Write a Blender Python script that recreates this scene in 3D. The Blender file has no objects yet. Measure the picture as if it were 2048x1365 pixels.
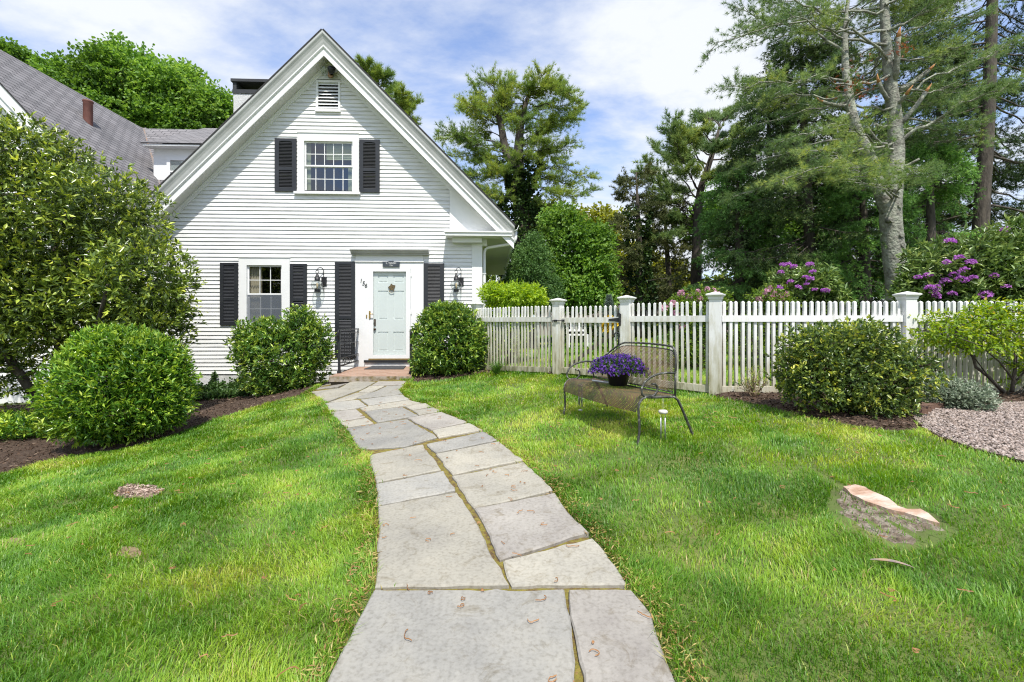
import bpy, math, random
import numpy as np
from mathutils import Vector, Matrix

C = bpy.context.scene
COL = C.collection
R_ = np.random.RandomState
PI = math.pi

# ---------------------------------------------------------------- survey of the place
# The site was measured from the photograph: eye level is z = 1.3, y points away from the street.
FOC, PX, PY, EYE = 910.0, 1024.0, 644.0, 1.3

def at(px, py, Y):
    """World point seen at photo position (px, py) at distance Y."""
    return np.array([(px - PX) / FOC * Y, Y, EYE - (py - PY) / FOC * Y])

GCTL = np.array([  # x, y, height relative to the eye
    (0, 0, -1.32), (0, 1.6, -1.30), (-.05, 2.2, -1.28), (-.1, 3.2, -1.24), (0, 4.3, -1.21), (-.3, 5.6, -1.19), (-1.8, 7.8, -1.18), (-2.75, 8.8, -1.165),
    (-2, 1.7, -1.37), (-1.4, 3.3, -1.31), (-3.2, 3.87, -1.46), (-5.5, 4.9, -1.68), (-5.1, 6.2, -1.66), (-4.3, 6.3, -1.53), (-7.4, 10.4, -1.72), (-4.8, 9.5, -1.5), (-4.0, 8.6, -1.32), (-3.6, 10.2, -1.3),
    (-9, 7, -1.86), (-9, 3, -1.8), (-12, 10, -1.9),
    (1.14, 4.04, -1.09), (.635, 5.36, -1.10), (1.67, 4.4, -1.06), (.775, 7.73, -.90), (-.5, 8.8, -1.0), (1.745, 6.92, -.95), (2.72, 6.1, -.985), (5.23, 6.1, -.96), (8, 6.1, -.95),
    (4.2, 4.75, -.975), (3.5, 3.1, -1.0), (2.17, 2.6, -1.07), (1.7, 1.5, -1.2), (.8, 2.4, -1.26), (4, 1, -1.12), (7, 3, -1.0),
    (3, 15, -.78), (5, 30, -.7), (10, 60, -.6), (-20, 40, -1.2), (-20, 10, -2.0), (20, 10, -.85), (20, 30, -.7), (-10, 0, -1.8), (10, 0, -1.1), (-3, -5, -1.4), (5, -5, -1.25), (-20, -5, -2.0), (20, -5, -1.0),
    (1, 11, -.85), (-.5, 11, -.95), (8, 11, -.85), (-40, 60, -1.0), (40, 60, -.6), (0, 20, -.8)], float)

def _tps(r2):
    return np.where(r2 > 1e-12, .5 * r2 * np.log(np.maximum(r2, 1e-12)), 0)
_xy = GCTL[:, :2] / 10
_n = len(_xy)
_K = _tps(((_xy[:, None] - _xy[None]) ** 2).sum(-1)) + np.eye(_n) * 2e-4
_Pm = np.hstack([np.ones((_n, 1)), _xy])
_A = np.block([[_K, _Pm], [_Pm.T, np.zeros((3, 3))]])
_W = np.linalg.solve(_A, np.concatenate([GCTL[:, 2] + EYE, np.zeros(3)]))

def gz(x, y):
    x = np.clip(np.atleast_1d(np.asarray(x, float)), -30, 30) / 10
    y = np.clip(np.atleast_1d(np.asarray(y, float)), -5, 55) / 10
    out = np.empty(x.shape).ravel()
    xf, yf = x.ravel(), y.ravel()
    for i in range(0, len(xf), 20000):
        a, b = xf[i:i + 20000], yf[i:i + 20000]
        r2 = (a[:, None] - _xy[None, :, 0]) ** 2 + (b[:, None] - _xy[None, :, 1]) ** 2
        out[i:i + 20000] = _tps(r2) @ _W[:_n] + _W[_n] + a * _W[_n + 1] + b * _W[_n + 2]
    return out.reshape(x.shape)

def g1(x, y):
    return float(gz(x, y)[0])

def gp(px, py):
    """Point of the ground met along the sight line (px, py)."""
    k = (py - PY) / FOC
    Y = 1.2 / max(k, .02)
    for _ in range(40):
        z = g1((px - PX) / FOC * Y, Y)
        Y = .5 * Y + .5 * (EYE - z) / max(k, .01)
    return np.array([(px - PX) / FOC * Y, Y, g1((px - PX) / FOC * Y, Y)])

def vnoise(x, y, seed=0):
    x = np.asarray(x, float); y = np.asarray(y, float)
    xi, yi = np.floor(x).astype(np.int64), np.floor(y).astype(np.int64)
    fx, fy = x - xi, y - yi
    fx, fy = fx * fx * (3 - 2 * fx), fy * fy * (3 - 2 * fy)
    def h(a, b):
        n = (a * 374761393 + b * 668265263 + seed * 974711) & 0x7fffffff
        n = ((n ^ (n >> 13)) * 1274126177) & 0x7fffffff
        return ((n ^ (n >> 16)) & 0xffff) / 65535.0
    return (h(xi, yi) * (1 - fx) + h(xi + 1, yi) * fx) * (1 - fy) + (h(xi, yi + 1) * (1 - fx) + h(xi + 1, yi + 1) * fx) * fy

# ---------------------------------------------------------------- object helpers
def setp(o, label=None, cat=None, group=None, kind=None):
    if label: o['label'] = label
    if cat: o['category'] = cat
    if group: o['group'] = group
    if kind: o['kind'] = kind
    return o

def world_of(q):
    W = Matrix.LocRotScale(q.location, q.rotation_euler, q.scale)
    return world_of(q.parent) @ q.matrix_parent_inverse @ W if q.parent is not None else W

def link(o, parent=None):
    COL.objects.link(o)
    if parent is not None:
        o.parent = parent
        o.matrix_parent_inverse = world_of(parent).inverted()
    return o

def empty(name, loc, label=None, cat=None, group=None, kind=None):
    o = bpy.data.objects.new(name, None)
    o.location = [float(c) for c in loc]
    o.empty_display_size = .2
    COL.objects.link(o)
    return setp(o, label, cat, group, kind)

class MB:
    def __init__(s):
        s.v, s.f, s.sm = [], [], []
    def quad(s, *p, smooth=False):
        n = len(s.v); s.v.extend([tuple(map(float, q)) for q in p]); s.f.append(tuple(range(n, n + len(p)))); s.sm.append(smooth)
    def box(s, a0, a1, b0, b1, c0, c1, T=None):
        n = len(s.v)
        for c in (c0, c1):
            for (a, b) in ((a0, b0), (a1, b0), (a1, b1), (a0, b1)):
                s.v.append(tuple(map(float, T(a, b, c) if T else (a, b, c))))
        for q in ((0, 3, 2, 1), (4, 5, 6, 7), (0, 1, 5, 4), (1, 2, 6, 5), (2, 3, 7, 6), (3, 0, 4, 7)):
            s.f.append(tuple(n + i for i in q)); s.sm.append(False)
    def prism(s, poly, lo, hi, T=None):
        """poly: (a, b) outline; extruded over c from lo to hi, through T(a, b, c)."""
        n = len(s.v); m = len(poly)
        for c in (lo, hi):
            for (a, b) in poly:
                s.v.append(tuple(map(float, T(a, b, c) if T else (a, b, c))))
        s.f.append(tuple(range(n + m - 1, n - 1, -1))); s.sm.append(False)
        s.f.append(tuple(range(n + m, n + 2 * m))); s.sm.append(False)
        for i in range(m):
            j = (i + 1) % m
            s.f.append((n + i, n + j, n + m + j, n + m + i)); s.sm.append(False)
    def tube(s, pts, r, k=7, closed=False, cap=True):
        pts = [Vector(tuple(map(float, p))) for p in pts]
        m = len(pts)
        rs = [r] * m if np.isscalar(r) else list(r)
        n0 = len(s.v); ref = None
        for i, p in enumerate(pts):
            if closed: t = pts[(i + 1) % m] - pts[i - 1]
            else: t = pts[min(i + 1, m - 1)] - pts[max(i - 1, 0)]
            if t.length < 1e-9: t = Vector((0, 0, 1))
            t.normalize()
            if ref is None:
                ref = Vector((0, 0, 1)) if abs(t.z) < .9 else Vector((1, 0, 0))
            a = t.cross(ref)
            if a.length < 1e-4: a = t.orthogonal()
            a.normalize(); b = a.cross(t).normalized(); ref = b
            for q in range(k):
                w = 2 * PI * q / k
                s.v.append(tuple(p + (a * math.cos(w) + b * math.sin(w)) * rs[i]))
        for i in range(m if closed else m - 1):
            j = (i + 1) % m
            for q in range(k):
                w = (q + 1) % k
                s.f.append((n0 + i * k + q, n0 + i * k + w, n0 + j * k + w, n0 + j * k + q)); s.sm.append(True)
        if cap and not closed:
            s.f.append(tuple(n0 + q for q in range(k - 1, -1, -1))); s.sm.append(False)
            s.f.append(tuple(n0 + (m - 1) * k + q for q in range(k))); s.sm.append(False)
    def lathe(s, prof, c=(0, 0, 0), k=16, smooth=True):
        n0 = len(s.v)
        for (r, z) in prof:
            for q in range(k):
                w = 2 * PI * q / k
                s.v.append((c[0] + r * math.cos(w), c[1] + r * math.sin(w), c[2] + z))
        for i in range(len(prof) - 1):
            for q in range(k):
                w = (q + 1) % k
                s.f.append((n0 + i * k + q, n0 + i * k + w, n0 + (i + 1) * k + w, n0 + (i + 1) * k + q)); s.sm.append(smooth)
    def grid(s, rows, smooth=True):
        n0 = len(s.v); m = len(rows[0])
        for r in rows:
            s.v.extend([tuple(map(float, q)) for q in r])
        for i in range(len(rows) - 1):
            for j in range(m - 1):
                a = n0 + i * m + j
                s.f.append((a, a + 1, a + m + 1, a + m)); s.sm.append(smooth)
    def mesh(s, name, m):
        me = bpy.data.meshes.new(name)
        me.from_pydata(s.v, [], s.f)
        me.polygons.foreach_set('use_smooth', s.sm)
        if m: me.materials.append(m)
        me.update()
        return me
    def build(s, name, m, parent=None, **kw):
        o = bpy.data.objects.new(name, s.mesh(name, m))
        link(o, parent)
        return setp(o, **kw)

def np_mesh(name, V, tris, m, var=None, quads=None, smooth=False):
    """Large meshes straight from numpy arrays; var = one random number per vertex (leaf to leaf colour)."""
    me = bpy.data.meshes.new(name)
    V = np.ascontiguousarray(V, dtype=np.float32)
    me.vertices.add(len(V)); me.vertices.foreach_set('co', V.ravel())
    parts, tot = [], []
    if tris is not None and len(tris): parts.append(np.asarray(tris, np.int32).ravel()); tot.append(np.full(len(tris), 3, np.int32))
    if quads is not None and len(quads): parts.append(np.asarray(quads, np.int32).ravel()); tot.append(np.full(len(quads), 4, np.int32))
    li = np.concatenate(parts); lt = np.concatenate(tot)
    me.loops.add(len(li)); me.loops.foreach_set('vertex_index', li)
    me.polygons.add(len(lt))
    ls = np.zeros(len(lt), np.int32); ls[1:] = np.cumsum(lt)[:-1]
    me.polygons.foreach_set('loop_start', ls)
    if smooth: me.polygons.foreach_set('use_smooth', np.ones(len(lt), bool))
    if var is not None:
        a = me.attributes.new('var', 'FLOAT', 'POINT')
        a.data.foreach_set('value', np.ascontiguousarray(var, np.float32))
    me.materials.append(m)
    me.update(calc_edges=True)
    return me

def np_obj(name, me, parent=None, **kw):
    o = bpy.data.objects.new(name, me)
    link(o, parent)
    return setp(o, **kw)

# ---------------------------------------------------------------- materials
def new_mat(name):
    m = bpy.data.materials.new(name); m.use_nodes = True
    nt = m.node_tree; nt.nodes.clear()
    return m, nt, nt.nodes, nt.links

def rgba(c): return (c[0], c[1], c[2], 1)

def N(nt, typ, **kw):
    n = nt.nodes.new(typ)
    for k, v in kw.items():
        if k.startswith('i_'):
            key = k[2:]
            n.inputs[int(key) if key.isdigit() else key.replace('_', ' ')].default_value = v
        else: setattr(n, k, v)
    return n

def ramp(nt, stops, interp='LINEAR'):
    r = nt.nodes.new('ShaderNodeValToRGB'); r.color_ramp.interpolation = interp
    e = r.color_ramp.elements
    while len(e) < len(stops): e.new(.5)
    for i, (p, c) in enumerate(stops):
        e[i].position = p; e[i].color = rgba(c) if not np.isscalar(c) else (c, c, c, 1)
    return r

def mat(name, cols, scale=4., rough=.6, bump=0., bscale=40., metal=0., spec=.5, stretch=None, detail=6, rr=0., coord='Object', bdist=.01, noise2=None):
    """Principled surface whose colour wanders between the given colours."""
    m, nt, nd, lk = new_mat(name)
    out = N(nt, 'ShaderNodeOutputMaterial'); b = N(nt, 'ShaderNodeBsdfPrincipled')
    b.inputs['Roughness'].default_value = rough; b.inputs['Metallic'].default_value = metal
    b.inputs['Specular IOR Level'].default_value = spec
    lk.new(b.outputs[0], out.inputs[0])
    tc = N(nt, 'ShaderNodeTexCoord'); src = tc.outputs[coord]
    if stretch:
        mp = N(nt, 'ShaderNodeMapping'); mp.inputs['Scale'].default_value = stretch
        lk.new(src, mp.inputs[0]); src = mp.outputs[0]
    if len(cols) == 1: b.inputs['Base Color'].default_value = rgba(cols[0])
    else:
        nz = N(nt, 'ShaderNodeTexNoise'); nz.inputs['Scale'].default_value = scale; nz.inputs['Detail'].default_value = detail; nz.inputs['Roughness'].default_value = .65
        lk.new(src, nz.inputs['Vector'])
        k = len(cols)
        r = ramp(nt, [(.3 + .4 * i / (k - 1), c) for i, c in enumerate(cols)])
        lk.new(nz.outputs[0], r.inputs[0]); lk.new(r.outputs[0], b.inputs['Base Color'])
        if rr:
            mr = N(nt, 'ShaderNodeMapRange'); mr.inputs[3].default_value = rough - rr; mr.inputs[4].default_value = rough + rr
            lk.new(nz.outputs[0], mr.inputs[0]); lk.new(mr.outputs[0], b.inputs['Roughness'])
    if bump:
        n2 = N(nt, 'ShaderNodeTexNoise'); n2.inputs['Scale'].default_value = bscale; n2.inputs['Detail'].default_value = 5
        lk.new(src, n2.inputs['Vector'])
        bp = N(nt, 'ShaderNodeBump'); bp.inputs['Strength'].default_value = bump; bp.inputs['Distance'].default_value = bdist
        lk.new(n2.outputs[0], bp.inputs['Height']); lk.new(bp.outputs[0], b.inputs['Normal'])
    return m

def leaf_mat(name, stops, rough=.45, transl=.3, spec=.4, tcol=None, patch=None):
    """Leaves: colour by the leaf's own random number, part of the light passing through."""
    m, nt, nd, lk = new_mat(name)
    out = N(nt, 'ShaderNodeOutputMaterial'); b = N(nt, 'ShaderNodeBsdfPrincipled'); t = N(nt, 'ShaderNodeBsdfTranslucent'); mx = N(nt, 'ShaderNodeMixShader')
    at_ = N(nt, 'ShaderNodeAttribute'); at_.attribute_name = 'var'
    k = len(stops)
    r = ramp(nt, stops if not np.isscalar(stops[0][0]) or len(stops[0]) == 2 else [(i / (k - 1), c) for i, c in enumerate(stops)])
    lk.new(at_.outputs['Fac'], r.inputs[0])
    col = r.outputs[0]
    if patch:  # slow change of tone over the plant: (scale, low, high)
        tc = N(nt, 'ShaderNodeTexCoord'); nz = N(nt, 'ShaderNodeTexNoise'); nz.inputs['Scale'].default_value = patch[0]; nz.inputs['Detail'].default_value = 3
        lk.new(tc.outputs['Object'], nz.inputs['Vector'])
        hs = N(nt, 'ShaderNodeHueSaturation'); mr = N(nt, 'ShaderNodeMapRange'); mr.inputs[1].default_value = .3; mr.inputs[2].default_value = .7; mr.inputs[3].default_value = patch[1]; mr.inputs[4].default_value = patch[2]
        lk.new(nz.outputs[0], mr.inputs[0]); lk.new(mr.outputs[0], hs.inputs['Value']); lk.new(col, hs.inputs['Color']); col = hs.outputs[0]
    lk.new(col, b.inputs['Base Color'])
    b.inputs['Roughness'].default_value = rough; b.inputs['Specular IOR Level'].default_value = spec
    g = N(nt, 'ShaderNodeHueSaturation'); g.inputs['Hue'].default_value = .485; g.inputs['Value'].default_value = 1.5; g.inputs['Saturation'].default_value = 1.1
    lk.new(col, g.inputs['Color']); lk.new(g.outputs[0], t.inputs['Color'])
    mx.inputs[0].default_value = transl
    lk.new(b.outputs[0], mx.inputs[1]); lk.new(t.outputs[0], mx.inputs[2]); lk.new(mx.outputs[0], out.inputs[0])
    return m

# ---------------------------------------------------------------- foliage builders
def unit(v):
    return v / np.maximum(np.linalg.norm(v, axis=-1, keepdims=True), 1e-9)

def leaves(P, D, rng, L, W, var, fold=.25, round_=False, up=.6):
    """One folded leaf per row: base P, axis D, length L, width W. Faces lean to the sky by 'up'."""
    n = len(P); D = unit(D)
    L = np.broadcast_to(L, n)[:, None] * (.7 + .6 * rng.rand(n, 1)); W = np.broadcast_to(W, n)[:, None] * (.75 + .5 * rng.rand(n, 1))
    Nn = rng.randn(n, 3) * .6 + np.array([0, 0, up]); Nn = unit(Nn - (Nn * D).sum(1, keepdims=True) * D)
    S = np.cross(D, Nn)
    tip = P + D * L - Nn * L * .12
    if round_:
        V = np.stack([P, P + D * L * .3 + S * W * .42 + Nn * W * fold, P + D * L * .7 + S * W * .4 + Nn * W * fold * .8, tip, P + D * L * .7 - S * W * .4 + Nn * W * fold * .8, P + D * L * .3 - S * W * .42 + Nn * W * fold], 1)
        b = np.arange(n)[:, None] * 6
        Q = np.concatenate([b + np.array([[0, 1, 2, 3]]), b + np.array([[0, 3, 4, 5]])])
        return V.reshape(-1, 3), None, Q, np.repeat(var, 6)
    V = np.stack([P, P + D * L * .45 + S * W * .5 + Nn * W * fold, tip, P + D * L * .45 - S * W * .5 + Nn * W * fold], 1)
    b = np.arange(n)[:, None] * 4
    T = np.concatenate([b + np.array([[0, 1, 2]]), b + np.array([[0, 2, 3]])])
    return V.reshape(-1, 3), T, None, np.repeat(var, 4)

def needles(P, D, rng, n, L, W, var, spread=.6):
    """Tufts of n needles at P round the axis D."""
    m = len(P)
    P = np.repeat(P, n, 0); D = np.repeat(unit(D), n, 0); var = np.clip(np.repeat(var, n) + rng.randn(m * n) * .08, 0, 1)
    d = unit(D + rng.randn(m * n, 3) * spread)
    l = (L * (.7 + .6 * rng.rand(m * n)))[:, None]
    s = unit(np.cross(d, rng.randn(m * n, 3))) * W * .5
    V = np.stack([P - s, P + s, P + d * l], 1).reshape(-1, 3)
    T = (np.arange(m * n)[:, None] * 3 + np.array([[0, 1, 2]]))
    return V, T, None, np.repeat(var, 3)

def blob(px, py, Y, rx, ry, d=None, dy=0.):
    """An ellipsoid seen at (px, py), rx by ry photo pixels across, d metres deep."""
    c = at(px, py, Y + dy)
    a, b = rx / FOC * Y, ry / FOC * Y
    return (c, np.array([a, d if d else a, b]))

def blob_points(blobs, n, rng, depth=.35, lump=.18, freq=2.6, zmin=None):
    w = np.array([r[0] * r[2] + r[0] * r[1] + r[1] * r[2] for c, r in blobs]); w = w / w.sum()
    out, dirs = [], []
    got = 0
    while got < n:
        k = rng.choice(len(blobs), n, p=w)
        d = unit(rng.randn(n, 3))
        cs = np.array([blobs[i][0] for i in range(len(blobs))])[k]; rs = np.array([blobs[i][1] for i in range(len(blobs))])[k]
        lp = 1 - lump + 2 * lump * vnoise(d[:, 0] * freq + 7 * k, d[:, 2] * freq + d[:, 1] * freq * 1.3 + 3 * k, 5)
        r = (1 - depth * rng.rand(n) ** 1.6) * lp
        p = cs + d * rs * r[:, None]
        ok = np.ones(n, bool)
        for j, (c, rr) in enumerate(blobs):
            q = (((p - c) / rr) ** 2).sum(1)
            ok &= (q > .55 * (1 - depth) ** 2) | (k == j)
        if zmin is not None: ok &= p[:, 2] > zmin
        out.append(p[ok]); dirs.append(unit(d[ok] / rs[ok])); got += ok.sum()
    return np.concatenate(out)[:n], np.concatenate(dirs)[:n]

def merge(chunks):
    V, T, Q, A, o = [], [], [], [], 0
    for v, t, q, a in chunks:
        V.append(v); A.append(a)
        if t is not None: T.append(t + o)
        if q is not None: Q.append(q + o)
        o += len(v)
    return np.concatenate(V), (np.concatenate(T) if T else None), (np.concatenate(Q) if Q else None), np.concatenate(A)

def leaf_clumps(P, O, rng, per, rad, L, W, upbias=.35, spread=.8, round_=False, tipvar=.25, base_var=None, up=.6, fold=.25):
    """Rosettes of leaves at the shoot ends P, shoots pointing along O."""
    n = len(P)
    cv = rng.rand(n) if base_var is None else base_var
    k = np.repeat(np.arange(n), per)
    ax = unit(O + np.array([0, 0, upbias]) + rng.randn(n, 3) * .35)[k]
    d = unit(ax + rng.randn(n * per, 3) * spread)
    along = rng.rand(n * per)  # 0 old wood, 1 the young shoot tip
    p = P[k] + ax * (along[:, None] - .6) * rad * 2 + d * rad * .15
    var = np.clip(cv[k] * (1 - tipvar) + tipvar * (.6 * along ** 1.5 + .4 * rng.rand(n * per)), 0, 1)
    return leaves(p, d, rng, L, W, var, fold, round_, up)

def foliage(name, chunks, m, parent=None, **kw):
    V, T, Q, A = merge(chunks)
    return np_obj(name, np_mesh(name, V, T, m, A, Q), parent, **kw)

def curve_pts(p0, p1, n, rng=None, sag=0., wob=0., side=None):
    p0, p1 = np.asarray(p0, float), np.asarray(p1, float)
    t = np.linspace(0, 1, n)[:, None]
    p = p0 * (1 - t) + p1 * t
    p[:, 2] += sag * (4 * t * (1 - t))[:, 0]
    if wob and rng is not None:
        w = np.cumsum(rng.randn(n, 3), 0) * wob; w -= t * w[-1] * .6; w[0] = 0
        p = p + w
    return p

def bary(P, t):
    P = np.asarray(P); x = np.clip(t, 0, 1) * (len(P) - 1); i = np.minimum(x.astype(int), len(P) - 2); f = (x - i)[:, None]
    return P[i] * (1 - f) + P[i + 1] * f
# ---------------------------------------------------------------- camera, sun, sky
cam = bpy.data.cameras.new('camera'); cam.sensor_width = 36; cam.lens = FOC / 2048 * 36
cam.shift_y = -(682.5 - PY) / 2048; cam.clip_end = 2000; cam.clip_start = .05
co = bpy.data.objects.new('camera', cam); co.location = (0, 0, EYE); co.rotation_euler = (PI / 2, 0, 0)
COL.objects.link(co); C.camera = co

SUN_EL, SUN_DIR = math.radians(61), Vector((.24, -.97, 0)).normalized()
to_sun = Vector((SUN_DIR.x * math.cos(SUN_EL), SUN_DIR.y * math.cos(SUN_EL), math.sin(SUN_EL)))
sl = bpy.data.lights.new('sun', 'SUN'); sl.energy = 4.1; sl.angle = math.radians(.6); sl.color = (1, .955, .88)
so = bpy.data.objects.new('sun', sl); so.rotation_euler = to_sun.to_track_quat('Z', 'Y').to_euler(); COL.objects.link(so)

w = bpy.data.worlds.new('World'); C.world = w; w.use_nodes = True
nt = w.node_tree; nt.nodes.clear(); lk = nt.links
wo = N(nt, 'ShaderNodeOutputWorld'); bg = N(nt, 'ShaderNodeBackground'); lk.new(bg.outputs[0], wo.inputs[0])
sky = N(nt, 'ShaderNodeTexSky'); sky.sky_type = 'NISHITA'; sky.sun_disc = False
sky.sun_elevation = SUN_EL; sky.sun_rotation = math.atan2(SUN_DIR.x, SUN_DIR.y); sky.air_density = 1.0; sky.dust_density = .6; sky.ozone_density = 1.4
tc = N(nt, 'ShaderNodeTexCoord'); sp = N(nt, 'ShaderNodeSeparateXYZ'); lk.new(tc.outputs['Generated'], sp.inputs[0])
def wm(op, a, b=None, c=None):
    n = N(nt, 'ShaderNodeMath', operation=op)
    for i, v in enumerate((a, b, c)):
        if v is None: continue
        if hasattr(v, 'links'): lk.new(v, n.inputs[i])
        else: n.inputs[i].default_value = v
    return n.outputs[0]
zz = wm('ADD', wm('MAXIMUM', sp.outputs[2], 0.0), .22)
cx_, cy_ = wm('DIVIDE', sp.outputs[0], zz), wm('DIVIDE', sp.outputs[1], zz)
cb = N(nt, 'ShaderNodeCombineXYZ'); lk.new(cx_, cb.inputs[0]); lk.new(cy_, cb.inputs[1])
mp = N(nt, 'ShaderNodeMapping'); mp.inputs['Location'].default_value = (3.7, 1.9, 0); mp.inputs['Rotation'].default_value = (0, 0, .5); mp.inputs['Scale'].default_value = (.75, 1.05, 1)
lk.new(cb.outputs[0], mp.inputs[0])
n1 = N(nt, 'ShaderNodeTexNoise'); n1.inputs['Scale'].default_value = 1.05; n1.inputs['Detail'].default_value = 10; n1.inputs['Roughness'].default_value = .58; n1.inputs['Distortion'].default_value = .35
lk.new(mp.outputs[0], n1.inputs['Vector'])
mp2 = N(nt, 'ShaderNodeMapping'); mp2.inputs['Rotation'].default_value = (0, 0, .5); mp2.inputs['Scale'].default_value = (3.2, 5.2, 1)
lk.new(cb.outputs[0], mp2.inputs[0])
n2 = N(nt, 'ShaderNodeTexNoise'); n2.inputs['Scale'].default_value = 1.4; n2.inputs['Detail'].default_value = 7; n2.inputs['Roughness'].default_value = .62
lk.new(mp2.outputs[0], n2.inputs['Vector'])
cl = wm('ADD', wm('MULTIPLY', n1.outputs[0], .83), wm('MULTIPLY', n2.outputs[0], .17))
mr = N(nt, 'ShaderNodeMapRange', interpolation_type='SMOOTHSTEP'); mr.inputs[1].default_value = .36; mr.inputs[2].default_value = .60
lk.new(cl, mr.inputs[0])
# nearer the horizon one looks through more cloud
hz = N(nt, 'ShaderNodeMapRange'); hz.inputs[1].default_value = 0; hz.inputs[2].default_value = .5; hz.inputs[3].default_value = .45; hz.inputs[4].default_value = .12
lk.new(sp.outputs[2], hz.inputs[0])
cov = wm('MINIMUM', wm('ADD', wm('MULTIPLY', mr.outputs[0], .88), hz.outputs[0]), .97)
skys = N(nt, 'ShaderNodeMixRGB', blend_type='MULTIPLY'); skys.inputs[0].default_value = 1; skys.inputs[2].default_value = (.090, .132, .185, 1)
lk.new(sky.outputs[0], skys.inputs[1])
mix = N(nt, 'ShaderNodeMixRGB'); mix.inputs[2].default_value = (.69, .715, .75, 1)
lk.new(cov, mix.inputs[0]); lk.new(skys.outputs[0], mix.inputs[1]); lk.new(mix.outputs[0], bg.inputs[0]); bg.inputs[1].default_value = 1.0

C.view_settings.view_transform = 'Standard'; C.view_settings.look = 'None'; C.view_settings.gamma = 1; C.view_settings.exposure = .5
cy = C.cycles; cy.max_bounces = 10; cy.diffuse_bounces = 4; cy.glossy_bounces = 3; cy.transparent_max_bounces = 24; cy.transmission_bounces = 4
cy.use_denoising = True; cy.denoiser = 'OPENIMAGEDENOISE'; cy.denoising_input_passes = 'RGB_ALBEDO_NORMAL'; cy.denoising_prefilter = 'NONE'; cy.sample_clamp_indirect = 6; cy.pixel_filter_type = 'BLACKMAN_HARRIS'; cy.filter_width = 1.15
cy.caustics_reflective = False; cy.caustics_refractive = False

# ---------------------------------------------------------------- ground
def axis(*seg):
    return np.unique(np.round(np.concatenate([np.arange(a, b, s) for a, b, s in seg]), 4))
gx = axis((-800, -100, 100), (-100, -30, 10), (-30, -12, 1.5), (-12, 9, .15), (9, 30, 1.5), (30, 100, 10), (100, 801, 100))
gy = axis((-60, -5, 8), (-5, 0, .5), (0, 12, .15), (12, 30, 1), (30, 100, 8), (100, 1201, 100))
XX, YY = np.meshgrid(gx, gy)
ZZ = gz(XX, YY) + .012 * (vnoise(XX * 2.3, YY * 2.3, 3) - .5)
nx, ny = len(gx), len(gy)
i0 = (np.arange(ny - 1)[:, None] * nx + np.arange(nx - 1)[None]).ravel()
Mgr = mat('lawn_soil', [(.07, .08, .022), (.09, .13, .025), (.16, .15, .05)], scale=3, rough=.95, bump=.6, bscale=60)
setp(np_obj('ground', np_mesh('ground', np.stack([XX, YY, ZZ], -1).reshape(-1, 3), None, Mgr, None, np.stack([i0, i0 + 1, i0 + nx + 1, i0 + nx], 1), True)), kind='structure', label='gently sloping ground under the lawn and trees')

def densify(pts, step):
    pts = [np.asarray(p, float) for p in pts]; out = [pts[0]]
    for a, b in zip(pts[:-1], pts[1:]):
        n = max(1, int(np.linalg.norm(b - a) / step))
        out.extend([a + (b - a) * (i + 1) / n for i in range(n)])
    return out

def smooth_line(pts, n):
    P = np.array(pts, float)[:, :2]
    s = np.concatenate([[0], np.cumsum(np.linalg.norm(np.diff(P, axis=0), axis=1))])
    t = np.linspace(0, s[-1], n)
    return np.stack([np.interp(t, s, P[:, 0]), np.interp(t, s, P[:, 1])], 1)

def loft_sheet(name, A, B, m, lift, n=90, rows=14, rough=0., **kw):
    a, b = smooth_line(A, n), smooth_line(B, n)
    t = np.linspace(0, 1, rows)[:, None, None]
    G = a[None] * (1 - t) + b[None] * t
    z = gz(G[..., 0], G[..., 1]) + lift + rough * (vnoise(G[..., 0] * 9, G[..., 1] * 9, 2) - .3)
    z[0] = gz(G[0, :, 0], G[0, :, 1]) - .01; z[-1] = gz(G[-1, :, 0], G[-1, :, 1]) - .01
    mb = MB(); mb.grid(np.concatenate([G, z[..., None]], -1).tolist())
    return mb.build(name, m, kind='structure', **kw), np.concatenate([a, b[::-1]])

def inside(poly, x, y):
    poly = np.asarray(poly); r = np.zeros(x.shape, bool); j = len(poly) - 1
    for i in range(len(poly)):
        xi, yi, xj, yj = poly[i, 0], poly[i, 1], poly[j, 0], poly[j, 1]
        r ^= ((yi > y) != (yj > y)) & (x < (xj - xi) * (y - yi) / (yj - yi + 1e-12) + xi)
        j = i
    return r

NO_GRASS = []
# ---- flagstone path
PL = [(560, 1620), (650, 1400), (668, 1365), (747, 1193), (752, 1130), (757, 1030), (752, 985), (738, 915), (692, 862), (660, 815), (619, 787), (633, 779), (655, 765)]
PR = [(1420, 1620), (1356, 1390), (1348, 1365), (1300, 1239), (1263, 1193), (1252, 1180), (1179, 1077), (1107, 991), (1048, 931), (994, 885), (965, 865), (934, 849), (881, 827), (844, 811), (805, 791), (799, 783), (815, 765)]
pl = [gp(*p) - np.array([.045, 0, 0]) for p in PL]; pr = [gp(*p) + np.array([.045, 0, 0]) for p in PR]
Mjoint = mat('joint_moss', [(.05, .035, .02), (.14, .09, .03), (.19, .17, .025), (.28, .17, .06)], scale=24, rough=.95, bump=1, bscale=90)
path, pp = loft_sheet('path', pl, pr, Mjoint, .012, n=160, rows=16, rough=.006, label='curving bluestone path with mossy joints leading to the door')
NO_GRASS.append(pp)
S3 = lambda *q: [(600 + x / 2.1843, 740 + y / 2.1843) for x, y in q]
S4 = lambda *q: [(600 + x / 3.3625, 750 + y / 3.3625) for x, y in q]
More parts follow.
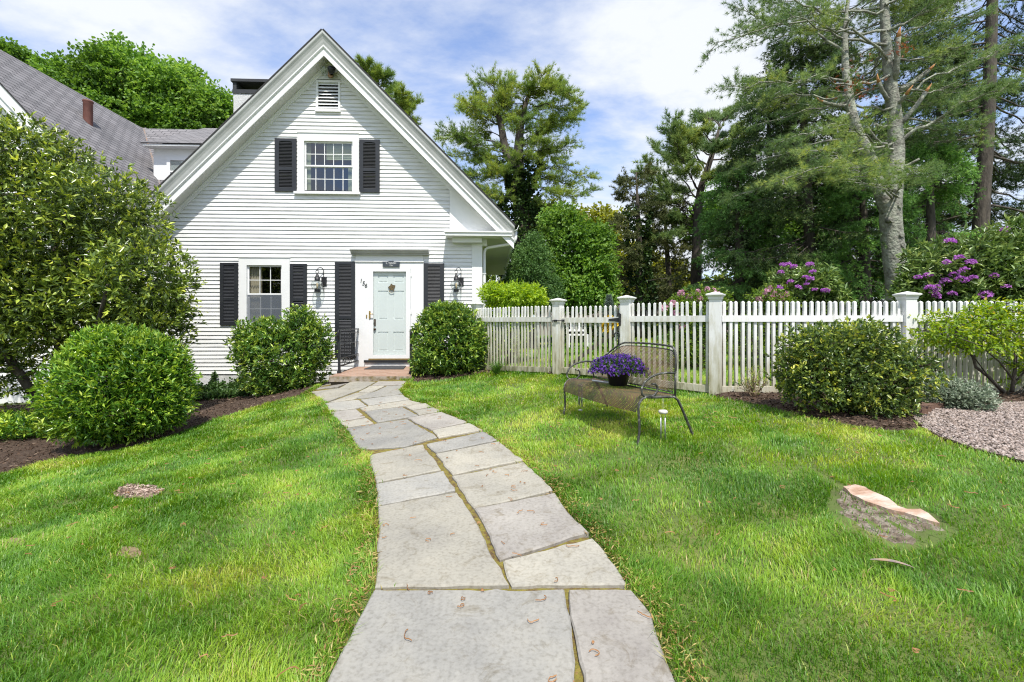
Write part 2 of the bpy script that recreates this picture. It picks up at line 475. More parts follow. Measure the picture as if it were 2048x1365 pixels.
STONES = [
    S3((322, 988), (735, 986), (1150, 988), (1178, 1150), (1206, 1365), (1262, 1900), (-130, 1900), (140, 1365)),
    S3((1168, 988), (1448, 990), (1530, 1090), (1634, 1365), (1790, 1900), (1285, 1900), (1232, 1365), (1195, 1150)),
    S3((345, 618), (690, 553), (800, 742), (905, 968), (335, 972), (336, 850), (346, 730)),
    S3((766, 629), (1112, 553), (1170, 640), (1263, 733), (875, 850), (822, 745)),
    S3((886, 864), (1280, 757), (1350, 850), (1425, 962), (922, 968)),
    S3((332, 517), (628, 459), (680, 545), (342, 610)),
    S3((666, 483), (980, 418), (1108, 546), (756, 624)),
    S3((302, 388), (535, 339), (620, 452), (330, 508)),
    S3((596, 382), (870, 326), (972, 410), (661, 474)),
    S3((552, 339), (805, 282), (862, 320), (592, 375)),
    S4((318, 380), (505, 347), (715, 314), (928, 438), (840, 462), (700, 502), (402, 520)),
    S4((724, 307), (950, 264), (1122, 335), (877, 387)),
    S4((889, 390), (1140, 342), (1226, 388), (937, 440)),
    S4((205, 266), (380, 246), (438, 298), (267, 330)),
    S4((269, 337), (443, 306), (498, 341), (312, 371)),
    S4((434, 262), (688, 230), (792, 288), (518, 335)),
    S4((710, 226), (850, 205), (886, 230), (752, 250)),
    S4((760, 256), (900, 234), (942, 258), (802, 284)),
    S4((464, 225), (735, 183), (816, 205), (692, 223), (432, 257), (400, 240)),
    S4((409, 180), (690, 146), (732, 176), (460, 219)),
    S4((172, 205), (392, 181), (447, 222), (375, 238), (197, 260)),
    S4((192, 56), (338, 56), (255, 98), (112, 104)),
    S4((266, 99), (348, 58), (508, 58), (428, 102), (180, 196), (72, 127), (202, 108)),
    S4((526, 56), (714, 54), (694, 79), (480, 81)),
    S4((472, 86), (572, 85), (488, 124), (392, 128)),
    S4((588, 86), (697, 84), (667, 110), (686, 140), (412, 172), (372, 166), (498, 127)),
    S4((382, 132), (482, 130), (362, 176), (194, 200)),
]
def stone_mat(name, c1, c2, c3):
    m = mat(name, [c1, c2, c3], scale=1.7, rough=.82, bump=.35, bscale=45, detail=12, bdist=.008)
    nt = m.node_tree; lk = nt.links; b = [n for n in nt.nodes if n.type == 'BSDF_PRINCIPLED'][0]; old = b.inputs['Base Color'].links[0].from_socket
    tc = N(nt, 'ShaderNodeTexCoord'); n1 = N(nt, 'ShaderNodeTexNoise'); n1.inputs['Scale'].default_value = 55; n1.inputs['Detail'].default_value = 4; lk.new(tc.outputs['Object'], n1.inputs['Vector'])
    n2 = N(nt, 'ShaderNodeTexNoise'); n2.inputs['Scale'].default_value = 6; n2.inputs['Detail'].default_value = 8; n2.inputs['Roughness'].default_value = .75; n2.inputs['Distortion'].default_value = 1.2; lk.new(tc.outputs['Object'], n2.inputs['Vector'])
    r1 = ramp(nt, [(.30, (.80, .79, .77)), (.5, (1, 1, 1)), (.72, (1.08, 1.08, 1.08))]); lk.new(n1.outputs[0], r1.inputs[0]); r2 = ramp(nt, [(.34, (.72, .68, .60)), (.46, (1, 1, 1)), (.60, (1, 1, 1)), (.72, (1.18, 1.18, 1.16))]); lk.new(n2.outputs[0], r2.inputs[0])
    oi = N(nt, 'ShaderNodeObjectInfo'); mr = N(nt, 'ShaderNodeMapRange'); mr.inputs[3].default_value = .86; mr.inputs[4].default_value = 1.12; lk.new(oi.outputs['Random'], mr.inputs[0])
    for src in (r1.outputs[0], r2.outputs[0], mr.outputs[0]):
        mm = N(nt, 'ShaderNodeMixRGB', blend_type='MULTIPLY'); mm.inputs[0].default_value = 1; lk.new(old, mm.inputs[1]); lk.new(src, mm.inputs[2]); old = mm.outputs[0]
    lk.new(old, b.inputs['Base Color'])
    return m
STM = [stone_mat('bluestone_grey', (0.215, 0.210, 0.195), (0.293, 0.283, 0.254), (0.351, 0.332, 0.283)),
       stone_mat('bluestone_buff', (0.264, 0.249, 0.215), (0.332, 0.312, 0.259), (0.390, 0.361, 0.293)),
       stone_mat('bluestone_warm', (.225, .205, .185), (.285, .265, .235), (.35, .325, .285))]
rs = R_(5)
STONE_TOPS = []
for i, st in enumerate(STONES):
    P = np.array([gp(*q) for q in st])
    A = np.c_[P[:, :2], np.ones(len(P))]; cz = np.linalg.lstsq(A, P[:, 2], rcond=None)[0]
    c = P[:, :2].mean(0)
    ring = np.array(densify(list(P) + [P[0]], .06))[:-1, :2]
    jit = np.stack([vnoise(ring[:, 0] * 14, ring[:, 1] * 14, 11 + i) - .5, vnoise(ring[:, 0] * 14, ring[:, 1] * 14, 57 + i) - .5], 1) * .022
    ring = ring + jit
    far = min(1, 4 / max(P[:, 1].mean(), 1e-3))
    inner = ring + (c - ring) / np.linalg.norm(c - ring, axis=1, keepdims=True) * .010
    zt = lambda q, h: np.c_[q, q @ cz[:2] + cz[2] + h]
    top, edge, low = zt(inner, .034), zt(ring, .026), zt(ring, -.03)
    mb = MB(); n = len(ring)
    mb.v = [tuple(map(float, q)) for q in np.concatenate([top, edge, low])]
    mb.f = [tuple(range(n))] + [(n + k, n + (k + 1) % n, (k + 1) % n, k) for k in range(n)] + [(2 * n + k, 2 * n + (k + 1) % n, n + (k + 1) % n, n + k) for k in range(n)]
    # make the top face up
    a2 = sum(ring[k, 0] * ring[(k + 1) % n, 1] - ring[(k + 1) % n, 0] * ring[k, 1] for k in range(n))
    if a2 < 0: mb.f = [tuple(reversed(f)) for f in mb.f]
    mb.sm = [False] * len(mb.f)
    mb.build('flagstone', STM[[0, 2, 1, 2, 1, 0, 1, 1, 1, 0][i % 10]], path)
    STONE_TOPS.append((ring, cz))

# ---- planting beds
Mmulch = mat('bark_mulch', [(0.024, 0.014, 0.009), (0.064, 0.037, 0.022), (0.102, 0.064, 0.043), (0.170, 0.128, 0.093)], scale=38, rough=.95, bump=1.2, bscale=70, bdist=.03)
lb_front = [gp(*p) for p in [(-420, 1060), (0, 950), (120, 917), (230, 902), (330, 878), (440, 836), (520, 812), (600, 791), (626, 781), (645, 770)]]
lb_back = [(-14, 9.9), (-8.5, 10.4), (-4.6, 10.9), (-3.65, 10.9), (-3.5, 9.2)]
_, q = loft_sheet('mulch_bed', lb_front, lb_back, Mmulch, .02, n=120, rows=40, rough=.05, label='brown mulch bed along the left front of the house'); NO_GRASS.append(q)
mb_front = [gp(*p) for p in [(824, 766), (870, 764), (930, 754), (985, 744), (1010, 740), (1060, 742), (1108, 752)]]
mb_back = [(-2.0, 10.8), (-.8, 10.8), (-.5, 9.3), (.3, 8.6), (.9, 7.9)]
_, q = loft_sheet('mulch_bed', mb_front, mb_back, Mmulch, .02, rough=.04, label='brown mulch bed right of the door up to the gate'); NO_GRASS.append(q)
rb_front = [gp(*p) for p in [(1375, 774), (1440, 797), (1530, 812), (1600, 834), (1700, 852), (1780, 868), (1840, 862), (1822, 838), (1860, 822), (1960, 812), (2060, 806), (2260, 800)]]
rb_back = [(2.3, 6.75), (2.9, 6.5), (4, 6.5), (5, 6.5), (6, 6.5), (7, 6.5), (9, 6.5)]
_, q = loft_sheet('mulch_bed', rb_front, rb_back, Mmulch, .02, rough=.05, label='dark mulch bed along the foot of the right fence'); NO_GRASS.append(q)
gr_front = [gp(*p) for p in [(1826, 838), (1842, 858), (1882, 879), (1950, 904), (2048, 929), (2200, 968), (2400, 1020)]]
gr_back = [gp(*p) for p in [(1830, 836), (1850, 824), (1900, 817), (2000, 810), (2100, 806), (2250, 802), (2500, 800)]]
Mgrav = mat('pebble_bed', [(0.080, 0.068, 0.056), (0.176, 0.152, 0.132), (0.288, 0.256, 0.224)], scale=45, rough=.9, bump=1, bscale=60, bdist=.03)
_, gpoly = loft_sheet('gravel_path', gr_front, gr_back, Mgrav, .015, rows=20, rough=.02, label='pinkish gravel path at the right edge'); NO_GRASS.append(gpoly)
NO_GRASS_POST = []
# pebbles
rg = R_(8); n = 60000
x = rg.uniform(gpoly[:, 0].min(), min(gpoly[:, 0].max(), 6.6), n); y = rg.uniform(gpoly[:, 1].min(), gpoly[:, 1].max(), n)
ok = inside(gpoly, x, y) & (x / y < 1.22); x, y = x[ok], y[ok]; n = len(x)
r = .007 + .011 * rg.rand(n) ** 1.5
ctr = np.stack([x, y, gz(x, y) + .022 + r * .3], 1)
oc = np.array([(1, 0, 0), (-1, 0, 0), (0, 1, 0), (0, -1, 0), (0, 0, 1), (0, 0, -1)], float)
of = np.array([(0, 2, 4), (2, 1, 4), (1, 3, 4), (3, 0, 4), (2, 0, 5), (1, 2, 5), (3, 1, 5), (0, 3, 5)])
an = rg.rand(n) * 2 * PI; st = .6 + .7 * rg.rand(n, 3); st[:, 2] *= .6
V = oc[None] * st[:, None] * r[:, None, None]; V = V + rg.randn(n, 6, 3) * r[:, None, None] * .15
ca, sa = np.cos(an)[:, None], np.sin(an)[:, None]
V = np.stack([V[..., 0] * ca - V[..., 1] * sa, V[..., 0] * sa + V[..., 1] * ca, V[..., 2]], -1) + ctr[:, None]
Mpeb = leaf_mat('pebbles', [(.06, .045, .035), (.26, .20, .165), (.40, .325, .28), (.17, .13, .11), (.48, .41, .37), (.11, .085, .075)], rough=.7, transl=0, spec=.3)
np_obj('gravel', np_mesh('gravel', V.reshape(-1, 3), (np.arange(n)[:, None, None] * 6 + of[None]).reshape(-1, 3), Mpeb, np.repeat(rg.rand(n), 6)), kind='stuff', label='loose pinkish grey pebbles filling the gravel path')

def chips(polys, n, seed):
    rg = R_(seed); out = []
    for poly, m_ in polys:
        x = rg.uniform(poly[:, 0].min(), poly[:, 0].max(), m_ * 4); y = rg.uniform(poly[:, 1].min(), poly[:, 1].max(), m_ * 4); ok = inside(poly, x, y) & (np.abs(x) < 1.25 * y + .3); out.append(np.stack([x[ok], y[ok]], 1)[:m_])
    q = np.concatenate(out); n = len(q); P = np.c_[q, gz(q[:, 0], q[:, 1]) + .022 + .03 * rg.rand(n)]
    foliage('bark_chips', [leaves(P, rg.randn(n, 3) * np.array([1, 1, .35]), rg, .045, .016, rg.rand(n) ** 1.6, .15)], leaf_mat('bark_chips', [(.03, .018, .011), (.085, .05, .032), (.15, .10, .07), (.26, .20, .15)], rough=.9, transl=0, spec=.2), kind='stuff', label='loose shredded bark lying in the planting beds')
chips([(NO_GRASS[1], 9000), (NO_GRASS[2], 2500), (NO_GRASS[3], 5000)], 0, 19)
# edging board and small bricks of the gravel path
def ribbon(name, line, h, th, m, lift=0., **kw):
    L = smooth_line(line, 60); mb = MB(); rows = []
    d = np.gradient(L, axis=0); nn = np.stack([-d[:, 1], d[:, 0]], 1); nn /= np.linalg.norm(nn, axis=1, keepdims=True)
    z = gz(L[:, 0], L[:, 1]) + lift
    sec = [(-th / 2, -.05), (-th / 2, h), (th / 2, h), (th / 2, -.05)]
    mb.grid([[(L[i, 0] + nn[i, 0] * a, L[i, 1] + nn[i, 1] * a, z[i] + b) for a, b in sec] for i in range(60)], smooth=False)
    return mb.build(name, m, **kw)
Medge = mat('edging_wood', [(.06, .035, .022), (.13, .08, .05)], scale=12, rough=.9, bump=.5)
ribbon('edging_board', gr_front, .022, .014, Medge, label='thin brown edging board between lawn and gravel', cat='garden edging')
Mbrk = mat('edging_brick', [(.10, .055, .035), (.17, .10, .07)], scale=18, rough=.9, bump=.7)
eb = smooth_line(gr_back, 400)
for k in range(5):
    p = eb[6 + k * 14]; a = .25 - .1 * k
    mb = MB(); mb.box(-.10, .10, -.045, .045, -.05, .05)
    o = mb.build('edging_brick', Mbrk, label='row of brown edging bricks at the near corner of the gravel path' if 0 else 'brown edging brick set along the back of the gravel path', cat='brick', group='edging bricks along the gravel path')
    o.location = (p[0], p[1] + .03, g1(p[0], p[1]) + .03); o.rotation_euler = (0, 0, -a)
# ---------------------------------------------------------------- house
HA = .042; Uv = np.array([math.cos(HA), math.sin(HA)]); Vv = np.array([-math.sin(HA), math.cos(HA)]); HO = np.array([-4.355, 10.769])
def H(u, v, z):
    p = HO + u * Uv + v * Vv
    return (p[0], p[1], z)
def hp(px, py, v=0.):
    """(u, z) on the house plane at depth v, for a photo position."""
    k = (px - PX) / FOC
    u = (k * (HO[1] + v * Vv[1]) - HO[0] - v * Vv[0]) / (Uv[0] - k * Uv[1])
    Y = HO[1] + u * Uv[1] + v * Vv[1]
    return u, EYE - (py - PY) / FOC * Y
def hbox(mb, u0, u1, v0, v1, z0, z1): mb.box(u0, u1, v0, v1, z0, z1, T=H)
def hrect(px0, py0, px1, py1, v=0.):
    u0, z1 = hp(px0, py0, v); u1, z0 = hp(px1, py1, v)
    zc1 = (z1 + hp(px1, py0, v)[1]) / 2; zc0 = (z0 + hp(px0, py1, v)[1]) / 2
    return u0, u1, zc0, zc1

Mwhite = mat('white_paint', [(.74, .745, .74), (.80, .80, .79)], scale=3, rough=.55, bump=.08, bscale=60)
Msiding = mat('clapboard_paint', [(.58, .58, .575), (.72, .72, .71), (.77, .77, .765)], scale=2.2, rough=.6, bump=.1, bscale=30, stretch=(1, 1, 6))
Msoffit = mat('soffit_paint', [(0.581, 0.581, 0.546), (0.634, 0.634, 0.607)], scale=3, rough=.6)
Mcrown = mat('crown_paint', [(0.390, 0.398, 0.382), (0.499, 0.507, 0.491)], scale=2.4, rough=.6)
Mfound = mat('painted_foundation', [(.50, .50, .49), (.72, .72, .71)], scale=4, rough=.9, bump=.6, bscale=14, bdist=.02)
Mblack = mat('shutter_black', [(.014, .016, .02), (.026, .028, .033)], scale=4, rough=.45, bump=.08, bscale=50)
Miron = mat('black_iron', [(.010, .011, .013), (.022, .023, .026)], scale=9, rough=.5)
Mdark = mat('room_dark', [(.015, .016, .017)], rough=.9)
Mbrass = mat('brass', [(.45, .28, .09), (.6, .4, .15)], scale=9, rough=.3, metal=1)
Mcurt = mat('curtain', [(.42, .36, .27), (.55, .49, .38)], scale=5, rough=.9, stretch=(9, 9, .4))
Mblind = mat('window_shade', [(.30, .34, .24), (.42, .46, .34)], scale=2, rough=.9)
Mdoor = mat('pale_green_paint', [(0.746, 0.774, 0.763), (0.791, 0.814, 0.802)], scale=2, rough=.4)

def glass_mat(name, dark=.0, ior=1.5):
    m, nt, nd, lk = new_mat(name)
    out = N(nt, 'ShaderNodeOutputMaterial'); tr = N(nt, 'ShaderNodeBsdfTransparent'); gl = N(nt, 'ShaderNodeBsdfGlossy'); gl.inputs['Roughness'].default_value = .015
    lw = N(nt, 'ShaderNodeLayerWeight'); lw.inputs[0].default_value = .5; mx = N(nt, 'ShaderNodeMixShader'); f0 = ((ior - 1) / (ior + 1)) ** 2
    pw = N(nt, 'ShaderNodeMath', operation='POWER'); pw.inputs[1].default_value = 4; lk.new(lw.outputs['Facing'], pw.inputs[0])
    fr = N(nt, 'ShaderNodeMath', operation='MULTIPLY_ADD'); fr.inputs[1].default_value = 1 - f0; fr.inputs[2].default_value = f0; lk.new(pw.outputs[0], fr.inputs[0])
    tr.inputs[0].default_value = (.9 - dark, .93 - dark, .92 - dark, 1)
    tc = N(nt, 'ShaderNodeTexCoord'); nz = N(nt, 'ShaderNodeTexNoise'); nz.inputs['Scale'].default_value = 2.2
    bp = N(nt, 'ShaderNodeBump'); bp.inputs['Strength'].default_value = .12; bp.inputs['Distance'].default_value = .02
    lk.new(tc.outputs['Object'], nz.inputs['Vector']); lk.new(nz.outputs[0], bp.inputs['Height']); lk.new(bp.outputs[0], gl.inputs['Normal'])
    lk.new(fr.outputs[0], mx.inputs[0]); lk.new(tr.outputs[0], mx.inputs[1]); lk.new(gl.outputs[0], mx.inputs[2]); lk.new(mx.outputs[0], out.inputs[0])
    return m
Mglass = glass_mat('window_glass', .05, 2.2)
Mclear = glass_mat('clear_glass', 0, 1.5)

def shingle_mat():
    m, nt, nd, lk = new_mat('grey_shingles')
    out = N(nt, 'ShaderNodeOutputMaterial'); b = N(nt, 'ShaderNodeBsdfPrincipled'); b.inputs['Roughness'].default_value = .9
    lk.new(b.outputs[0], out.inputs[0])
    uv = N(nt, 'ShaderNodeUVMap'); br = N(nt, 'ShaderNodeTexBrick'); br.inputs['Scale'].default_value = 1
    br.inputs['Brick Width'].default_value = .30; br.inputs['Row Height'].default_value = .15; br.inputs['Mortar Size'].default_value = .012; br.inputs['Mortar Smooth'].default_value = .3; br.offset = .5
    br.inputs['Color1'].default_value = (.165, .16, .165, 1); br.inputs['Color2'].default_value = (.235, .23, .235, 1); br.inputs['Mortar'].default_value = (.05, .05, .055, 1); br.inputs['Bias'].default_value = -.1
    lk.new(uv.outputs[0], br.inputs['Vector'])
    nz = N(nt, 'ShaderNodeTexNoise'); nz.inputs['Scale'].default_value = .9; nz.inputs['Detail'].default_value = 7; lk.new(uv.outputs[0], nz.inputs['Vector'])
    mx = N(nt, 'ShaderNodeMixRGB', blend_type='MULTIPLY'); mx.inputs[0].default_value = .6
    r = ramp(nt, [(.35, (.78, .77, .78)), (.65, (1.15, 1.1, 1.1))]); lk.new(nz.outputs[0], r.inputs[0])
    lk.new(br.outputs[0], mx.inputs[1]); lk.new(r.outputs[0], mx.inputs[2]); lk.new(mx.outputs[0], b.inputs['Base Color'])
    bp = N(nt, 'ShaderNodeBump'); bp.inputs['Strength'].default_value = .8; bp.inputs['Distance'].default_value = .02; bp.invert = True
    lk.new(br.outputs['Fac'], bp.inputs['Height']); lk.new(bp.outputs[0], b.inputs['Normal'])
    return m
Mshingle = shingle_mat()
Mroofedge = mat('roof_edge', [(.02, .02, .021), (.045, .043, .043)], scale=20, rough=.95)

def pane(mb, u0, u1, v, z0, z1): mb.quad(H(u0, v, z0), H(u1, v, z0), H(u1, v, z1), H(u0, v, z1))
HB = H(0, 0, 0.1)
house = empty('house', HB, 'white clapboard house with steep front gable, black shutters and grey roof', 'house')

def roof_plane(name, corners, parent=house, th=.035, m=None, **kw):
    """Sloped slab through corners (eave a, eave b, ridge b, ridge a), in metres along the eave / up the slope as UV."""
    c = [Vector(tuple(map(float, H(*q)))) for q in corners]
    n = (c[1] - c[0]).cross(c[-1] - c[0]).normalized()
    if n.z < 0: n = -n
    ax = (c[1] - c[0]).normalized(); ay = n.cross(ax)
    if ay.z < 0: ay = -ay
    m_ = len(c); top = [p + n * th for p in c]
    me = bpy.data.meshes.new(name)
    me.from_pydata([tuple(p) for p in c + top], [], [tuple(range(m_ - 1, -1, -1)), tuple(range(m_, 2 * m_))] + [(i, (i + 1) % m_, m_ + (i + 1) % m_, m_ + i) for i in range(m_)])
    uvl = me.uv_layers.new(name='UVMap')
    for p in me.polygons:
        for li in p.loop_indices:
            q = Vector(me.vertices[me.loops[li].vertex_index].co) - c[0]
            uvl.data[li].uv = (q.dot(ax), q.dot(ay))
    me.materials.append(m or Mshingle); me.materials.append(Mroofedge)
    for p in me.polygons[2:]: p.material_index = 1
    o = bpy.data.objects.new(name, me); link(o, parent); return setp(o, **kw)

# main gable: roof line measured at the front edge, v = -.42
VF = -.42
uA, zA = hp(641, 61, VF); uE, zE = hp(1029, 452, VF)
uA = 0.03
TAN = (zA - zE) / (uE - uA); CO = 1 / math.sqrt(1 + TAN * TAN)
uE = uE - uA; uL = -uE - .1
UC = 3.62                       # right corner of the wall
UL = -4.42                      # left end of the front wall
def zroof(u, d=0.): return zA - abs(u - uA) * TAN - d / CO
UB = 8.4
roof_plane('roof_slope', [(uA + uE, VF - .03, zA - uE * TAN), (uA + uE, UB, zA - uE * TAN), (uA, UB, zA), (uA, VF - .03, zA)])
roof_plane('roof_slope', [(uA + uL, VF - .03, zA + uL * TAN), (uA + uL, 6.0, zA + uL * TAN), (uA, 6.0, zA), (uA, VF - .03, zA)])

def rake(name, prof, m, u_right, u_left, parent=house):
    """Moulding of profile (distance under the roof, v) run down both slopes from the apex."""
    mb = MB()
    rows = []
    for s, ue in ((1, u_right), (-1, u_left)):
        for end in ((0, 1) if s == 1 else (1, 0)):
            pass
    L = [H(uA + u_left, v, zA + u_left * TAN - d / CO) for d, v in prof]
    A = [H(uA, v, zA - d / CO) for d, v in prof]
    Rr = [H(uA + u_right, v, zA - u_right * TAN - d / CO) for d, v in prof]
    k = 24
    def lerp(a, b, t): return tuple(a[i] * (1 - t) + b[i] * t for i in range(3))
    rows = [[lerp(L[j], A[j], i / k) for j in range(len(prof))] for i in range(k)] + [[lerp(A[j], Rr[j], i / k) for j in range(len(prof))] for i in range(k + 1)]
    mb.grid(rows, smooth=False)
    mb.quad(*L); mb.quad(*Rr[::-1])
    return mb.build(name, m, parent)
crown = [(.0, -.40), (.0, -.445), (.035, -.445), (.05, -.44), (.085, -.415), (.125, -.395), (.165, -.385), (.20, -.372), (.215, -.372), (.215, -.30), (.0, -.30)]
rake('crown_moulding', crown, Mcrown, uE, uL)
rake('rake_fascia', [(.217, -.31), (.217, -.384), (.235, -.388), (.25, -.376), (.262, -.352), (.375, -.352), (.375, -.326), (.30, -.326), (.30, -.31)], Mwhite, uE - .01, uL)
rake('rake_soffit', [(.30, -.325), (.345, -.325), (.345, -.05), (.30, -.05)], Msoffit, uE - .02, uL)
rake('rake_frieze', [(.30, .0), (.30, -.045), (.365, -.045), (.385, -.03), (.44, -.03), (.44, .0)], Mwhite, UC - uA, UL - uA)

# openings in the front wall: window low, window up, door, vent, from the photo
WL = hrect(479, 516, 580.7, 651); WU = hrect(596, 268, 718.5, 383.6); DO = hrect(713, 526, 847, 733); VT = hrect(632.5, 162, 681.5, 223)
holes = [(WL[0] + .05, WL[1] - .05, WL[2] + .03, WL[3] - .05), (WU[0] + .05, WU[1] - .05, WU[2] + .03, WU[3] - .05), (DO[0] + .06, DO[1] - .06, .0, DO[3] + .05), (VT[0] + .03, VT[1] - .03, VT[2] + .03, VT[3] - .03)]
ZB = hp(520, 748)[1]
def clapboards(name, u0, u1, zb, ztop_fn, zmax, T, pitch=.0915, holes=(), lip=.023, m=Msiding, parent=house, seed=1):
    mb = MB(); z = zb; rr = R_(seed)
    while z < zmax:
        za, zc = z, z + pitch
        # the stretch of wall under the roof line at this board
        def span(zz):
            return ztop_fn(zz)
        a0, b0 = span(za + .002); a1, b1 = span(zc)
        a0, b0, a1, b1 = max(a0, u0), min(b0, u1), max(a1, u0), min(b1, u1)
        if b0 <= a0: break
        if b1 < a1: a1 = b1 = (a0 + b0) / 2
        segs = [(a0, b0, a1, b1)]
        for h in holes:
            if zc > h[2] + .01 and za < h[3] - .01:
                new = []
                for (p0, q0, p1, q1) in segs:
                    if h[0] > p0 and h[0] < q0: new.append((p0, h[0], p1, h[0]))
                    if h[1] < q0 and h[1] > p0: new.append((h[1], q0, h[1], q1))
                    if h[1] <= p0 or h[0] >= q0: new.append((p0, q0, p1, q1))
                segs = new
        for (p0, q0, p1, q1) in segs:
            # butt joints now and then, and a little unevenness, as old boards have
            k = max(1, int((q0 - p0) / 1.1))
            us0 = np.linspace(p0, q0, k + 1); us1 = np.linspace(p1, q1, k + 1)
            wob = (rr.rand(k + 1) - .5) * .006
            front0 = [T(u, -lip + .003 * (rr.rand() - .5), za + wz) for u, wz in zip(us0, wob)]
            back0 = [T(u, .0, za + wz) for u, wz in zip(us0, wob)]
            front1 = [T(u, -.003, zc + .004) for u in us1]
            for i in range(k):
                mb.quad(front0[i], front0[i + 1], front1[i + 1], front1[i])
                mb.quad(back0[i], back0[i + 1], front0[i + 1], front0[i])
        z += pitch
    return mb.build(name, m, parent)
def gable_span(z):
    w_ = (zA - .37 / CO - z) / TAN
    return (uA - w_, uA + w_)
clapboards('clapboard_wall', UL, UC, ZB, gable_span, zA, H, holes=holes)
mb = MB()  # wall core behind the boards, with the openings left out
us = sorted({UL, UC, *[h[0] for h in holes], *[h[1] for h in holes]})
for a, b in zip(us[:-1], us[1:]):
    cuts = sorted([(h[2], h[3]) for h in holes if h[0] <= a + 1e-6 and h[1] >= b - 1e-6]); z0 = ZB - .02
    for c0, c1 in cuts + [(None, None)]:
        if c0 is None:
            n = 6
            ul = np.linspace(a, b, n)
            tops = [(u, min(zA - .3, zroof(u, .33))) for u in ul]
            if min(t for _, t in tops) > z0: mb.prism([(a, z0), (b, z0)] + tops[::-1], .012, .05, T=lambda p, q, r: H(p, r, q))
        else:
            if c0 > z0 + .02: mb.prism([(a, z0), (b, z0), (b, c0), (a, c0)], .012, .05, T=lambda p, q, r: H(p, r, q))
            z0 = c1
mb.build('wall_core', Mdark, house)

# foundation, corner boards, side wall
mb = MB(); hbox(mb, UL, UC + .02, -.005, .25, -.9, ZB - .02)
mb.build('foundation', Mfound, house)
mb = MB(); cu0 = hp(944, 560)[0]
hbox(mb, cu0, UC + .025, -.03, 0.0, ZB - .02, hp(950, 478)[1]); hbox(mb, UC + .002, UC + .026, 0.0, .14, ZB - .02, hp(950, 478)[1])
mb.build('corner_board', Mwhite, house)
TS = lambda u, v, z: H(UC + .002 - v, u, z)
ZS = hp(950, 476)[1] - .04
SW = (1.9, 2.9, 1.35, 2.75)
clapboards('clapboard_wall', .14, UB, ZB, lambda z: (0., UB), ZS + .02, TS, holes=[SW], seed=4)
mb = MB()
for (a, b, z0, z1) in ((0.06, 1.9, ZB - .9, ZS), (2.9, UB, ZB - .9, ZS), (1.9, 2.9, ZB - .9, 1.35), (1.9, 2.9, 2.75, ZS)):
    hbox(mb, UC - .06, UC - .012, a, b, z0, z1)
hbox(mb, UC - 8.0, UC - .06, UB - .05, UB, ZB - .9, ZS)
mb.build('wall_core', Mwhite, house)
mb = MB()  # side window
hbox(mb, UC - .02, UC + .03, SW[0] - .1, SW[0] + .02, SW[2] - .1, SW[3] + .1); hbox(mb, UC - .02, UC + .03, SW[1] - .02, SW[1] + .1, SW[2] - .1, SW[3] + .1)
hbox(mb, UC - .02, UC + .03, SW[0] + .02, SW[1] - .02, SW[3] - .02, SW[3] + .1); hbox(mb, UC - .02, UC + .05, SW[0] + .02, SW[1] - .02, SW[2] - .1, SW[2] + .02)
hbox(mb, UC - .03, UC - .0, SW[0] + .02, SW[1] - .02, 2.03, 2.07)
swn = mb.build('window', Mwhite, house)
mb = MB(); hbox(mb, UC - .026, UC - .02, SW[0] + .02, SW[1] - .02, SW[2] + .02, SW[3] - .02); mb.build('pane', Mglass, swn)
mb = MB(); hbox(mb, UC - .058, UC - .05, SW[0], SW[1], SW[2], SW[3]); mb.build('room', Mdark, swn)
# side eave: flat soffit, fascia, gutter
ub = hp(1027, 466, VF)[0]
zs = hp(1010, 472, VF)[1]
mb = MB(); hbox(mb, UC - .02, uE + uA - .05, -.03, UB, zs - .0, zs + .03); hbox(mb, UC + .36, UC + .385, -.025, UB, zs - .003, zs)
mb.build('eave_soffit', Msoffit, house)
mb = MB(); hbox(mb, uE + uA - .05, uE + uA - .02, -.36, UB, zs - .02, zs + .24)
mb.build('eave_fascia', Mwhite, house)
g0 = uE + uA - .018; zg = hp(1030, 452, VF)[1]
mb = MB(); pr_ = [(0, .0), (0, -.12), (.045, -.125), (.085, -.10), (.10, -.06), (.118, -.03), (.118, .0), (.108, .0), (.106, -.028), (.09, -.058), (.075, -.092), (.045, -.113), (.008, -.11), (.008, .0)]
mb.prism([(a, b) for a, b in pr_], -.40, UB + .1, T=lambda p, q, r: H(g0 + p, r, zg + .02 + q))
gut = mb.build('gutter', Mwhite, house)
def downspout(v0, vw, zt, ztop_wall):
    mb = MB(); uo = g0 + .05
    pts = [H(uo, v0, zt), H(uo, v0, zt - .17), H(uo - .03, v0, zt - .235), H(uo - .09, v0 + .03, zt - .285), H(UC + .17, vw, ztop_wall + .10), H(UC + .10, vw, ztop_wall + .06), H(UC + .075, vw, ztop_wall - .02), H(UC + .075, vw, 1.2), H(UC + .075, vw, .05)]
    mb.tube(pts, .037, k=8)
    for z in (2.45, 1.0): mb.box(UC + .03, UC + .118, vw - .043, vw + .043, z, z + .03, T=H)
    return mb.build('downspout', Mwhite, house)
downspout(-.30, .09, zg - .11, hp(975, 503)[1])
downspout(8.3, 8.2, zg - .11, 2.6)

# eave return: short level cornice at the right corner
r0 = hp(890, 468, VF)[0]; zr1 = hp(960, 462.5, VF)[1]; zr0 = zs
mb = MB()
hbox(mb, r0, uE + uA - .052, -.40, .0, zr0 + .002, zr1 - .03); hbox(mb, r0 - .02, uE + uA - .052, -.425, .0, zr1 - .03, zr1)
mb.build('eave_return', Mwhite, house)
f0 = hp(905, 480, -.2)[0]
mb = MB(); hbox(mb, f0, UC + .024, -.20, -.002, hp(930, 485, -.2)[1], zr0); hbox(mb, UC + .003, UC + .14, .0, .16, zs - .16, zs - .001)
mb.build('return_frieze', Mwhite, house)
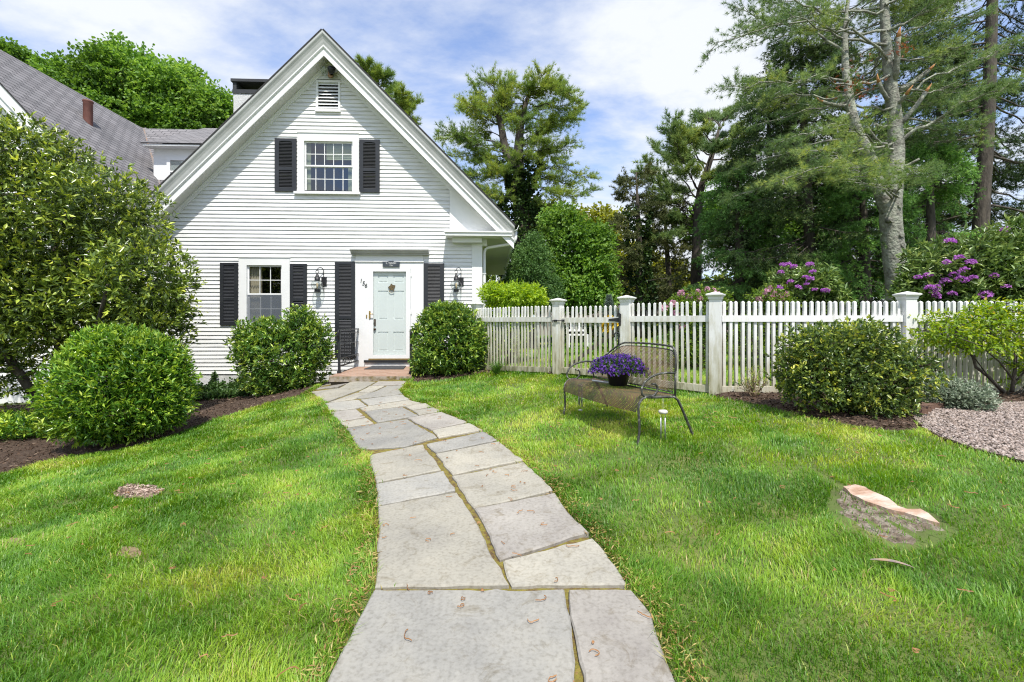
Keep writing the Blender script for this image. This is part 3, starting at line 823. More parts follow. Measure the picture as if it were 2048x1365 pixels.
# triangle between the return and the rake
zt0 = zr1 + .001
ui = uA + (zA - .34 / CO - zt0) / TAN
mb = MB(); mb.prism([(UC - .75, zt0), (ui, zt0), (UC - .75, zroof(UC - .75, .34))], -.048, -.031, T=lambda p, q, r: H(p, r, q)); mb.build('return_infill', Mwhite, house)

# ---- shutters
def shutter(rect, mid, arch=False, vb=-.016):
    u0, u1, z0, z1 = rect; mb = MB(); t0, t1 = vb - .032, vb; st = .058 if u1 - u0 > .42 else .07
    st = (u1 - u0) * .2
    hbox(mb, u0, u0 + st, t0, t1, z0, z1); hbox(mb, u1 - st, u1, t0, t1, z0, z1)
    rails = [(z0, z0 + .085), (z1 - .06, z1)] + [(z0 + (z1 - z0) * m_ - .035, z0 + (z1 - z0) * m_ + .035) for m_ in mid]
    for a, b in rails: hbox(mb, u0 + st, u1 - st, t0 + .002, t1 - .002, a, b)
    hbox(mb, u0 + st, u1 - st, t1 - .006, t1 - .003, z0 + .05, z1 - .05)
    rs_ = sorted(rails)
    for (a, b), (c, d) in zip(rs_[:-1], rs_[1:]):
        z = b + .012
        while z < c - .012:
            mb.quad(H(u0 + st, t0 + .004, z - .012), H(u1 - st, t0 + .004, z - .012), H(u1 - st, t1 - .008, z + .014), H(u0 + st, t1 - .008, z + .014))
            mb.quad(H(u0 + st, t0 + .004, z - .012), H(u0 + st, t0 + .008, z - .017), H(u1 - st, t0 + .008, z - .017), H(u1 - st, t0 + .004, z - .012))
            z += .0335
    if arch:
        um, hw = (u0 + u1) / 2, (u1 - u0) / 2 - st
        arc = [(um + hw * math.cos(t), z1 - .061 - .028 + .028 * math.sin(t)) for t in np.linspace(0, PI, 9)]
        mb.prism([(um + hw, z1 - .058), (um - hw, z1 - .058)] + arc[::-1], t0 + .003, t0 + .02, T=lambda p, q, r: H(p, r, q))
    return mb.build('shutter', Mblack, house)
shutter(hrect(551, 278.5, 594.3, 384), [.43], True); shutter(hrect(719.5, 281, 760, 386), [.43], True)
shutter(hrect(442, 526.5, 477.6, 651), [.42]); shutter(hrect(581.5, 528.5, 615, 651), [.42])
shutter(hrect(671, 525, 711.5, 715), [.42]); shutter(hrect(848, 527.5, 888.5, 716), [.42])

# ---- windows
def window(rect, sash_px, cols, rows_up, meet_py, bottom_py, sill_px, lower_cols, lower_rows, hd=.085):
    u0, u1, z0, z1 = rect; su0, z_t = hp(sash_px[0], sash_px[1]); su1 = hp(sash_px[2], sash_px[1])[0]
    zm = hp((sash_px[0] + sash_px[2]) / 2, meet_py)[1]; zb = hp((sash_px[0] + sash_px[2]) / 2, bottom_py)[1]
    mb = MB()
    hbox(mb, u0, su0, -.036, .07, z0, z1 - .001); hbox(mb, su1, u1, -.036, .07, z0, z1 - .001); hbox(mb, su0, su1, -.036, .07, z_t, z1 - .001)
    hbox(mb, su0, su1, -.03, .07, z0, zb - .035)
    hbox(mb, u0 - .01, u1 + .01, -.052, .0, z1, z1 + .02)
    win = mb.build('window', Mwhite, house)
    mb = MB(); s0, zs_t = hp(sill_px[0], sill_px[1]); s1 = hp(sill_px[2], sill_px[1])[0]
    hbox(mb, s0, s1, -.085, .0, zs_t - .055, zs_t); mb.build('sill', Mwhite, win)
    for k, (za, zc, v, cs, rws, nm) in enumerate(((zm - .012, z_t, .012, cols, rows_up, 'upper_sash'), (zb - .035, zm + .012, .038, lower_cols, lower_rows, 'lower_sash'))):
        mb = MB(); fw = .036
        hbox(mb, su0, su0 + fw, v, v + .024, za, zc); hbox(mb, su1 - fw, su1, v, v + .024, za, zc)
        hbox(mb, su0 + fw, su1 - fw, v, v + .024, za, za + fw); hbox(mb, su0 + fw, su1 - fw, v, v + .024, zc - fw, zc)
        for i in range(1, cs):
            x = su0 + fw + (su1 - su0 - 2 * fw) * i / cs; hbox(mb, x - .008, x + .008, v + .004, v + .018, za + fw, zc - fw)
        for i in range(1, rws):
            x = za + fw + (zc - za - 2 * fw) * i / rws
            for j in range(cs):
                xa = su0 + fw + (su1 - su0 - 2 * fw) * j / cs + (.008 if j else 0); xb = su0 + fw + (su1 - su0 - 2 * fw) * (j + 1) / cs - (.008 if j < cs - 1 else 0)
                hbox(mb, xa, xb, v + .004, v + .018, x - .008, x + .008)
        mb.build(nm, Mwhite, win)
        mb = MB(); pane(mb, su0 + fw * .7, su1 - fw * .7, v + .011, za + fw * .7, zc - fw * .7); mb.build('pane', Mglass, win)
    mb = MB()
    a, b, c, d = su0 - .3, su1 + .3, z0 - .3, z1 + .3
    mb.quad(H(a, .9, c), H(b, .9, c), H(b, .9, d), H(a, .9, d)); mb.quad(H(a, .08, c), H(b, .08, c), H(b, .9, c), H(a, .9, c)); mb.quad(H(a, .08, d), H(b, .08, d), H(b, .9, d), H(a, .9, d))
    mb.quad(H(a, .08, c), H(a, .9, c), H(a, .9, d), H(a, .08, d)); mb.quad(H(b, .08, c), H(b, .9, c), H(b, .9, d), H(b, .08, d))
    mb.build('room', Mdark, win)
    return win, su0, su1, zb, z_t, zm
def curtain(win, u0, u1, z0, z1, m=Mcurt, v=.11, parent=None):
    mb = MB(); n = 40
    us_ = np.linspace(u0, u1, n); vv = v + .018 * np.sin(np.arange(n) * 1.25) + .006 * np.sin(np.arange(n) * 3.1)
    mb.grid([[H(u, w_, z) for u, w_ in zip(us_, vv)] for z in np.linspace(z0, z1, 4)]); mb.build('curtain', m, win)
wn, a, b, c, d, e = window(WL, (494.7, 531, 564.5), 3, 2, 589, 645, (476, 652, 583), 3, 2)
curtain(wn, a, a + (b - a) * .36, c, d)
ms, nt, nd, lk = new_mat('insect_screen'); o_ = N(nt, 'ShaderNodeOutputMaterial'); t_ = N(nt, 'ShaderNodeBsdfTransparent'); d_ = N(nt, 'ShaderNodeBsdfDiffuse'); d_.inputs[0].default_value = (.17, .19, .22, 1); x_ = N(nt, 'ShaderNodeMixShader'); x_.inputs[0].default_value = .6
lk.new(t_.outputs[0], x_.inputs[1]); lk.new(d_.outputs[0], x_.inputs[2]); lk.new(x_.outputs[0], o_.inputs[0])
mb = MB(); pane(mb, a + .004, b - .004, .004, c - .03, e - .014); mb.build('insect_screen', ms, wn)
wn, a, b, c, d, e = window(WU, (609, 283, 706), 5, 2, 332.5, 381, (590, 384.5, 722), 5, 2)
mb = MB(); hbox(mb, a + (b - a) * .42, b, .10, .105, e - .02 + (d - e) * .35, d)
for k in range(9): hbox(mb, a + (b - a) * .42, b, .092, .0995, e + (d - e) * (.4 + .06 * k), e + (d - e) * (.4 + .06 * k) + .012)
mb.build('window_blind', Mblind, wn)
curtain(wn, b - (b - a) * .13, b, c, e, Mblind); curtain(wn, a, a + (b - a) * .10, c, d, Mblind)

# ---- gable vent
u0, u1, z0, z1 = VT; mb = MB(); fw = .05
hbox(mb, u0, u0 + fw, -.036, .04, z0, z1); hbox(mb, u1 - fw, u1, -.036, .04, z0, z1); hbox(mb, u0 + fw, u1 - fw, -.036, .04, z0, z0 + fw); hbox(mb, u0 + fw, u1 - fw, -.036, .04, z1 - fw, z1)
hbox(mb, u0 - .01, u1 + .01, -.06, .0, z0 - .03, z0)
vent = mb.build('gable_vent', Mwhite, house)
mb = MB(); n = 8
for i in range(n):
    z = z0 + fw + (z1 - z0 - 2 * fw) * (i + .35) / n
    mb.prism([(-.03, z - .012), (-.022, z - .012), (.03, z + .052), (.022, z + .052)], u0 + fw, u1 - fw, T=lambda p, q, r: H(r, p, q))
mb.build('louvres', Mwhite, vent)
mb = MB(); hbox(mb, u0 + fw, u1 - fw, .041, .045, z0, z1); mb.build('vent_backing', Mdark, vent)

# ---- door surround and door
mb = MB()
c0, c1, cz0, cz1 = hrect(701.5, 499, 857.5, 511, -.12)
prof = [(-.0, cz1), (-.20, cz1), (-.20, cz1 - .03), (-.17, cz1 - .05), (-.145, cz1 - .09), (-.11, cz1 - .105), (-.11, cz1 - .125), (.0, cz1 - .125)]
mb.prism(prof, c0, c1, T=lambda p, q, r: H(r, p, q))
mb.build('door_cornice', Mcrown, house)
su0, su1, sz0, sz1 = hrect(712.5, 525, 847, 733); d0, d1, dz0, dz1 = hrect(738.5, 537, 822.5, 717)
ztopf = cz1 - .126
mb = MB()
hbox(mb, su0, d0, -.045, .06, sz0, sz1); hbox(mb, d1, su1, -.045, .06, sz0, sz1); hbox(mb, d0, d1, -.045, .06, dz1, sz1)
hbox(mb, su0, su1, -.04, .06, sz1 + .03, ztopf); hbox(mb, su0 - .015, su1 + .015, -.07, .0, sz1 + .001, sz1 + .029)
hbox(mb, su0 - .008, su0 - .001, -.055, .0, sz0, sz1); hbox(mb, su1 + .001, su1 + .008, -.055, .0, sz0, sz1)
mb.build('door_surround', Mwhite, house)
g0_, g1_, gz0, gz1 = hrect(747.5, 544, 813, 710)
mb = MB()
e = .004
hbox(mb, d0 + e, g0_, -.062, -.036, dz0, dz1 - e); hbox(mb, g1_, d1 - e, -.062, -.036, dz0, dz1 - e); hbox(mb, g0_, g1_, -.062, -.036, dz0, gz0); hbox(mb, g0_, g1_, -.062, -.036, gz1, dz1 - e)
for z in (dz0 + .25, dz0 + 1.05, dz1 - .2): hbox(mb, d1 - e + .0005, d1 + .02, -.068, -.047, z, z + .07)
storm = mb.build('storm_door', Mwhite, house)
mb = MB(); pane(mb, g0_ - .005, g1_ + .005, -.05, gz0 - .005, gz1 + .005); mb.build('pane', Mclear, storm)
hu, hz_ = hp(741, 630)
mb = MB(); hbox(mb, hu - .018, hu + .018, -.078, -.0625, hz_ - .10, hz_ + .09); mb.tube([H(hu, -.07, hz_ + .02), H(hu, -.12, hz_ + .02), H(hu + .03, -.125, hz_ + .02), H(hu + .10, -.12, hz_ + .01)], .011, k=7)
hbox(mb, d0 - .06, d0 - .035, -.06, -.0455, hz_ - .075, hz_ - .0)
mb.build('handle', Mbrass, storm)
# inner door: six raised panels
mb = MB(); v0 = .0; uL0, uL1 = d0 + .01, d1 - .01
hbox(mb, uL0, uL1, v0 + .014, v0 + .05, dz0, dz1)
gw = g1_ - g0_
pu = [(g0_ + gw * .13, g0_ + gw * .44), (g0_ + gw * .60, g0_ + gw * .92)]
pz = [(hp(780, 704)[1] + .02, hp(780, 664)[1]), (hp(780, 639)[1], hp(780, 582)[1]), (hp(780, 566)[1], hp(780, 551)[1])]
# stiles and rails proud of the panels
zed = [dz0] + [q for p in pz for q in p] + [dz1]
for i in range(0, len(zed), 2): hbox(mb, uL0, uL1, v0, v0 + .0135, zed[i], zed[i + 1])
for (za, zc) in pz:
    for (a, b) in ((uL0, pu[0][0]), (pu[0][1], pu[1][0]), (pu[1][1], uL1)): hbox(mb, a, b, v0 + .0005, v0 + .0135, za, zc)
    for (a, b) in pu: hbox(mb, a + .03, b - .03, v0 + .005, v0 + .0138, za + .03, zc - .03)
door = mb.build('door', Mdoor, house)
mb = MB(); ku, kz = hp(783.5, 575)
wing = [(-.085, -.01), (-.055, .03), (-.04, .02), (-.02, .07), (.0, .085), (.02, .06), (.045, .05), (.085, .045), (.07, -.02), (.055, -.01), (.05, -.07), (.0, -.075), (-.045, -.06), (-.055, -.02)]
mb.prism([(ku + a, kz + b) for a, b in wing], -.024, -.002, T=lambda p, q, r: H(p, r, q))
mb.tube([H(ku + .06 * math.cos(t), -.03, kz - .07 + .05 * math.sin(t)) for t in np.linspace(PI, 2 * PI, 9)], .008, k=6)
mb.build('knocker', mat('dark_brass', [(.05, .035, .015), (.35, .22, .08)], scale=30, rough=.4, metal=.8), door)
mb = MB(); lu, lz = hp(750, 642)
mb.box(lu - .02, lu + .02, -.012, -.001, lz - .12, lz + .04, T=H); mb.tube([H(lu, -.01, lz + .02), H(lu, -.03, lz), H(lu, -.03, lz - .1), H(lu, -.01, lz - .12)], .010, k=6)
mb.lathe([(0, -.03), (.025, -.02), (.03, 0), (.02, .02), (0, .026)], H(lu, -.022, lz - .2), k=10)
mb.build('handle', mat('bronze', [(.06, .035, .02), (.14, .08, .04)], rough=.4, metal=.9), door)
mb = MB(); tz1, tz0 = hp(780, 715.5)[1], hp(780, 720)[1]
hbox(mb, d0, d1, -.075, .0, tz0, dz0 - .001); mb.build('threshold', mat('worn_oak', [(.16, .10, .03), (.28, .19, .06)], scale=20, rough=.6), house)
b0, b1, bz0, bz1 = hrect(730.5, 720, 829, 724.5)
mb = MB(); hbox(mb, b0, b1, -.12, .0, bz0, tz0 - .001); mb.build('door_step', Miron, house)
mb = MB(); hbox(mb, b0 + .01, b1, -.09, -.046, .2, bz0 - .001); mb.build('step_riser', Mfound, house)

def text_mesh(s, size, depth=.004, font_shear=0.):
    cu = bpy.data.curves.new('lettering', 'FONT'); cu.body = s; cu.size = size; cu.extrude = depth; cu.align_x = 'CENTER'; cu.align_y = 'CENTER'; cu.shear = font_shear
    o = bpy.data.objects.new('lettering', cu); COL.objects.link(o)
    dg = bpy.context.evaluated_depsgraph_get(); me = bpy.data.meshes.new_from_object(o.evaluated_get(dg))
    bpy.data.objects.remove(o); return me
def wall_text(name, s, px, py, v, size, m, parent, shear=0., rot=0., depth=.004):
    me = text_mesh(s, size, depth, shear); u, z = hp(px, py, v)
    cr, sr = math.cos(rot), math.sin(rot)
    for vt in me.vertices:
        a, b, c = vt.co; a, b = a * cr - b * sr, a * sr + b * cr
        vt.co = H(u + a, v - c, z + b)
    me.materials.clear(); me.materials.append(m)
    o = bpy.data.objects.new(name, me); link(o, parent); return o
for s, px, py in (('1', 721.8, 562.5), ('5', 726.8, 567.5), ('6', 731.6, 572)):
    wall_text('house_number', s, px, py, -.05, .135, Miron, house, shear=.15)
# plaque over the door
pu0, pu1, pz0, pz1 = hrect(765.5, 523.5, 799.5, 534, -.07)
pb = H((pu0 + pu1) / 2, -.07, pz0)
plq = empty('name_plaque', pb, 'small dark slate plaque with white lettering above the front door', 'sign')
mb = MB(); um = (pu0 + pu1) / 2
mb.prism([(pu0, pz0), (pu1, pz0), (pu1, pz1 - .004), (um + .07, pz1 - .002), (um + .05, pz1 + .012), (um - .05, pz1 + .012), (um - .07, pz1 - .002), (pu0, pz1 - .004)], -.088, -.0715, T=lambda p, q, r: H(p, r, q))
mb.build('board', mat('slate_paint', [(.035, .045, .06), (.055, .065, .08)], rough=.5), plq)
Mlett = mat('white_lettering', [(.7, .7, .68)], rough=.6)
wall_text('lettering', 'L. WUSH', 782, 526.8, -.089, .062, Mlett, plq, depth=.001); wall_text('lettering', '156', 782, 531.3, -.089, .05, Mlett, plq, depth=.001)

# ---- chimney, transverse roof, dormer, left wing
ZR = 8.07; SB = 1.0; UR = -8.4; VR = 5.6
roof_plane('roof_slope', [(UR - .1, VR - 4.6, ZR - 4.6 * SB), (-.3, VR - 4.6, ZR - 4.6 * SB), (-.3, VR, ZR), (UR - .1, VR, ZR)], th=.03)
roof_plane('roof_slope', [(UR - .1, VR + 4.6, ZR - 4.6), (-.3, VR + 4.6, ZR - 4.6), (-.3, VR, ZR), (UR - .1, VR, ZR)], th=.03)
SL = 1.10
roof_plane('roof_slope', [(UR + 3.9, -.36, ZR - 3.9 * SL), (UR + 3.9, VR + .05, ZR - 3.9 * SL), (UR, VR + .05, ZR), (UR, -.36, ZR)], th=.03)
roof_plane('roof_slope', [(UR - 4.5, -.36, ZR - 4.5 * SL), (UR - 4.5, VR + .05, ZR - 4.5 * SL), (UR, VR + .05, ZR), (UR, -.36, ZR)], th=.03)
def wing_span(z):
    w_ = (ZR - .4 * math.sqrt(1 + SL * SL) - z) / SL
    return (UR - w_, UR + w_)
TW = lambda u, v, z: H(u, v + .02, z)
clapboards('clapboard_wall', UR - 4.1, UL - .001, ZB - .3, wing_span, ZR, TW, seed=8)
mb = MB(); mb.prism([(UR - 4.1, ZB - 1.2), (UL - .002, ZB - 1.2), (UL - .002, 3.0), (UR + 3.6, 3.5), (UR, ZR - .45), (UR - 4.1, 3.0)], .035, .08, T=lambda p, q, r: H(p, r, q)); mb.build('wall_core', Mwhite, house)
mb = MB(); sq = math.sqrt(1 + SL * SL)
for s in (1, -1):
    for d0_, d1_, va, vb in ((.0, .20, -.34, -.28), (.20, .33, -.30, -.25), (.30, .34, -.25, .0), (.34, .56, -.03, .018)):
        P_ = [(UR, ZR - d0_ * sq), (UR + s * 3.9, ZR - 3.9 * SL - d0_ * sq), (UR + s * 3.9, ZR - 3.9 * SL - d1_ * sq), (UR, ZR - d1_ * sq)]
        mb.prism(P_, va, vb, T=lambda p, q, r: H(p, r, q))
mb.build('rake_fascia', Mwhite, house)
# valley rust marks are part of the flashing strip
Mrust = mat('rusty_flashing', [(.16, .155, .16), (.18, .165, .16), (.20, .15, .12), (.40, .19, .08)], scale=4, rough=.8)
mb = MB()
va = []
for t in np.linspace(.0, 3.9, 24):
    va.append((UR + t / SL, VR - t, ZR - t + .05))
mb.grid([[H(u - .06, v - .05, z + .02), H(u, v, z + .0), H(u + .06, v + .06, z + .04)] for u, v, z in va]); mb.build('valley_flashing', Mrust, house)
# shed dormer
DU0, DV, DZ = hp(303, 290, 3.0)[0], 3.0, hp(350, 289, 2.75)[1]
roof_plane('dormer_roof', [(DU0 - .1, DV - .28, DZ), (DU0 + 3.4, DV - .28, DZ), (DU0 + 3.4, VR + .02, ZR + .06), (DU0 - .1, VR + .02, ZR + .06)], th=.03)
mb = MB()
hbox(mb, DU0 + .06, DU0 + 3.3, DV, DV + .05, ZR - (VR - DV) * SB - .2, DZ - .02); mb.prism([(DV, ZR - (VR - DV) - .1), (VR - .1, ZR - .2), (VR - .1, ZR), (DV, DZ + .05)], DU0 + .06, DU0 + .11, T=lambda p, q, r: H(r, p + .051, q))
hbox(mb, DU0 - .06, DU0 + 3.3, DV - .26, DV + .04, DZ - .05, DZ - .005)
dorm = mb.build('dormer', Mwhite, house)
mb = MB(); w0, wz = hp(335, 315, DV)
for a in range(2): hbox(mb, w0 + .10 + a * 1.1, w0 + .95 + a * 1.1, DV - .012, DV - .008, DZ - 1.35, wz - .08)
mb.build('pane', Mglass, dorm)
mb = MB()
for a in range(2):
    x0_ = w0 + a * 1.1; hbox(mb, x0_, x0_ + .10, DV - .04, DV - .001, DZ - 1.4, wz); hbox(mb, x0_ + .95, x0_ + 1.05, DV - .04, DV - .001, DZ - 1.4, wz); hbox(mb, x0_ + .10, x0_ + .95, DV - .04, DV - .001, wz - .1, wz)
    hbox(mb, x0_ + .10, x0_ + .95, DV - .03, DV - .013, DZ - .75, DZ - .70)
mb.build('window', Mwhite, dorm)
# chimney
c0u, c1u = hp(467, 200, 7.2)[0], hp(535, 200, 7.2)[0]; ct = hp(500, 160, 7.2)[1]; cb_ = hp(500, 188, 7.2)[1]
Mwbrick = mat('white_brick', [(.55, .55, .54), (.76, .76, .75)], scale=6, rough=.85, bump=1, bscale=9, stretch=(3, 3, 14), bdist=.03)
Mdbrick = mat('black_brick', [(.018, .02, .024), (.05, .054, .06)], scale=6, rough=.8, bump=.6, bscale=9, stretch=(3, 3, 14))
mb = MB(); hbox(mb, c0u, c1u, 7.2, 8.0, 5.5, cb_); chim = mb.build('chimney', Mwbrick, house)
mb = MB(); hh = ct - cb_
hbox(mb, c0u - .03, c1u + .03, 7.17, 8.03, cb_ + .001, cb_ + hh * .28); hbox(mb, c0u - .02, c0u + .12, 7.18, 8.02, cb_ + hh * .28, ct - hh * .2); hbox(mb, c1u - .12, c1u + .02, 7.18, 8.02, cb_ + hh * .28, ct - hh * .2)
hbox(mb, c0u - .07, c1u + .07, 7.12, 8.08, ct - hh * .2, ct); hbox(mb, c0u + .55, c0u + 1.0, 7.4, 7.8, ct + .001, ct + .06); mb.build('chimney_cap', Mdbrick, chim)
# vent pipe on the left slope
pu_, pv_ = -7.2, 2.05
mb = MB(); pxu = hp(176, 300, 2.0)[0]; pz_ = ZR - (pxu - UR) * SL
mb.lathe([(.0, .62), (.115, .62), (.125, .60), (.115, .57), (.105, .55), (.105, -.2)], H(pxu, 2.0, pz_), k=16); mb.build('vent_pipe', mat('rusty_pipe', [(.10, .035, .025), (.19, .075, .055)], scale=6, rough=.7), house)

# ---- things fixed to or standing by the front
def lantern(px, label):
    u, zc = hp(px, 570, -.17); zt = hp(px, 533, -.12)[1]
    base = H(u, -.17, zc - .17)
    L = empty('wall_lantern', base, label, 'wall lantern', 'black onion lanterns beside the front door')
    s = 1.0
    c = H(u, -.17, zc)
    mb = MB(); prof = [(.055, -.105), (.09, -.095), (.118, -.06), (.132, -.02), (.132, .015), (.115, .055), (.085, .085), (.055, .10)]
    mb.lathe(prof, c, k=20); mb.build('globe', Mclear, L)
    mb = MB()
    mb.lathe([(.0, -.165), (.062, -.165), (.062, -.105), (.0, -.105)], c, k=14, smooth=False)
    mb.lathe([(.06, .10), (.06, .17), (.052, .172), (.03, .23), (.012, .265), (.008, .28), (0, .28)], c, k=14)
    for k in range(6):
        t = 2 * PI * k / 6 + .3
        mb.tube([(c[0] + (r_ + .003) * math.cos(t), c[1] + (r_ + .003) * math.sin(t), c[2] + z_) for r_, z_ in prof], .002, k=4)
    mb.tube([(c[0] + .137 * math.cos(t), c[1] + .137 * math.sin(t), c[2]) for t in np.linspace(0, 2 * PI, 21)[:-1]], .0025, k=4, closed=True)
    mb.build('cage', Miron, L)
    mb = MB(); mb.lathe([(0, -.10), (.02, -.10), (.02, -.03), (.028, .0), (.022, .04), (0, .055)], c, k=10); mb.build('bulb', mat('bulb_glass', [(.7, .55, .35)], rough=.3), L)
    mb = MB(); hbox(mb, u + .045, u + .165, -.04, -.016, zc - .01, zc + .19)
    ub_ = u + .105
    arc = [H(ub_, -.04, zc - .16), H(ub_, -.055, zc + .1), H(ub_, -.06, zc + .3)] + [H(ub_ - (.0525 - .0525 * math.cos(t)), -.06 - .055 * (1 - math.cos(t)), zc + .33 + .08 * math.sin(t)) for t in np.linspace(.1, PI, 9)] + [H(u - .012, -.17, zc + .32)]
    mb.tube(arc, .0085, k=6)
    mb.tube([H(u + .036 * math.cos(t), -.17, zc + .305 + .036 * math.sin(t)) for t in np.linspace(0, 2 * PI, 15)[:-1]], .006, k=5, closed=True)
    mb.build('bracket', Miron, L)
lantern(634.5, 'black onion lantern on the wall between the window and the door')
lantern(912.5, 'black onion lantern on the wall beside the white corner board')

# floodlight in the gable peak
fu, fz = hp(660, 147, -.1)
fl = empty('floodlight', H(fu, -.03, fz), 'twin floodlight with bare bulbs under the gable peak', 'floodlight')
mb = MB(); mb.lathe([(0, -.06), (.05, -.06), (.05, .0), (0, .02)], H(fu, -.10, fz - .02), k=12); hbox(mb, fu - .05, fu + .05, -.10, -.032, fz - .06, fz + .05); mb.build('fixture', mat('copper_box', [(.30, .17, .09), (.42, .27, .17)], rough=.5, scale=12), fl)
mb = MB(); p = np.array(H(fu - .12, -.14, fz + .04)); mb.lathe([(.0, -.10), (.045, -.10), (.08, -.02), (.09, .05), (.07, .075), (.0, .08)], p, k=14); mb.build('bulb', Mclear, fl)
mb = MB(); p = np.array(H(fu + .06, -.17, fz + .02)); mb.lathe([(.03, -.085), (.04, -.085), (.085, .02), (.09, .07), (.075, .07), (.03, -.06)], p, k=16); mb.build('lamp_shade', Miron, fl)
# ---------------------------------------------------------------- brick stoop, railings, mat
def stoop_brick():
    m, nt, nd, lk = new_mat('stoop_brick')
    out = N(nt, 'ShaderNodeOutputMaterial'); b = N(nt, 'ShaderNodeBsdfPrincipled'); b.inputs['Roughness'].default_value = .9; lk.new(b.outputs[0], out.inputs[0])
    tc = N(nt, 'ShaderNodeTexCoord'); ge = N(nt, 'ShaderNodeNewGeometry'); sp = N(nt, 'ShaderNodeSeparateXYZ'); lk.new(tc.outputs['Object'], sp.inputs[0])
    sn = N(nt, 'ShaderNodeSeparateXYZ'); lk.new(ge.outputs['Normal'], sn.inputs[0])
    up = N(nt, 'ShaderNodeMath', operation='GREATER_THAN'); up.inputs[1].default_value = .6; lk.new(sn.outputs[2], up.inputs[0])
    # top: bricks in x and y; front: a soldier course in x and z
    mxv = N(nt, 'ShaderNodeMix', data_type='FLOAT'); lk.new(up.outputs[0], mxv.inputs[0]); mxv.inputs[2].default_value = .0; lk.new(sp.outputs[1], mxv.inputs[3])
    cb = N(nt, 'ShaderNodeCombineXYZ'); lk.new(sp.outputs[0], cb.inputs[0]); lk.new(mxv.outputs[0], cb.inputs[1])
    bw = N(nt, 'ShaderNodeMix', data_type='FLOAT'); lk.new(up.outputs[0], bw.inputs[0]); bw.inputs[2].default_value = .068; bw.inputs[3].default_value = .205
    br = N(nt, 'ShaderNodeTexBrick'); br.inputs['Scale'].default_value = 1; br.inputs['Row Height'].default_value = .1; br.inputs['Mortar Size'].default_value = .006
    lk.new(bw.outputs[0], br.inputs['Brick Width']); lk.new(cb.outputs[0], br.inputs['Vector'])
    br.inputs['Color1'].default_value = (.30, .17, .115, 1); br.inputs['Color2'].default_value = (.42, .27, .20, 1); br.inputs['Mortar'].default_value = (.34, .29, .24, 1)
    nz = N(nt, 'ShaderNodeTexNoise'); nz.inputs['Scale'].default_value = 9; nz.inputs['Detail'].default_value = 6; lk.new(tc.outputs['Object'], nz.inputs['Vector'])
    r = ramp(nt, [(.42, (0, 0, 0)), (.62, (1, 1, 1))]); lk.new(nz.outputs[0], r.inputs[0])
    moss = ramp(nt, [(.3, (.05, .035, .015)), (.6, (.17, .13, .03)), (.8, (.22, .15, .05))]); n3 = N(nt, 'ShaderNodeTexNoise'); n3.inputs['Scale'].default_value = 28; lk.new(tc.outputs['Object'], n3.inputs['Vector']); lk.new(n3.outputs[0], moss.inputs[0])
    inv = N(nt, 'ShaderNodeMath', operation='MULTIPLY_ADD'); inv.inputs[1].default_value = -.75; inv.inputs[2].default_value = .9; lk.new(up.outputs[0], inv.inputs[0])
    f = N(nt, 'ShaderNodeMath', operation='MULTIPLY'); lk.new(r.outputs[0], f.inputs[0]); lk.new(inv.outputs[0], f.inputs[1])
    mx = N(nt, 'ShaderNodeMixRGB'); lk.new(f.outputs[0], mx.inputs[0]); lk.new(br.outputs[0], mx.inputs[1]); lk.new(moss.outputs[0], mx.inputs[2]); lk.new(mx.outputs[0], b.inputs['Base Color'])
    bp = N(nt, 'ShaderNodeBump'); bp.inputs['Strength'].default_value = .6; bp.inputs['Distance'].default_value = .01; bp.invert = True; lk.new(br.outputs['Fac'], bp.inputs['Height']); lk.new(bp.outputs[0], b.inputs['Normal'])
    return m
zp = EYE - 1.055
def on_plane(px, py, z):
    Y = (EYE - z) * FOC / (py - PY); return np.array([(px - PX) / FOC * Y, Y, z])
fl_, fr_ = on_plane(657.5, 753.5, zp), on_plane(823, 753, zp)
bl, br_ = np.array(H(hp(712, 733)[0], -.091, zp)), np.array(H(hp(833, 733)[0], -.091, zp))
mb = MB(); n = 26
top = [(fl_[0], fl_[1]), (fr_[0], fr_[1]), (br_[0], br_[1]), (bl[0], bl[1])]
mb.prism(top, zp - .105, zp)
stoop = mb.build('brick_stoop', stoop_brick(), label='low brick stoop with mossy front edge below the front door', cat='doorstep')
mb = MB(); cxy = np.mean(top, 0); mb.prism([tuple(cxy + (np.array(q) - cxy) * .965) for q in top], -.45, zp - .106)
mb.build('stoop_base', mat('stoop_base', [(.04, .03, .02), (.10, .08, .05)], scale=8, rough=.95, bump=.5), stoop)

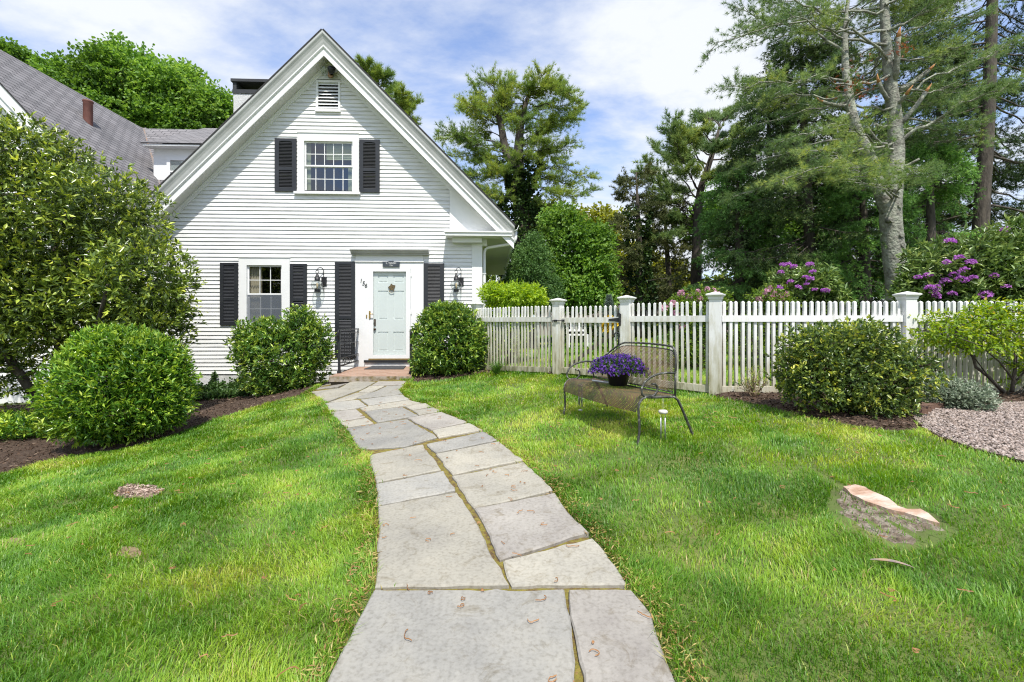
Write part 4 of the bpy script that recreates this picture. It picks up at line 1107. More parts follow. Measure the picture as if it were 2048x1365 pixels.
def railing(name, A, B, label, scroll=1):
    """A: foot of the free post, B: foot at the wall."""
    A, B = np.array(A), np.array(B); d = B - A; Lh = np.linalg.norm(d[:2]); e = d / Lh; h = .90
    o = empty(name, A, label, 'iron railing')
    P = lambda s, z: (A[0] + e[0] * s, A[1] + e[1] * s, A[2] + z)
    T = lambda a, b, c: (A[0] + e[0] * a - e[1] * b, A[1] + e[1] * a + e[0] * b, A[2] + c)
    mb = MB(); mb.box(-.022, .022, -.022, .022, 0, h, T); mb.box(-.035, .035, -.035, .035, 0, .05, T); mb.build('post', Miron, o)
    mb = MB(); mb.box(.022, Lh, -.02, .02, h - .025, h, T); mb.box(.022, Lh, -.016, .016, h - .09, h - .075, T)
    mb.tube([P(-.02 - .07 * math.sin(t), h - .10 + .085 * math.cos(t)) for t in np.linspace(0, PI * 1.5, 14)], .012, k=6); mb.build('handrail', Miron, o)
    mb = MB(); mb.box(.022, Lh, -.014, .014, .13, .155, T); mb.box(.022, Lh, -.012, .012, .30, .315, T); mb.box(.022, Lh, -.012, .012, h - .32, h - .305, T)
    for k in range(1, 8):
        s = Lh * k / 8
        if k % 2 == 0: mb.tube([T(s + .008 * math.cos(z * 60), .008 * math.sin(z * 60), z) for z in np.linspace(.155, h - .09, 34)], .008, k=5)
        else: mb.tube([P(s, .155), P(s, h - .09)], .007, k=5)
        if k < 7: mb.tube([P(s + Lh / 16 + .035 * math.cos(t) * (1 - t / 14), .225 + .05 * math.sin(t) * (1 - t / 14)) for t in np.linspace(0, 8, 16)], .006, k=5)
    mb.build('balusters', Miron, o)
    return o
pa = on_plane(678.5, 747, zp)
railing('iron_railing', pa, H(hp(716.5, 700, -.05)[0], -.06, zp), 'black wrought iron railing on the left of the brick stoop')
pb_ = on_plane(823.5, 748, zp); pb_[0] -= .02
railing('iron_railing', pb_, H(hp(833, 700, -.05)[0], -.06, zp), 'black wrought iron railing half hidden by the round bush')
m4 = [on_plane(728, 739.5, zp), on_plane(807, 739.5, zp), on_plane(812, 733.6, zp), on_plane(745, 733.6, zp)]
mb = MB(); mb.prism([(q[0], q[1]) for q in m4], zp + .003, zp + .018)
mb.build('doormat', mat('rubber_mat', [(.03, .032, .035), (.07, .07, .075)], scale=60, rough=.95, bump=1, bscale=120), label='dark grey doormat lying on the brick stoop', cat='doormat')

# ---------------------------------------------------------------- picket fence
def fence_paint():
    m, nt, nd, lk = new_mat('weathered_fence_paint')
    out = N(nt, 'ShaderNodeOutputMaterial'); b = N(nt, 'ShaderNodeBsdfPrincipled'); b.inputs['Roughness'].default_value = .75; lk.new(b.outputs[0], out.inputs[0])
    ge = N(nt, 'ShaderNodeNewGeometry'); sp = N(nt, 'ShaderNodeSeparateXYZ'); lk.new(ge.outputs['Position'], sp.inputs[0])
    mp = N(nt, 'ShaderNodeMapping'); mp.inputs['Scale'].default_value = (6, 6, 1.1); lk.new(ge.outputs['Position'], mp.inputs[0])
    nz = N(nt, 'ShaderNodeTexNoise'); nz.inputs['Scale'].default_value = 2.6; nz.inputs['Detail'].default_value = 8; nz.inputs['Roughness'].default_value = .7; lk.new(mp.outputs[0], nz.inputs['Vector'])
    # algae and splashed dirt near the ground, more on the older left part of the fence
    lx = N(nt, 'ShaderNodeMapRange'); lx.inputs[1].default_value = 1.2; lx.inputs[2].default_value = 3.2; lx.inputs[3].default_value = .15; lx.inputs[4].default_value = .0; lk.new(sp.outputs[0], lx.inputs[0])
    hz = N(nt, 'ShaderNodeMapRange'); hz.inputs[1].default_value = .3; hz.inputs[2].default_value = 1.55; hz.inputs[3].default_value = .34; hz.inputs[4].default_value = -.14; lk.new(sp.outputs[2], hz.inputs[0])
    a = N(nt, 'ShaderNodeMath', operation='ADD'); lk.new(lx.outputs[0], a.inputs[0]); lk.new(hz.outputs[0], a.inputs[1])
    c = N(nt, 'ShaderNodeMath', operation='ADD'); lk.new(nz.outputs[0], c.inputs[0]); lk.new(a.outputs[0], c.inputs[1])
    r = ramp(nt, [(.47, (.74, .74, .725)), (.62, (.60, .585, .52)), (.86, (.44, .41, .30)), (1.05, (.20, .19, .10))]); lk.new(c.outputs[0], r.inputs[0])
    lk.new(r.outputs[0], b.inputs['Base Color'])
    bp = N(nt, 'ShaderNodeBump'); bp.inputs['Strength'].default_value = .25; bp.inputs['Distance'].default_value = .006; lk.new(nz.outputs[0], bp.inputs['Height']); lk.new(bp.outputs[0], b.inputs['Normal'])
    return m
Mfence = fence_paint()
F1, F2, F3, F4 = np.array([.785, 7.73]), np.array([1.745, 6.92]), np.array([2.73, 6.1]), np.array([5.26, 6.06])
F0 = F1 + 2.15 * np.array([-.70, .714]); F5 = F4 + np.array([2.45, -.03])
ZT = EYE + .285
_pick = {}
def picket_mesh(h, s=.0185, s2=.0185):
    key = round(h, 2); kk = (key, s)
    if kk not in _pick:
        mb = MB()
        mb.box(-s, s, -s2, s2, 0, key - .02)
        mb.f.pop(1); mb.sm.pop(1)
        for i in range(4):
            q = [(-s, -s2), (s, -s2), (s, s2), (-s, s2)]
            mb.quad((*q[i], key - .02), (*q[(i + 1) % 4], key - .02), (0, 0, key))
        _pick[kk] = mb.mesh('picket', Mfence)
    return _pick[kk]
def picket_at(parent, x, y, zb, ang, h, rr, slim=False):
    o = bpy.data.objects.new('picket', picket_mesh(h, .016, .0125) if slim else picket_mesh(h)); link(o, parent)
    o.location = (x, y, zb); o.rotation_euler = (rr.randn() * .006, rr.randn() * .006, ang + rr.randn() * .03)
def fence_post(parent, P, ang, ztop=EYE + .33, w=.072):
    zb = g1(*P) - .06; ca, sa = math.cos(ang), math.sin(ang)
    T = lambda a, b, c: (P[0] + a * ca - b * sa, P[1] + a * sa + b * ca, c)
    mb = MB(); mb.box(-w, w, -w, w, zb, ztop, T); post = mb.build('post', Mfence, parent)
    mb = MB()
    def sq(s, z): return [T(-s, -s, z), T(s, -s, z), T(s, s, z), T(-s, s, z)]
    rings = [sq(w + .008, ztop - .03), sq(w + .012, ztop + .0), sq(w + .03, ztop + .022), sq(w + .036, ztop + .025), sq(w + .036, ztop + .04), sq(.0, ztop + .075)]
    for a, b in zip(rings[:-1], rings[1:]):
        for i in range(4): mb.quad(a[i], a[(i + 1) % 4], b[(i + 1) % 4], b[i])
    mb.quad(*sq(w + .008, ztop - .03)[::-1]); mb.build('cap', Mfence, post)
def panel(parent, A, B, seed, zb_off=.03, pitch=.083, start=.11, end=.11, z_bot=None, slim=False):
    rr = R_(seed); d = B - A; L = np.linalg.norm(d); e = d / L; ang = math.atan2(e[1], e[0])
    T = lambda a, b, c: (A[0] + e[0] * a - e[1] * b, A[1] + e[1] * a + e[0] * b, c)
    n = int(round((L - start - end) / pitch)); za, zb_ = g1(*(A + e * start)) + zb_off, g1(*(B - e * end)) + zb_off
    if z_bot is not None: za = zb_ = z_bot
    for i in range(n + 1):
        t = start + (L - start - end) * i / n; p = A + e * t
        zz = za + (zb_ - za) * t / L + .085
        picket_at(parent, p[0], p[1], zz, ang, ZT - zz, rr, slim)
    mb = MB()
    mb.box(.074, L - .074, -.034, .034, EYE + .0, EYE + .085, T)
    top_rail = mb.build('top_rail', Mfence, parent)
    mb = MB(); mb.prism([(.074, za), (L - .074, zb_), (L - .074, zb_ + .092), (.074, za + .092)], -.033, .033, T=lambda p, q, r: T(p, r, q)); mb.build('bottom_rail', Mfence, parent)
    return e, ang, T
fa = empty('picket_fence', (*F1, g1(*F1)), 'weathered white picket fence run between the round bush and the gate', 'picket fence', 'white picket fence runs')
e, ang, T1 = panel(fa, F0, F1, 21, slim=True); fence_post(fa, F1, ang + .12); fence_post(fa, F0, ang)
fb = empty('picket_fence', (*F3, g1(*F3)), 'long white picket fence run from behind the metal bench to the photo edge', 'picket fence', 'white picket fence runs')
e2, ang2, _ = panel(fb, F2, F3, 22, slim=True); fence_post(fb, F2, ang2); fence_post(fb, F3, ang2 + .12)
_, ang3, _ = panel(fb, F3, F4, 23, z_bot=EYE - .955); fence_post(fb, F4, ang3 + .02); panel(fb, F4, F5, 24, z_bot=EYE - .945)
# the gate
gd = F2 - F1; gL = np.linalg.norm(gd); ge_ = gd / gL; gang = math.atan2(ge_[1], ge_[0])
gate = empty('garden_gate', (*F2, g1(*F2)), 'white picket gate with black hinge and diagonal brace', 'gate')
rr = R_(31); zg0 = EYE - .86
TG = lambda a, b, c: (F1[0] + ge_[0] * a - ge_[1] * b, F1[1] + ge_[1] * a + ge_[0] * b, c)
n = 13
for i in range(n):
    t = .10 + (gL - .20) * i / (n - 1); p = F1 + ge_ * t; picket_at(gate, p[0], p[1], zg0 + .07, gang, ZT - .02 - zg0 - .07, rr, True)
mb = MB(); mb.box(.082, gL - .085, -.032, .032, EYE - .015, EYE + .07, TG); mb.build('top_rail', Mfence, gate)
mb = MB(); mb.box(.082, gL - .085, -.032, .032, zg0, zg0 + .095, TG); mb.build('bottom_rail', Mfence, gate)
mb = MB(); mb.prism([(.12, zg0 + .10), (.21, zg0 + .10), (gL - .10, EYE - .10), (gL - .10, EYE - .02)], .034, .06, T=lambda p, q, r: TG(p, r, q)); mb.build('brace', mat('grey_wood', [(.14, .12, .09), (.26, .23, .18)], scale=8, rough=.9), gate)
mb = MB(); zc = EYE + .03
mb.prism([(gL - .29, zc - .006), (gL - .27, zc - .016), (gL - .10, zc - .034), (gL - .10, zc + .034), (gL - .27, zc + .016), (gL - .29, zc + .006)], -.04, -.0325, T=lambda p, q, r: TG(p, r, q))
mb.prism([(gL - .088, zc - .10), (gL - .06, zc - .085), (gL - .055, zc + .085), (gL - .088, zc + .11)], -.088, -.074, T=lambda p, q, r: TG(p, r, q)); mb.tube([TG(gL - .092, -.06, zc - .08), TG(gL - .092, -.06, zc + .08)], .011, k=6)
mb.build('hinge', Miron, gate)
mb = MB(); zc = EYE + .018
mb.box(-.03, .03, -.10, -.0735, zc - .016, zc + .016, TG); mb.tube([TG(.0, -.09, zc), TG(.15, -.075, zc + .005)], .007, k=6); mb.box(.10, .15, -.05, -.0325, zc - .015, zc + .02, TG); mb.tube([TG(-.03, -.10, zc), TG(-.045, -.115, zc + .01), TG(-.03, -.12, zc - .03)], .006, k=5)
mb.build('latch', Miron, gate)

# grey board fence far behind the garden
Mstock = mat('silvered_boards', [(.16, .14, .125), (.30, .265, .24), (.36, .33, .30)], scale=3, rough=.95, stretch=(9, 1, .5))
mb = MB(); rr = R_(3); x = 1.2
while x < 11.5:
    zb = g1(x, 22) - .1; h = EYE + .98 + rr.randn() * .02; yy = 22 + rr.randn() * .012
    mb.prism([(x, zb), (x + .095, zb), (x + .095, h - .06), (x + .048, h), (x, h - .06)], yy, yy + .02, T=lambda p, q, r: (p, r, q)); x += .102
mb.build('board_fence', Mstock, label='silvery grey stockade fence of narrow pointed boards behind the gate', cat='fence')

# white garden bench glimpsed through the gate
wb = empty('white_bench', at(1152, 678, 14.), 'white slatted garden bench far behind the picket gate', 'bench')
b0 = at(1134, 678, 14.); gzb = g1(b0[0], 14.)
TW_ = lambda a, b, c: (b0[0] + a, 14. + b, gzb + c)
mb = MB(); mb.box(0, .62, -.25, .25, .40, .44, TW_); mb.build('seat', Mwhite, wb)
mb = MB(); mb.box(0, .62, .24, .28, .82, .90, TW_); mb.box(0, .62, .24, .28, .52, .58, TW_)
for k in range(7): mb.box(.05 + k * .085, .09 + k * .085, .245, .275, .58, .82, TW_)
mb.build('backrest', Mwhite, wb)
for a in (0, .56):
    for b in (-.25, .22):
        mb = MB(); mb.box(a, a + .06, b, b + .06, 0, .40 if b < 0 else .9, TW_); mb.build('leg', Mwhite, wb)

# ---------------------------------------------------------------- iron garden bench
BO = np.array([.635, 5.36]); BU = np.array([1.14 - .635, 4.04 - 5.36]); BL = np.linalg.norm(BU); BU = BU / BL; BW = np.array([-BU[1], BU[0]])
if BW[0] < 0: BW = -BW
def B(u, w_, z):
    p = BO + BU * u + BW * w_
    za = g1(*BO); zb = g1(*(BO + BU * BL)); return (p[0], p[1], za + (zb - za) * u / BL + z)
_bz = (g1(*BO), g1(*(BO + BU * BL)))
def B(u, w_, z):
    p = BO + BU * u + BW * w_; return (p[0], p[1], _bz[0] + (_bz[1] - _bz[0]) * u / BL + z)
Mbench = mat('chipped_bench_paint', [(.02, .021, .018), (.035, .036, .03), (.06, .06, .05), (.42, .42, .38)], scale=28, rough=.6, bump=.3)
def mesh_metal(name, c1, c2, hole, size):
    m, nt, nd, lk = new_mat(name)
    out = N(nt, 'ShaderNodeOutputMaterial'); b = N(nt, 'ShaderNodeBsdfPrincipled'); b.inputs['Roughness'].default_value = .8; tr = N(nt, 'ShaderNodeBsdfTransparent'); mx = N(nt, 'ShaderNodeMixShader')
    uv = N(nt, 'ShaderNodeUVMap'); mp = N(nt, 'ShaderNodeMapping'); mp.inputs['Rotation'].default_value = (0, 0, PI / 4); mp.inputs['Scale'].default_value = (1 / size, 1 / size, 1); lk.new(uv.outputs[0], mp.inputs[0])
    fr = N(nt, 'ShaderNodeVectorMath', operation='FRACTION'); lk.new(mp.outputs[0], fr.inputs[0]); sp = N(nt, 'ShaderNodeSeparateXYZ'); lk.new(fr.outputs[0], sp.inputs[0])
    def gt(s):
        n = N(nt, 'ShaderNodeMath', operation='GREATER_THAN'); n.inputs[1].default_value = 1 - hole; lk.new(s, n.inputs[0]); return n.outputs[0]
    mu = N(nt, 'ShaderNodeMath', operation='MULTIPLY'); lk.new(gt(sp.outputs[0]), mu.inputs[0]); lk.new(gt(sp.outputs[1]), mu.inputs[1])
    tc = N(nt, 'ShaderNodeTexCoord'); nz = N(nt, 'ShaderNodeTexNoise'); nz.inputs['Scale'].default_value = 5; nz.inputs['Detail'].default_value = 6; lk.new(tc.outputs['Object'], nz.inputs['Vector'])
    r = ramp(nt, [(.38, c1), (.6, c2)]); lk.new(nz.outputs[0], r.inputs[0]); lk.new(r.outputs[0], b.inputs['Base Color'])
    lk.new(mu.outputs[0], mx.inputs[0]); lk.new(b.outputs[0], mx.inputs[1]); lk.new(tr.outputs[0], mx.inputs[2]); lk.new(mx.outputs[0], out.inputs[0])
    return m
def uv_grid(name, fn, nu, nv, su, sv, m, parent, keep=None):
    V, F_, UV = [], [], []
    for j in range(nv + 1):
        for i in range(nu + 1):
            V.append(fn(i / nu, j / nv)); UV.append((su * i / nu, sv * j / nv))
    for j in range(nv):
        for i in range(nu):
            a = j * (nu + 1) + i; F_.append((a, a + 1, a + nu + 2, a + nu + 1))
    me = bpy.data.meshes.new(name); me.from_pydata([tuple(map(float, v)) for v in V], [], F_); l = me.uv_layers.new(name='UVMap')
    for p in me.polygons:
        p.use_smooth = True
        for li in p.loop_indices: l.data[li].uv = UV[me.loops[li].vertex_index]
    me.materials.append(m); o = bpy.data.objects.new(name, me); link(o, parent); return o
bench = empty('garden_bench', B(BL / 2, .25, 0), 'rusty wrought iron mesh bench with scrolled arms on the lawn', 'bench')
Mseat = mesh_metal('rusty_seat_mesh', (.045, .036, .022), (.12, .07, .035), .40, .016)
Mback = mesh_metal('rusty_back_mesh', (.09, .06, .035), (.22, .13, .08), .62, .016)
sp_ = [(-.035, .285), (-.03, .32), (-.018, .36), (.0, .395), (.03, .418), (.08, .428), (.2, .42), (.30, .415), (.395, .42)]
sl_ = np.concatenate([[0], np.cumsum([math.dist(a, b) for a, b in zip(sp_[:-1], sp_[1:])])])
def seat_fn(s, t):
    L_ = t * sl_[-1]; w_ = np.interp(L_, sl_, [p[0] for p in sp_]); z = np.interp(L_, sl_, [p[1] for p in sp_])
    return B(.01 + s * (BL - .02), w_, z - .012 * math.sin(PI * s))
uv_grid('seat', seat_fn, 30, 24, BL, sl_[-1], Mseat, bench)
def top_line(s):  # height of the back frame along the bench
    u = s * BL; x = np.clip(u / .42, 0, 1); y = np.clip((BL - u) / .20, 0, 1)
    return .62 + .225 * (x * x * (3 - 2 * x)) * math.sqrt(1 - (1 - y) ** 2) + .02 * math.sin(PI * s)
def wl(z, s=.5):
    q = max(0., math.sin(PI * min(max(s, 0), 1))) ** .5
    return .385 + (z - .42) / .45 * (.16 * q - .10 * (1 - q) * (1 if s < .5 else 0)) + .03 * q
uv_grid('backrest', lambda s, t: B(.045 + s * (BL - .09), wl(.44 + t * (top_line(.03 + s * .94) - .475), .03 + s * .94), .44 + t * (top_line(.03 + s * .94) - .475)), 44, 20, BL, .42, Mback, bench)
mb = MB()
mb.tube([B(s * BL, wl(top_line(s), s), top_line(s)) for s in 1 - np.linspace(0, 1, 60)[::-1] ** 1.0], .0105, k=8)
mb.tube([B(.045 + s * (BL - .09), wl(top_line(.03 + s * .94), .03 + s * .94) - .004, top_line(.03 + s * .94) - .035) for s in np.linspace(0, 1, 46)], .006, k=6)
mb.tube([B(.045, .39, .44), B(BL - .045, .39, .44)], .007, k=6)
mb.tube([B(.01, .39, .415), B(BL - .01, .39, .415)], .008, k=6)
mb.build('back_frame', Mbench, bench)
for u in (0., BL):
    mb = MB()
    arm = [(wl(.62, 0 if u == 0 else 1), .62), (.28, .627), (.20, .62), (.11, .595), (.045, .55), (.012, .49), (.018, .445), (.05, .418), (.10, .412), (.15, .43), (.185, .465), (.185, .505), (.16, .53), (.125, .532)]
    mb.tube([B(u, a, z) for a, z in arm], .0105, k=8); mb.build('armrest', Mbench, bench)
    mb = MB(); fl2 = [(.12, .424), (.06, .42), (.02, .405), (-.012, .37), (-.022, .32), (-.014, .22), (-.01, .12), (-.03, .0), (-.035, -.03)]
    mb.tube([B(u, a, z) for a, z in fl2], [.0115] * 7 + [.012, .012], k=8); mb.build('leg', Mbench, bench)
    mb = MB(); rl = [(.12, .412), (.28, .407), (.37, .402), (.415, .37), (.465, .28), (.535, .14), (.60, .0), (.61, -.03)]
    mb.tube([B(u, a, z) for a, z in rl], .0125, k=8); mb.build('leg', Mbench, bench)
    mb = MB(); mb.tube([B(u, .385, .40), B(u, wl(.52, 0 if u == 0 else 1), .52), B(u, wl(.62, 0 if u == 0 else 1), .62)], .011, k=8); mb.build('back_post', Mbench, bench)

# black pot of purple flowers standing on the seat
pu, pw = .67, .27
pc = np.array(B(pu, pw, .422))
pot = empty('flower_pot', pc, 'black plastic hanging pot of purple lobelia standing on the bench seat', 'flower pot')
mb = MB(); mb.lathe([(0, 0), (.088, 0), (.095, .01), (.122, .135), (.13, .14), (.13, .155), (.118, .155), (.112, .12), (0, .12)], pc, k=26); mb.build('pot', mat('black_plastic', [(.006, .006, .007), (.012, .012, .013)], rough=.35), pot)
mb = MB(); hk = pc + np.array([0, .0, .0])
zt = .44
for a in (0.4, 2.5, 4.6): mb.tube([hk + np.array([.125 * math.cos(a), .125 * math.sin(a), .15]), hk + np.array([.03 * math.cos(a), .03 * math.sin(a), .37]), hk + np.array([0, 0, zt])], .0022, k=5)
mb.tube([hk + np.array([0, 0, zt - .01]), hk + np.array([0.004, 0, zt + .06])] + [hk + np.array([-.014 + .028 * math.cos(t), 0, zt + .085 + .036 * math.sin(t)]) for t in np.linspace(-.2, PI + .5, 10)], .0075, k=7)
mb.build('hanger', Miron, pot)
rf = R_(12)
def lob(n, rad, hz_, lift):
    d = unit(rf.randn(n, 3)); d[:, 2] = np.abs(d[:, 2]) * 1.0 - .35
    rr_ = rad * (.55 + .5 * rf.rand(n, 1) ** .6) * (1 + .25 * (vnoise(d[:, 0] * 3 + 5, d[:, 1] * 3 + d[:, 2] * 2, 3)[:, None] - .5))
    return pc + np.array([0, 0, lift]) + d * np.array([1, 1, .62]) * rr_, unit(d)
P_, O_ = lob(1100, .27, .2, .20)
Mlobl = leaf_mat('lobelia_leaf', [(.03, .07, .015), (.06, .13, .025), (.11, .20, .04)], rough=.6)
foliage('leaves', [leaf_clumps(P_ - O_ * .02, O_, rf, 5, .02, .035, .010, spread=1.1)], Mlobl, pot)
P_, O_ = lob(900, .29, .2, .20); k = 5
fi = np.repeat(np.arange(900), k); t = np.tile(np.arange(k) * 2 * PI / k, 900) + np.repeat(rf.rand(900) * 6, k)
ax = unit(O_ + rf.randn(900, 3) * .35 + np.array([0, -.15, .15])); e1 = unit(np.cross(ax, np.array([.3, .2, .9]))); e2_ = np.cross(ax, e1)
dp = e1[fi] * np.cos(t)[:, None] + e2_[fi] * np.sin(t)[:, None] + ax[fi] * .25
Mpet = leaf_mat('lobelia_petal', [(.035, .008, .13), (.085, .022, .26), (.16, .055, .38), (.26, .13, .48)], rough=.7, transl=.3)
foliage('flowers', [leaves(P_[fi] + O_[fi] * .012, dp, rf, .016, .011, np.clip(rf.rand(900)[fi] * .8 + .2 * rf.rand(900 * k), 0, 1), .1)], Mpet, pot)

# pale tube on the seat, wind chimes under the bench
Mtube = mat('dull_aluminium', [(.42, .43, .43), (.6, .6, .6)], rough=.45, metal=.6)
mb = MB(); ta, tb = np.array(B(.32, .17, .435)), np.array(B(.60, .24, .437)); mb.tube([ta, tb], .0125, k=10, cap=False); mb.tube([tb, ta], .0105, k=10, cap=False)
mb.lathe([(.0125, 0), (.0105, 0)], ta, k=10)
mb.build('chime_tube', Mtube, label='loose pale metal tube lying on the bench seat beside the flower pot', cat='metal tube')
Mcap = mat('chime_cap', [(.45, .43, .38), (.62, .60, .55)], scale=40, rough=.8, bump=.4)
def wind_chime(u, w_, zt, n, L_, r, rc, label):
    c = np.array(B(u, w_, 0)); o = empty('wind_chime', c + np.array([0, 0, zt - L_]), label, 'wind chime', 'wind chimes under the bench')
    mb = MB(); mb.tube([c + np.array([0, 0, zt]), c + np.array([0, 0, .405])], .0018, k=5)
    for i in range(n):
        t = 2 * PI * i / n + .4; q = c + np.array([rc * .62 * math.cos(t), rc * .62 * math.sin(t), 0]); mb.tube([q + np.array([0, 0, zt]), q + np.array([0, 0, zt - .05])], .0015, k=4)
    mb.build('cord', Mcap, o)
    mb = MB(); mb.lathe([(0, -.012), (rc * .9, -.012), (rc, -.004), (rc, .006), (rc * .8, .016), (0, .02)], c + np.array([0, 0, zt]), k=16); mb.build('cap', Mcap, o)
    for i in range(n):
        t = 2 * PI * i / n + .4; q = c + np.array([rc * .62 * math.cos(t), rc * .62 * math.sin(t), 0])
        mb = MB(); mb.tube([q + np.array([0, 0, zt - .05]), q + np.array([0, 0, zt - .05 - L_ * (1 - .08 * i)])], r, k=9); mb.build('tube', Mtube, o)
    mb = MB(); mb.lathe([(0, -.012), (.025, -.01), (.025, .0), (0, .004)], c + np.array([0, 0, zt - .08 - L_]), k=10); mb.build('clapper', Mcap, o)
wind_chime(BL + .008, .24, .275, 4, .215, .005, .042, 'wind chime with pale round cap hanging at the near end of the bench')
wind_chime(.13, .12, .36, 4, .20, .0075, .035, 'grey wind chime hanging below the far end of the bench seat')
# ---------------------------------------------------------------- shrubs
Mbark = mat('grey_bark', [(.06, .05, .04), (.15, .13, .105), (.24, .22, .18)], scale=9, rough=.95, bump=1, bscale=22, stretch=(1, 1, .25), bdist=.03)
Mtwig = mat('brown_twigs', [(.05, .035, .022), (.11, .08, .055)], scale=9, rough=.95)
Mdarkbark = mat('dark_bark', [(.025, .021, .018), (.075, .062, .05), (.12, .10, .08)], scale=7, rough=.95, bump=1, bscale=18, stretch=(1, 1, .3), bdist=.03)

HOLLY = leaf_mat('holly_leaf', [(0, (0.040, 0.069, 0.018)), (.36, (0.098, 0.155, 0.032)), (.58, (0.230, 0.322, 0.052)), (.85, (0.598, 0.667, 0.103)), (1, (0.690, 0.667, 0.138))], rough=.26, transl=.25, spec=.6, patch=(1.1, .8, 1.25))
BOXY = leaf_mat('glossy_leaf', [(0, (.030, .085, .015)), (.34, (.075, .19, .025)), (.56, (.20, .36, .04)), (.82, (.46, .60, .08)), (1, (.55, .62, .11))], rough=.26, transl=.28, spec=.5, patch=(1.5, .8, 1.2))
ANDRO = leaf_mat('evergreen_leaf', [(0, (.030, .080, .018)), (.36, (.08, .18, .03)), (.58, (.21, .34, .05)), (.84, (.46, .56, .09)), (1, (.52, .56, .12))], rough=.25, transl=.25, spec=.55, patch=(1.6, .8, 1.2))

def stems(name, base, tops, m, r0, parent, rng, wob=.03, k=6):
    mb = MB()
    for t in tops:
        p = curve_pts(base + np.array([rng.randn() * r0, rng.randn() * r0, -.05]), t, 8, rng, 0, wob * np.linalg.norm(t - base) / 3)
        mb.tube(p, np.linspace(r0, r0 * .22, 8), k=k)
    return mb.build(name, m, parent)

def shrub(name, label, cat, blobs, base, n, per, L, W, m, seed, r0=.03, nst=7, stm=None, rad=.05, depth=.45, group=None, upb=.4, spread=.8, round_=False, lump=.18, up=.6, extra=None, freq=2.6, tipvar=.62):
    rng = R_(seed)
    o = empty(name, base, label, cat, group)
    P, O = blob_points(blobs, n, rng, depth, lump, freq, zmin=base[2] + .03)
    ch = [leaf_clumps(P, O, rng, per, rad, L, W, upb, spread, round_, tipvar, up=up)]
    # thin inner leaves so that one does not look straight through
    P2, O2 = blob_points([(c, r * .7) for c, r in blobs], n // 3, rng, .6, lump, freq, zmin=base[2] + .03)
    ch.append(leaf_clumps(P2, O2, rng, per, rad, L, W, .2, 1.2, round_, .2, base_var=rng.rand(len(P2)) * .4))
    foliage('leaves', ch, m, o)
    tops = [P[i] - O[i] * .05 for i in rng.choice(len(P), nst, False)]
    stems('stems', np.array(base), tops, stm or Mtwig, r0, o, rng)
    # fine twigs behind the outer leaves
    mb = MB(); idx = rng.choice(len(P), min(len(P), 160), False); ctr = np.array([b[0] for b in blobs])
    for i in idx:
        j = np.argmin(((ctr - P[i]) ** 2).sum(1)); q = P[i] * .45 + ctr[j] * .55
        mb.tube([q, (q + P[i]) / 2 + rng.randn(3) * .03, P[i]], [.007, .005, .002], k=4, cap=False)
    mb.build('twigs', stm or Mtwig, o)
    return o, P, O, rng

def base_at(px, Y, dz=0): x = (px - PX) / FOC * Y; return np.array([x, Y, g1(x, Y) + dz])

# tall holly at the left edge
hb = base_at(118, 7.7)
shrub('holly_tree', 'tall broad holly with dark trunk filling the left edge before the house', 'holly',
      [blob(70, 440, 7.7, 205, 165, 1.6), blob(60, 305, 7.7, 95, 62, .9), blob(205, 425, 7.5, 100, 82, 1.0), blob(292, 560, 7.4, 72, 105, 1.0), blob(60, 600, 7.3, 130, 95, 1.0), blob(230, 600, 7.7, 105, 90, 1.0), blob(-120, 480, 7.7, 190, 205, 1.5), blob(330, 640, 7.6, 45, 70, .6), blob(-20, 730, 7.4, 70, 90, .7), blob(150, 640, 7.8, 150, 80, .9), blob(20, 520, 7.4, 140, 120, 1.0)],
      hb, 8600, 6, .098, .036, HOLLY, 41, r0=.085, nst=9, stm=Mdarkbark, rad=.06, depth=.5, upb=.6, lump=.2, freq=3.6)
shrub('round_bush', 'large rounded glossy bush in front of the tall holly', 'bush',
      [blob(245, 772, 6.3, 118, 108, .85), blob(195, 830, 6.2, 66, 52, .5), blob(305, 740, 6.3, 54, 68, .5), blob(235, 695, 6.3, 66, 40, .5), blob(330, 810, 6.3, 40, 50, .4)],
      base_at(245, 6.4), 4600, 6, .075, .025, BOXY, 42, rad=.06, depth=.4, lump=.10, upb=.75, spread=.7)
shrub('window_bush', 'loose evergreen bush below the ground floor window', 'bush',
      [blob(565, 715, 9.3, 92, 68, .85), blob(600, 655, 9.3, 36, 42, .4), blob(530, 672, 9.3, 42, 38, .4), blob(628, 690, 9.3, 38, 55, .4), blob(490, 690, 9.3, 24, 50, .3), blob(560, 765, 9.2, 70, 28, .5)],
      base_at(565, 9.3), 2300, 6, .085, .032, ANDRO, 43, rad=.05, depth=.45, lump=.2, upb=.7)
shrub('round_bush', 'dense round evergreen bush between the front door and the fence', 'bush',
      [blob(902, 685, 9.2, 76, 72, .8), blob(895, 640, 9.2, 52, 34, .5), blob(870, 725, 9.1, 48, 34, .45), blob(945, 705, 9.2, 36, 50, .45)],
      base_at(902, 9.3), 2700, 6, .085, .032, ANDRO, 44, rad=.045, depth=.4, lump=.1, upb=.65)
HOLLY2 = leaf_mat('spiny_holly_leaf', [(0, (.05, .085, .028)), (.4, (.10, .165, .045)), (.62, (.25, .33, .06)), (.85, (.55, .56, .09)), (1, (.58, .48, .10))], rough=.28, transl=.28, spec=.5, patch=(2, .8, 1.2))
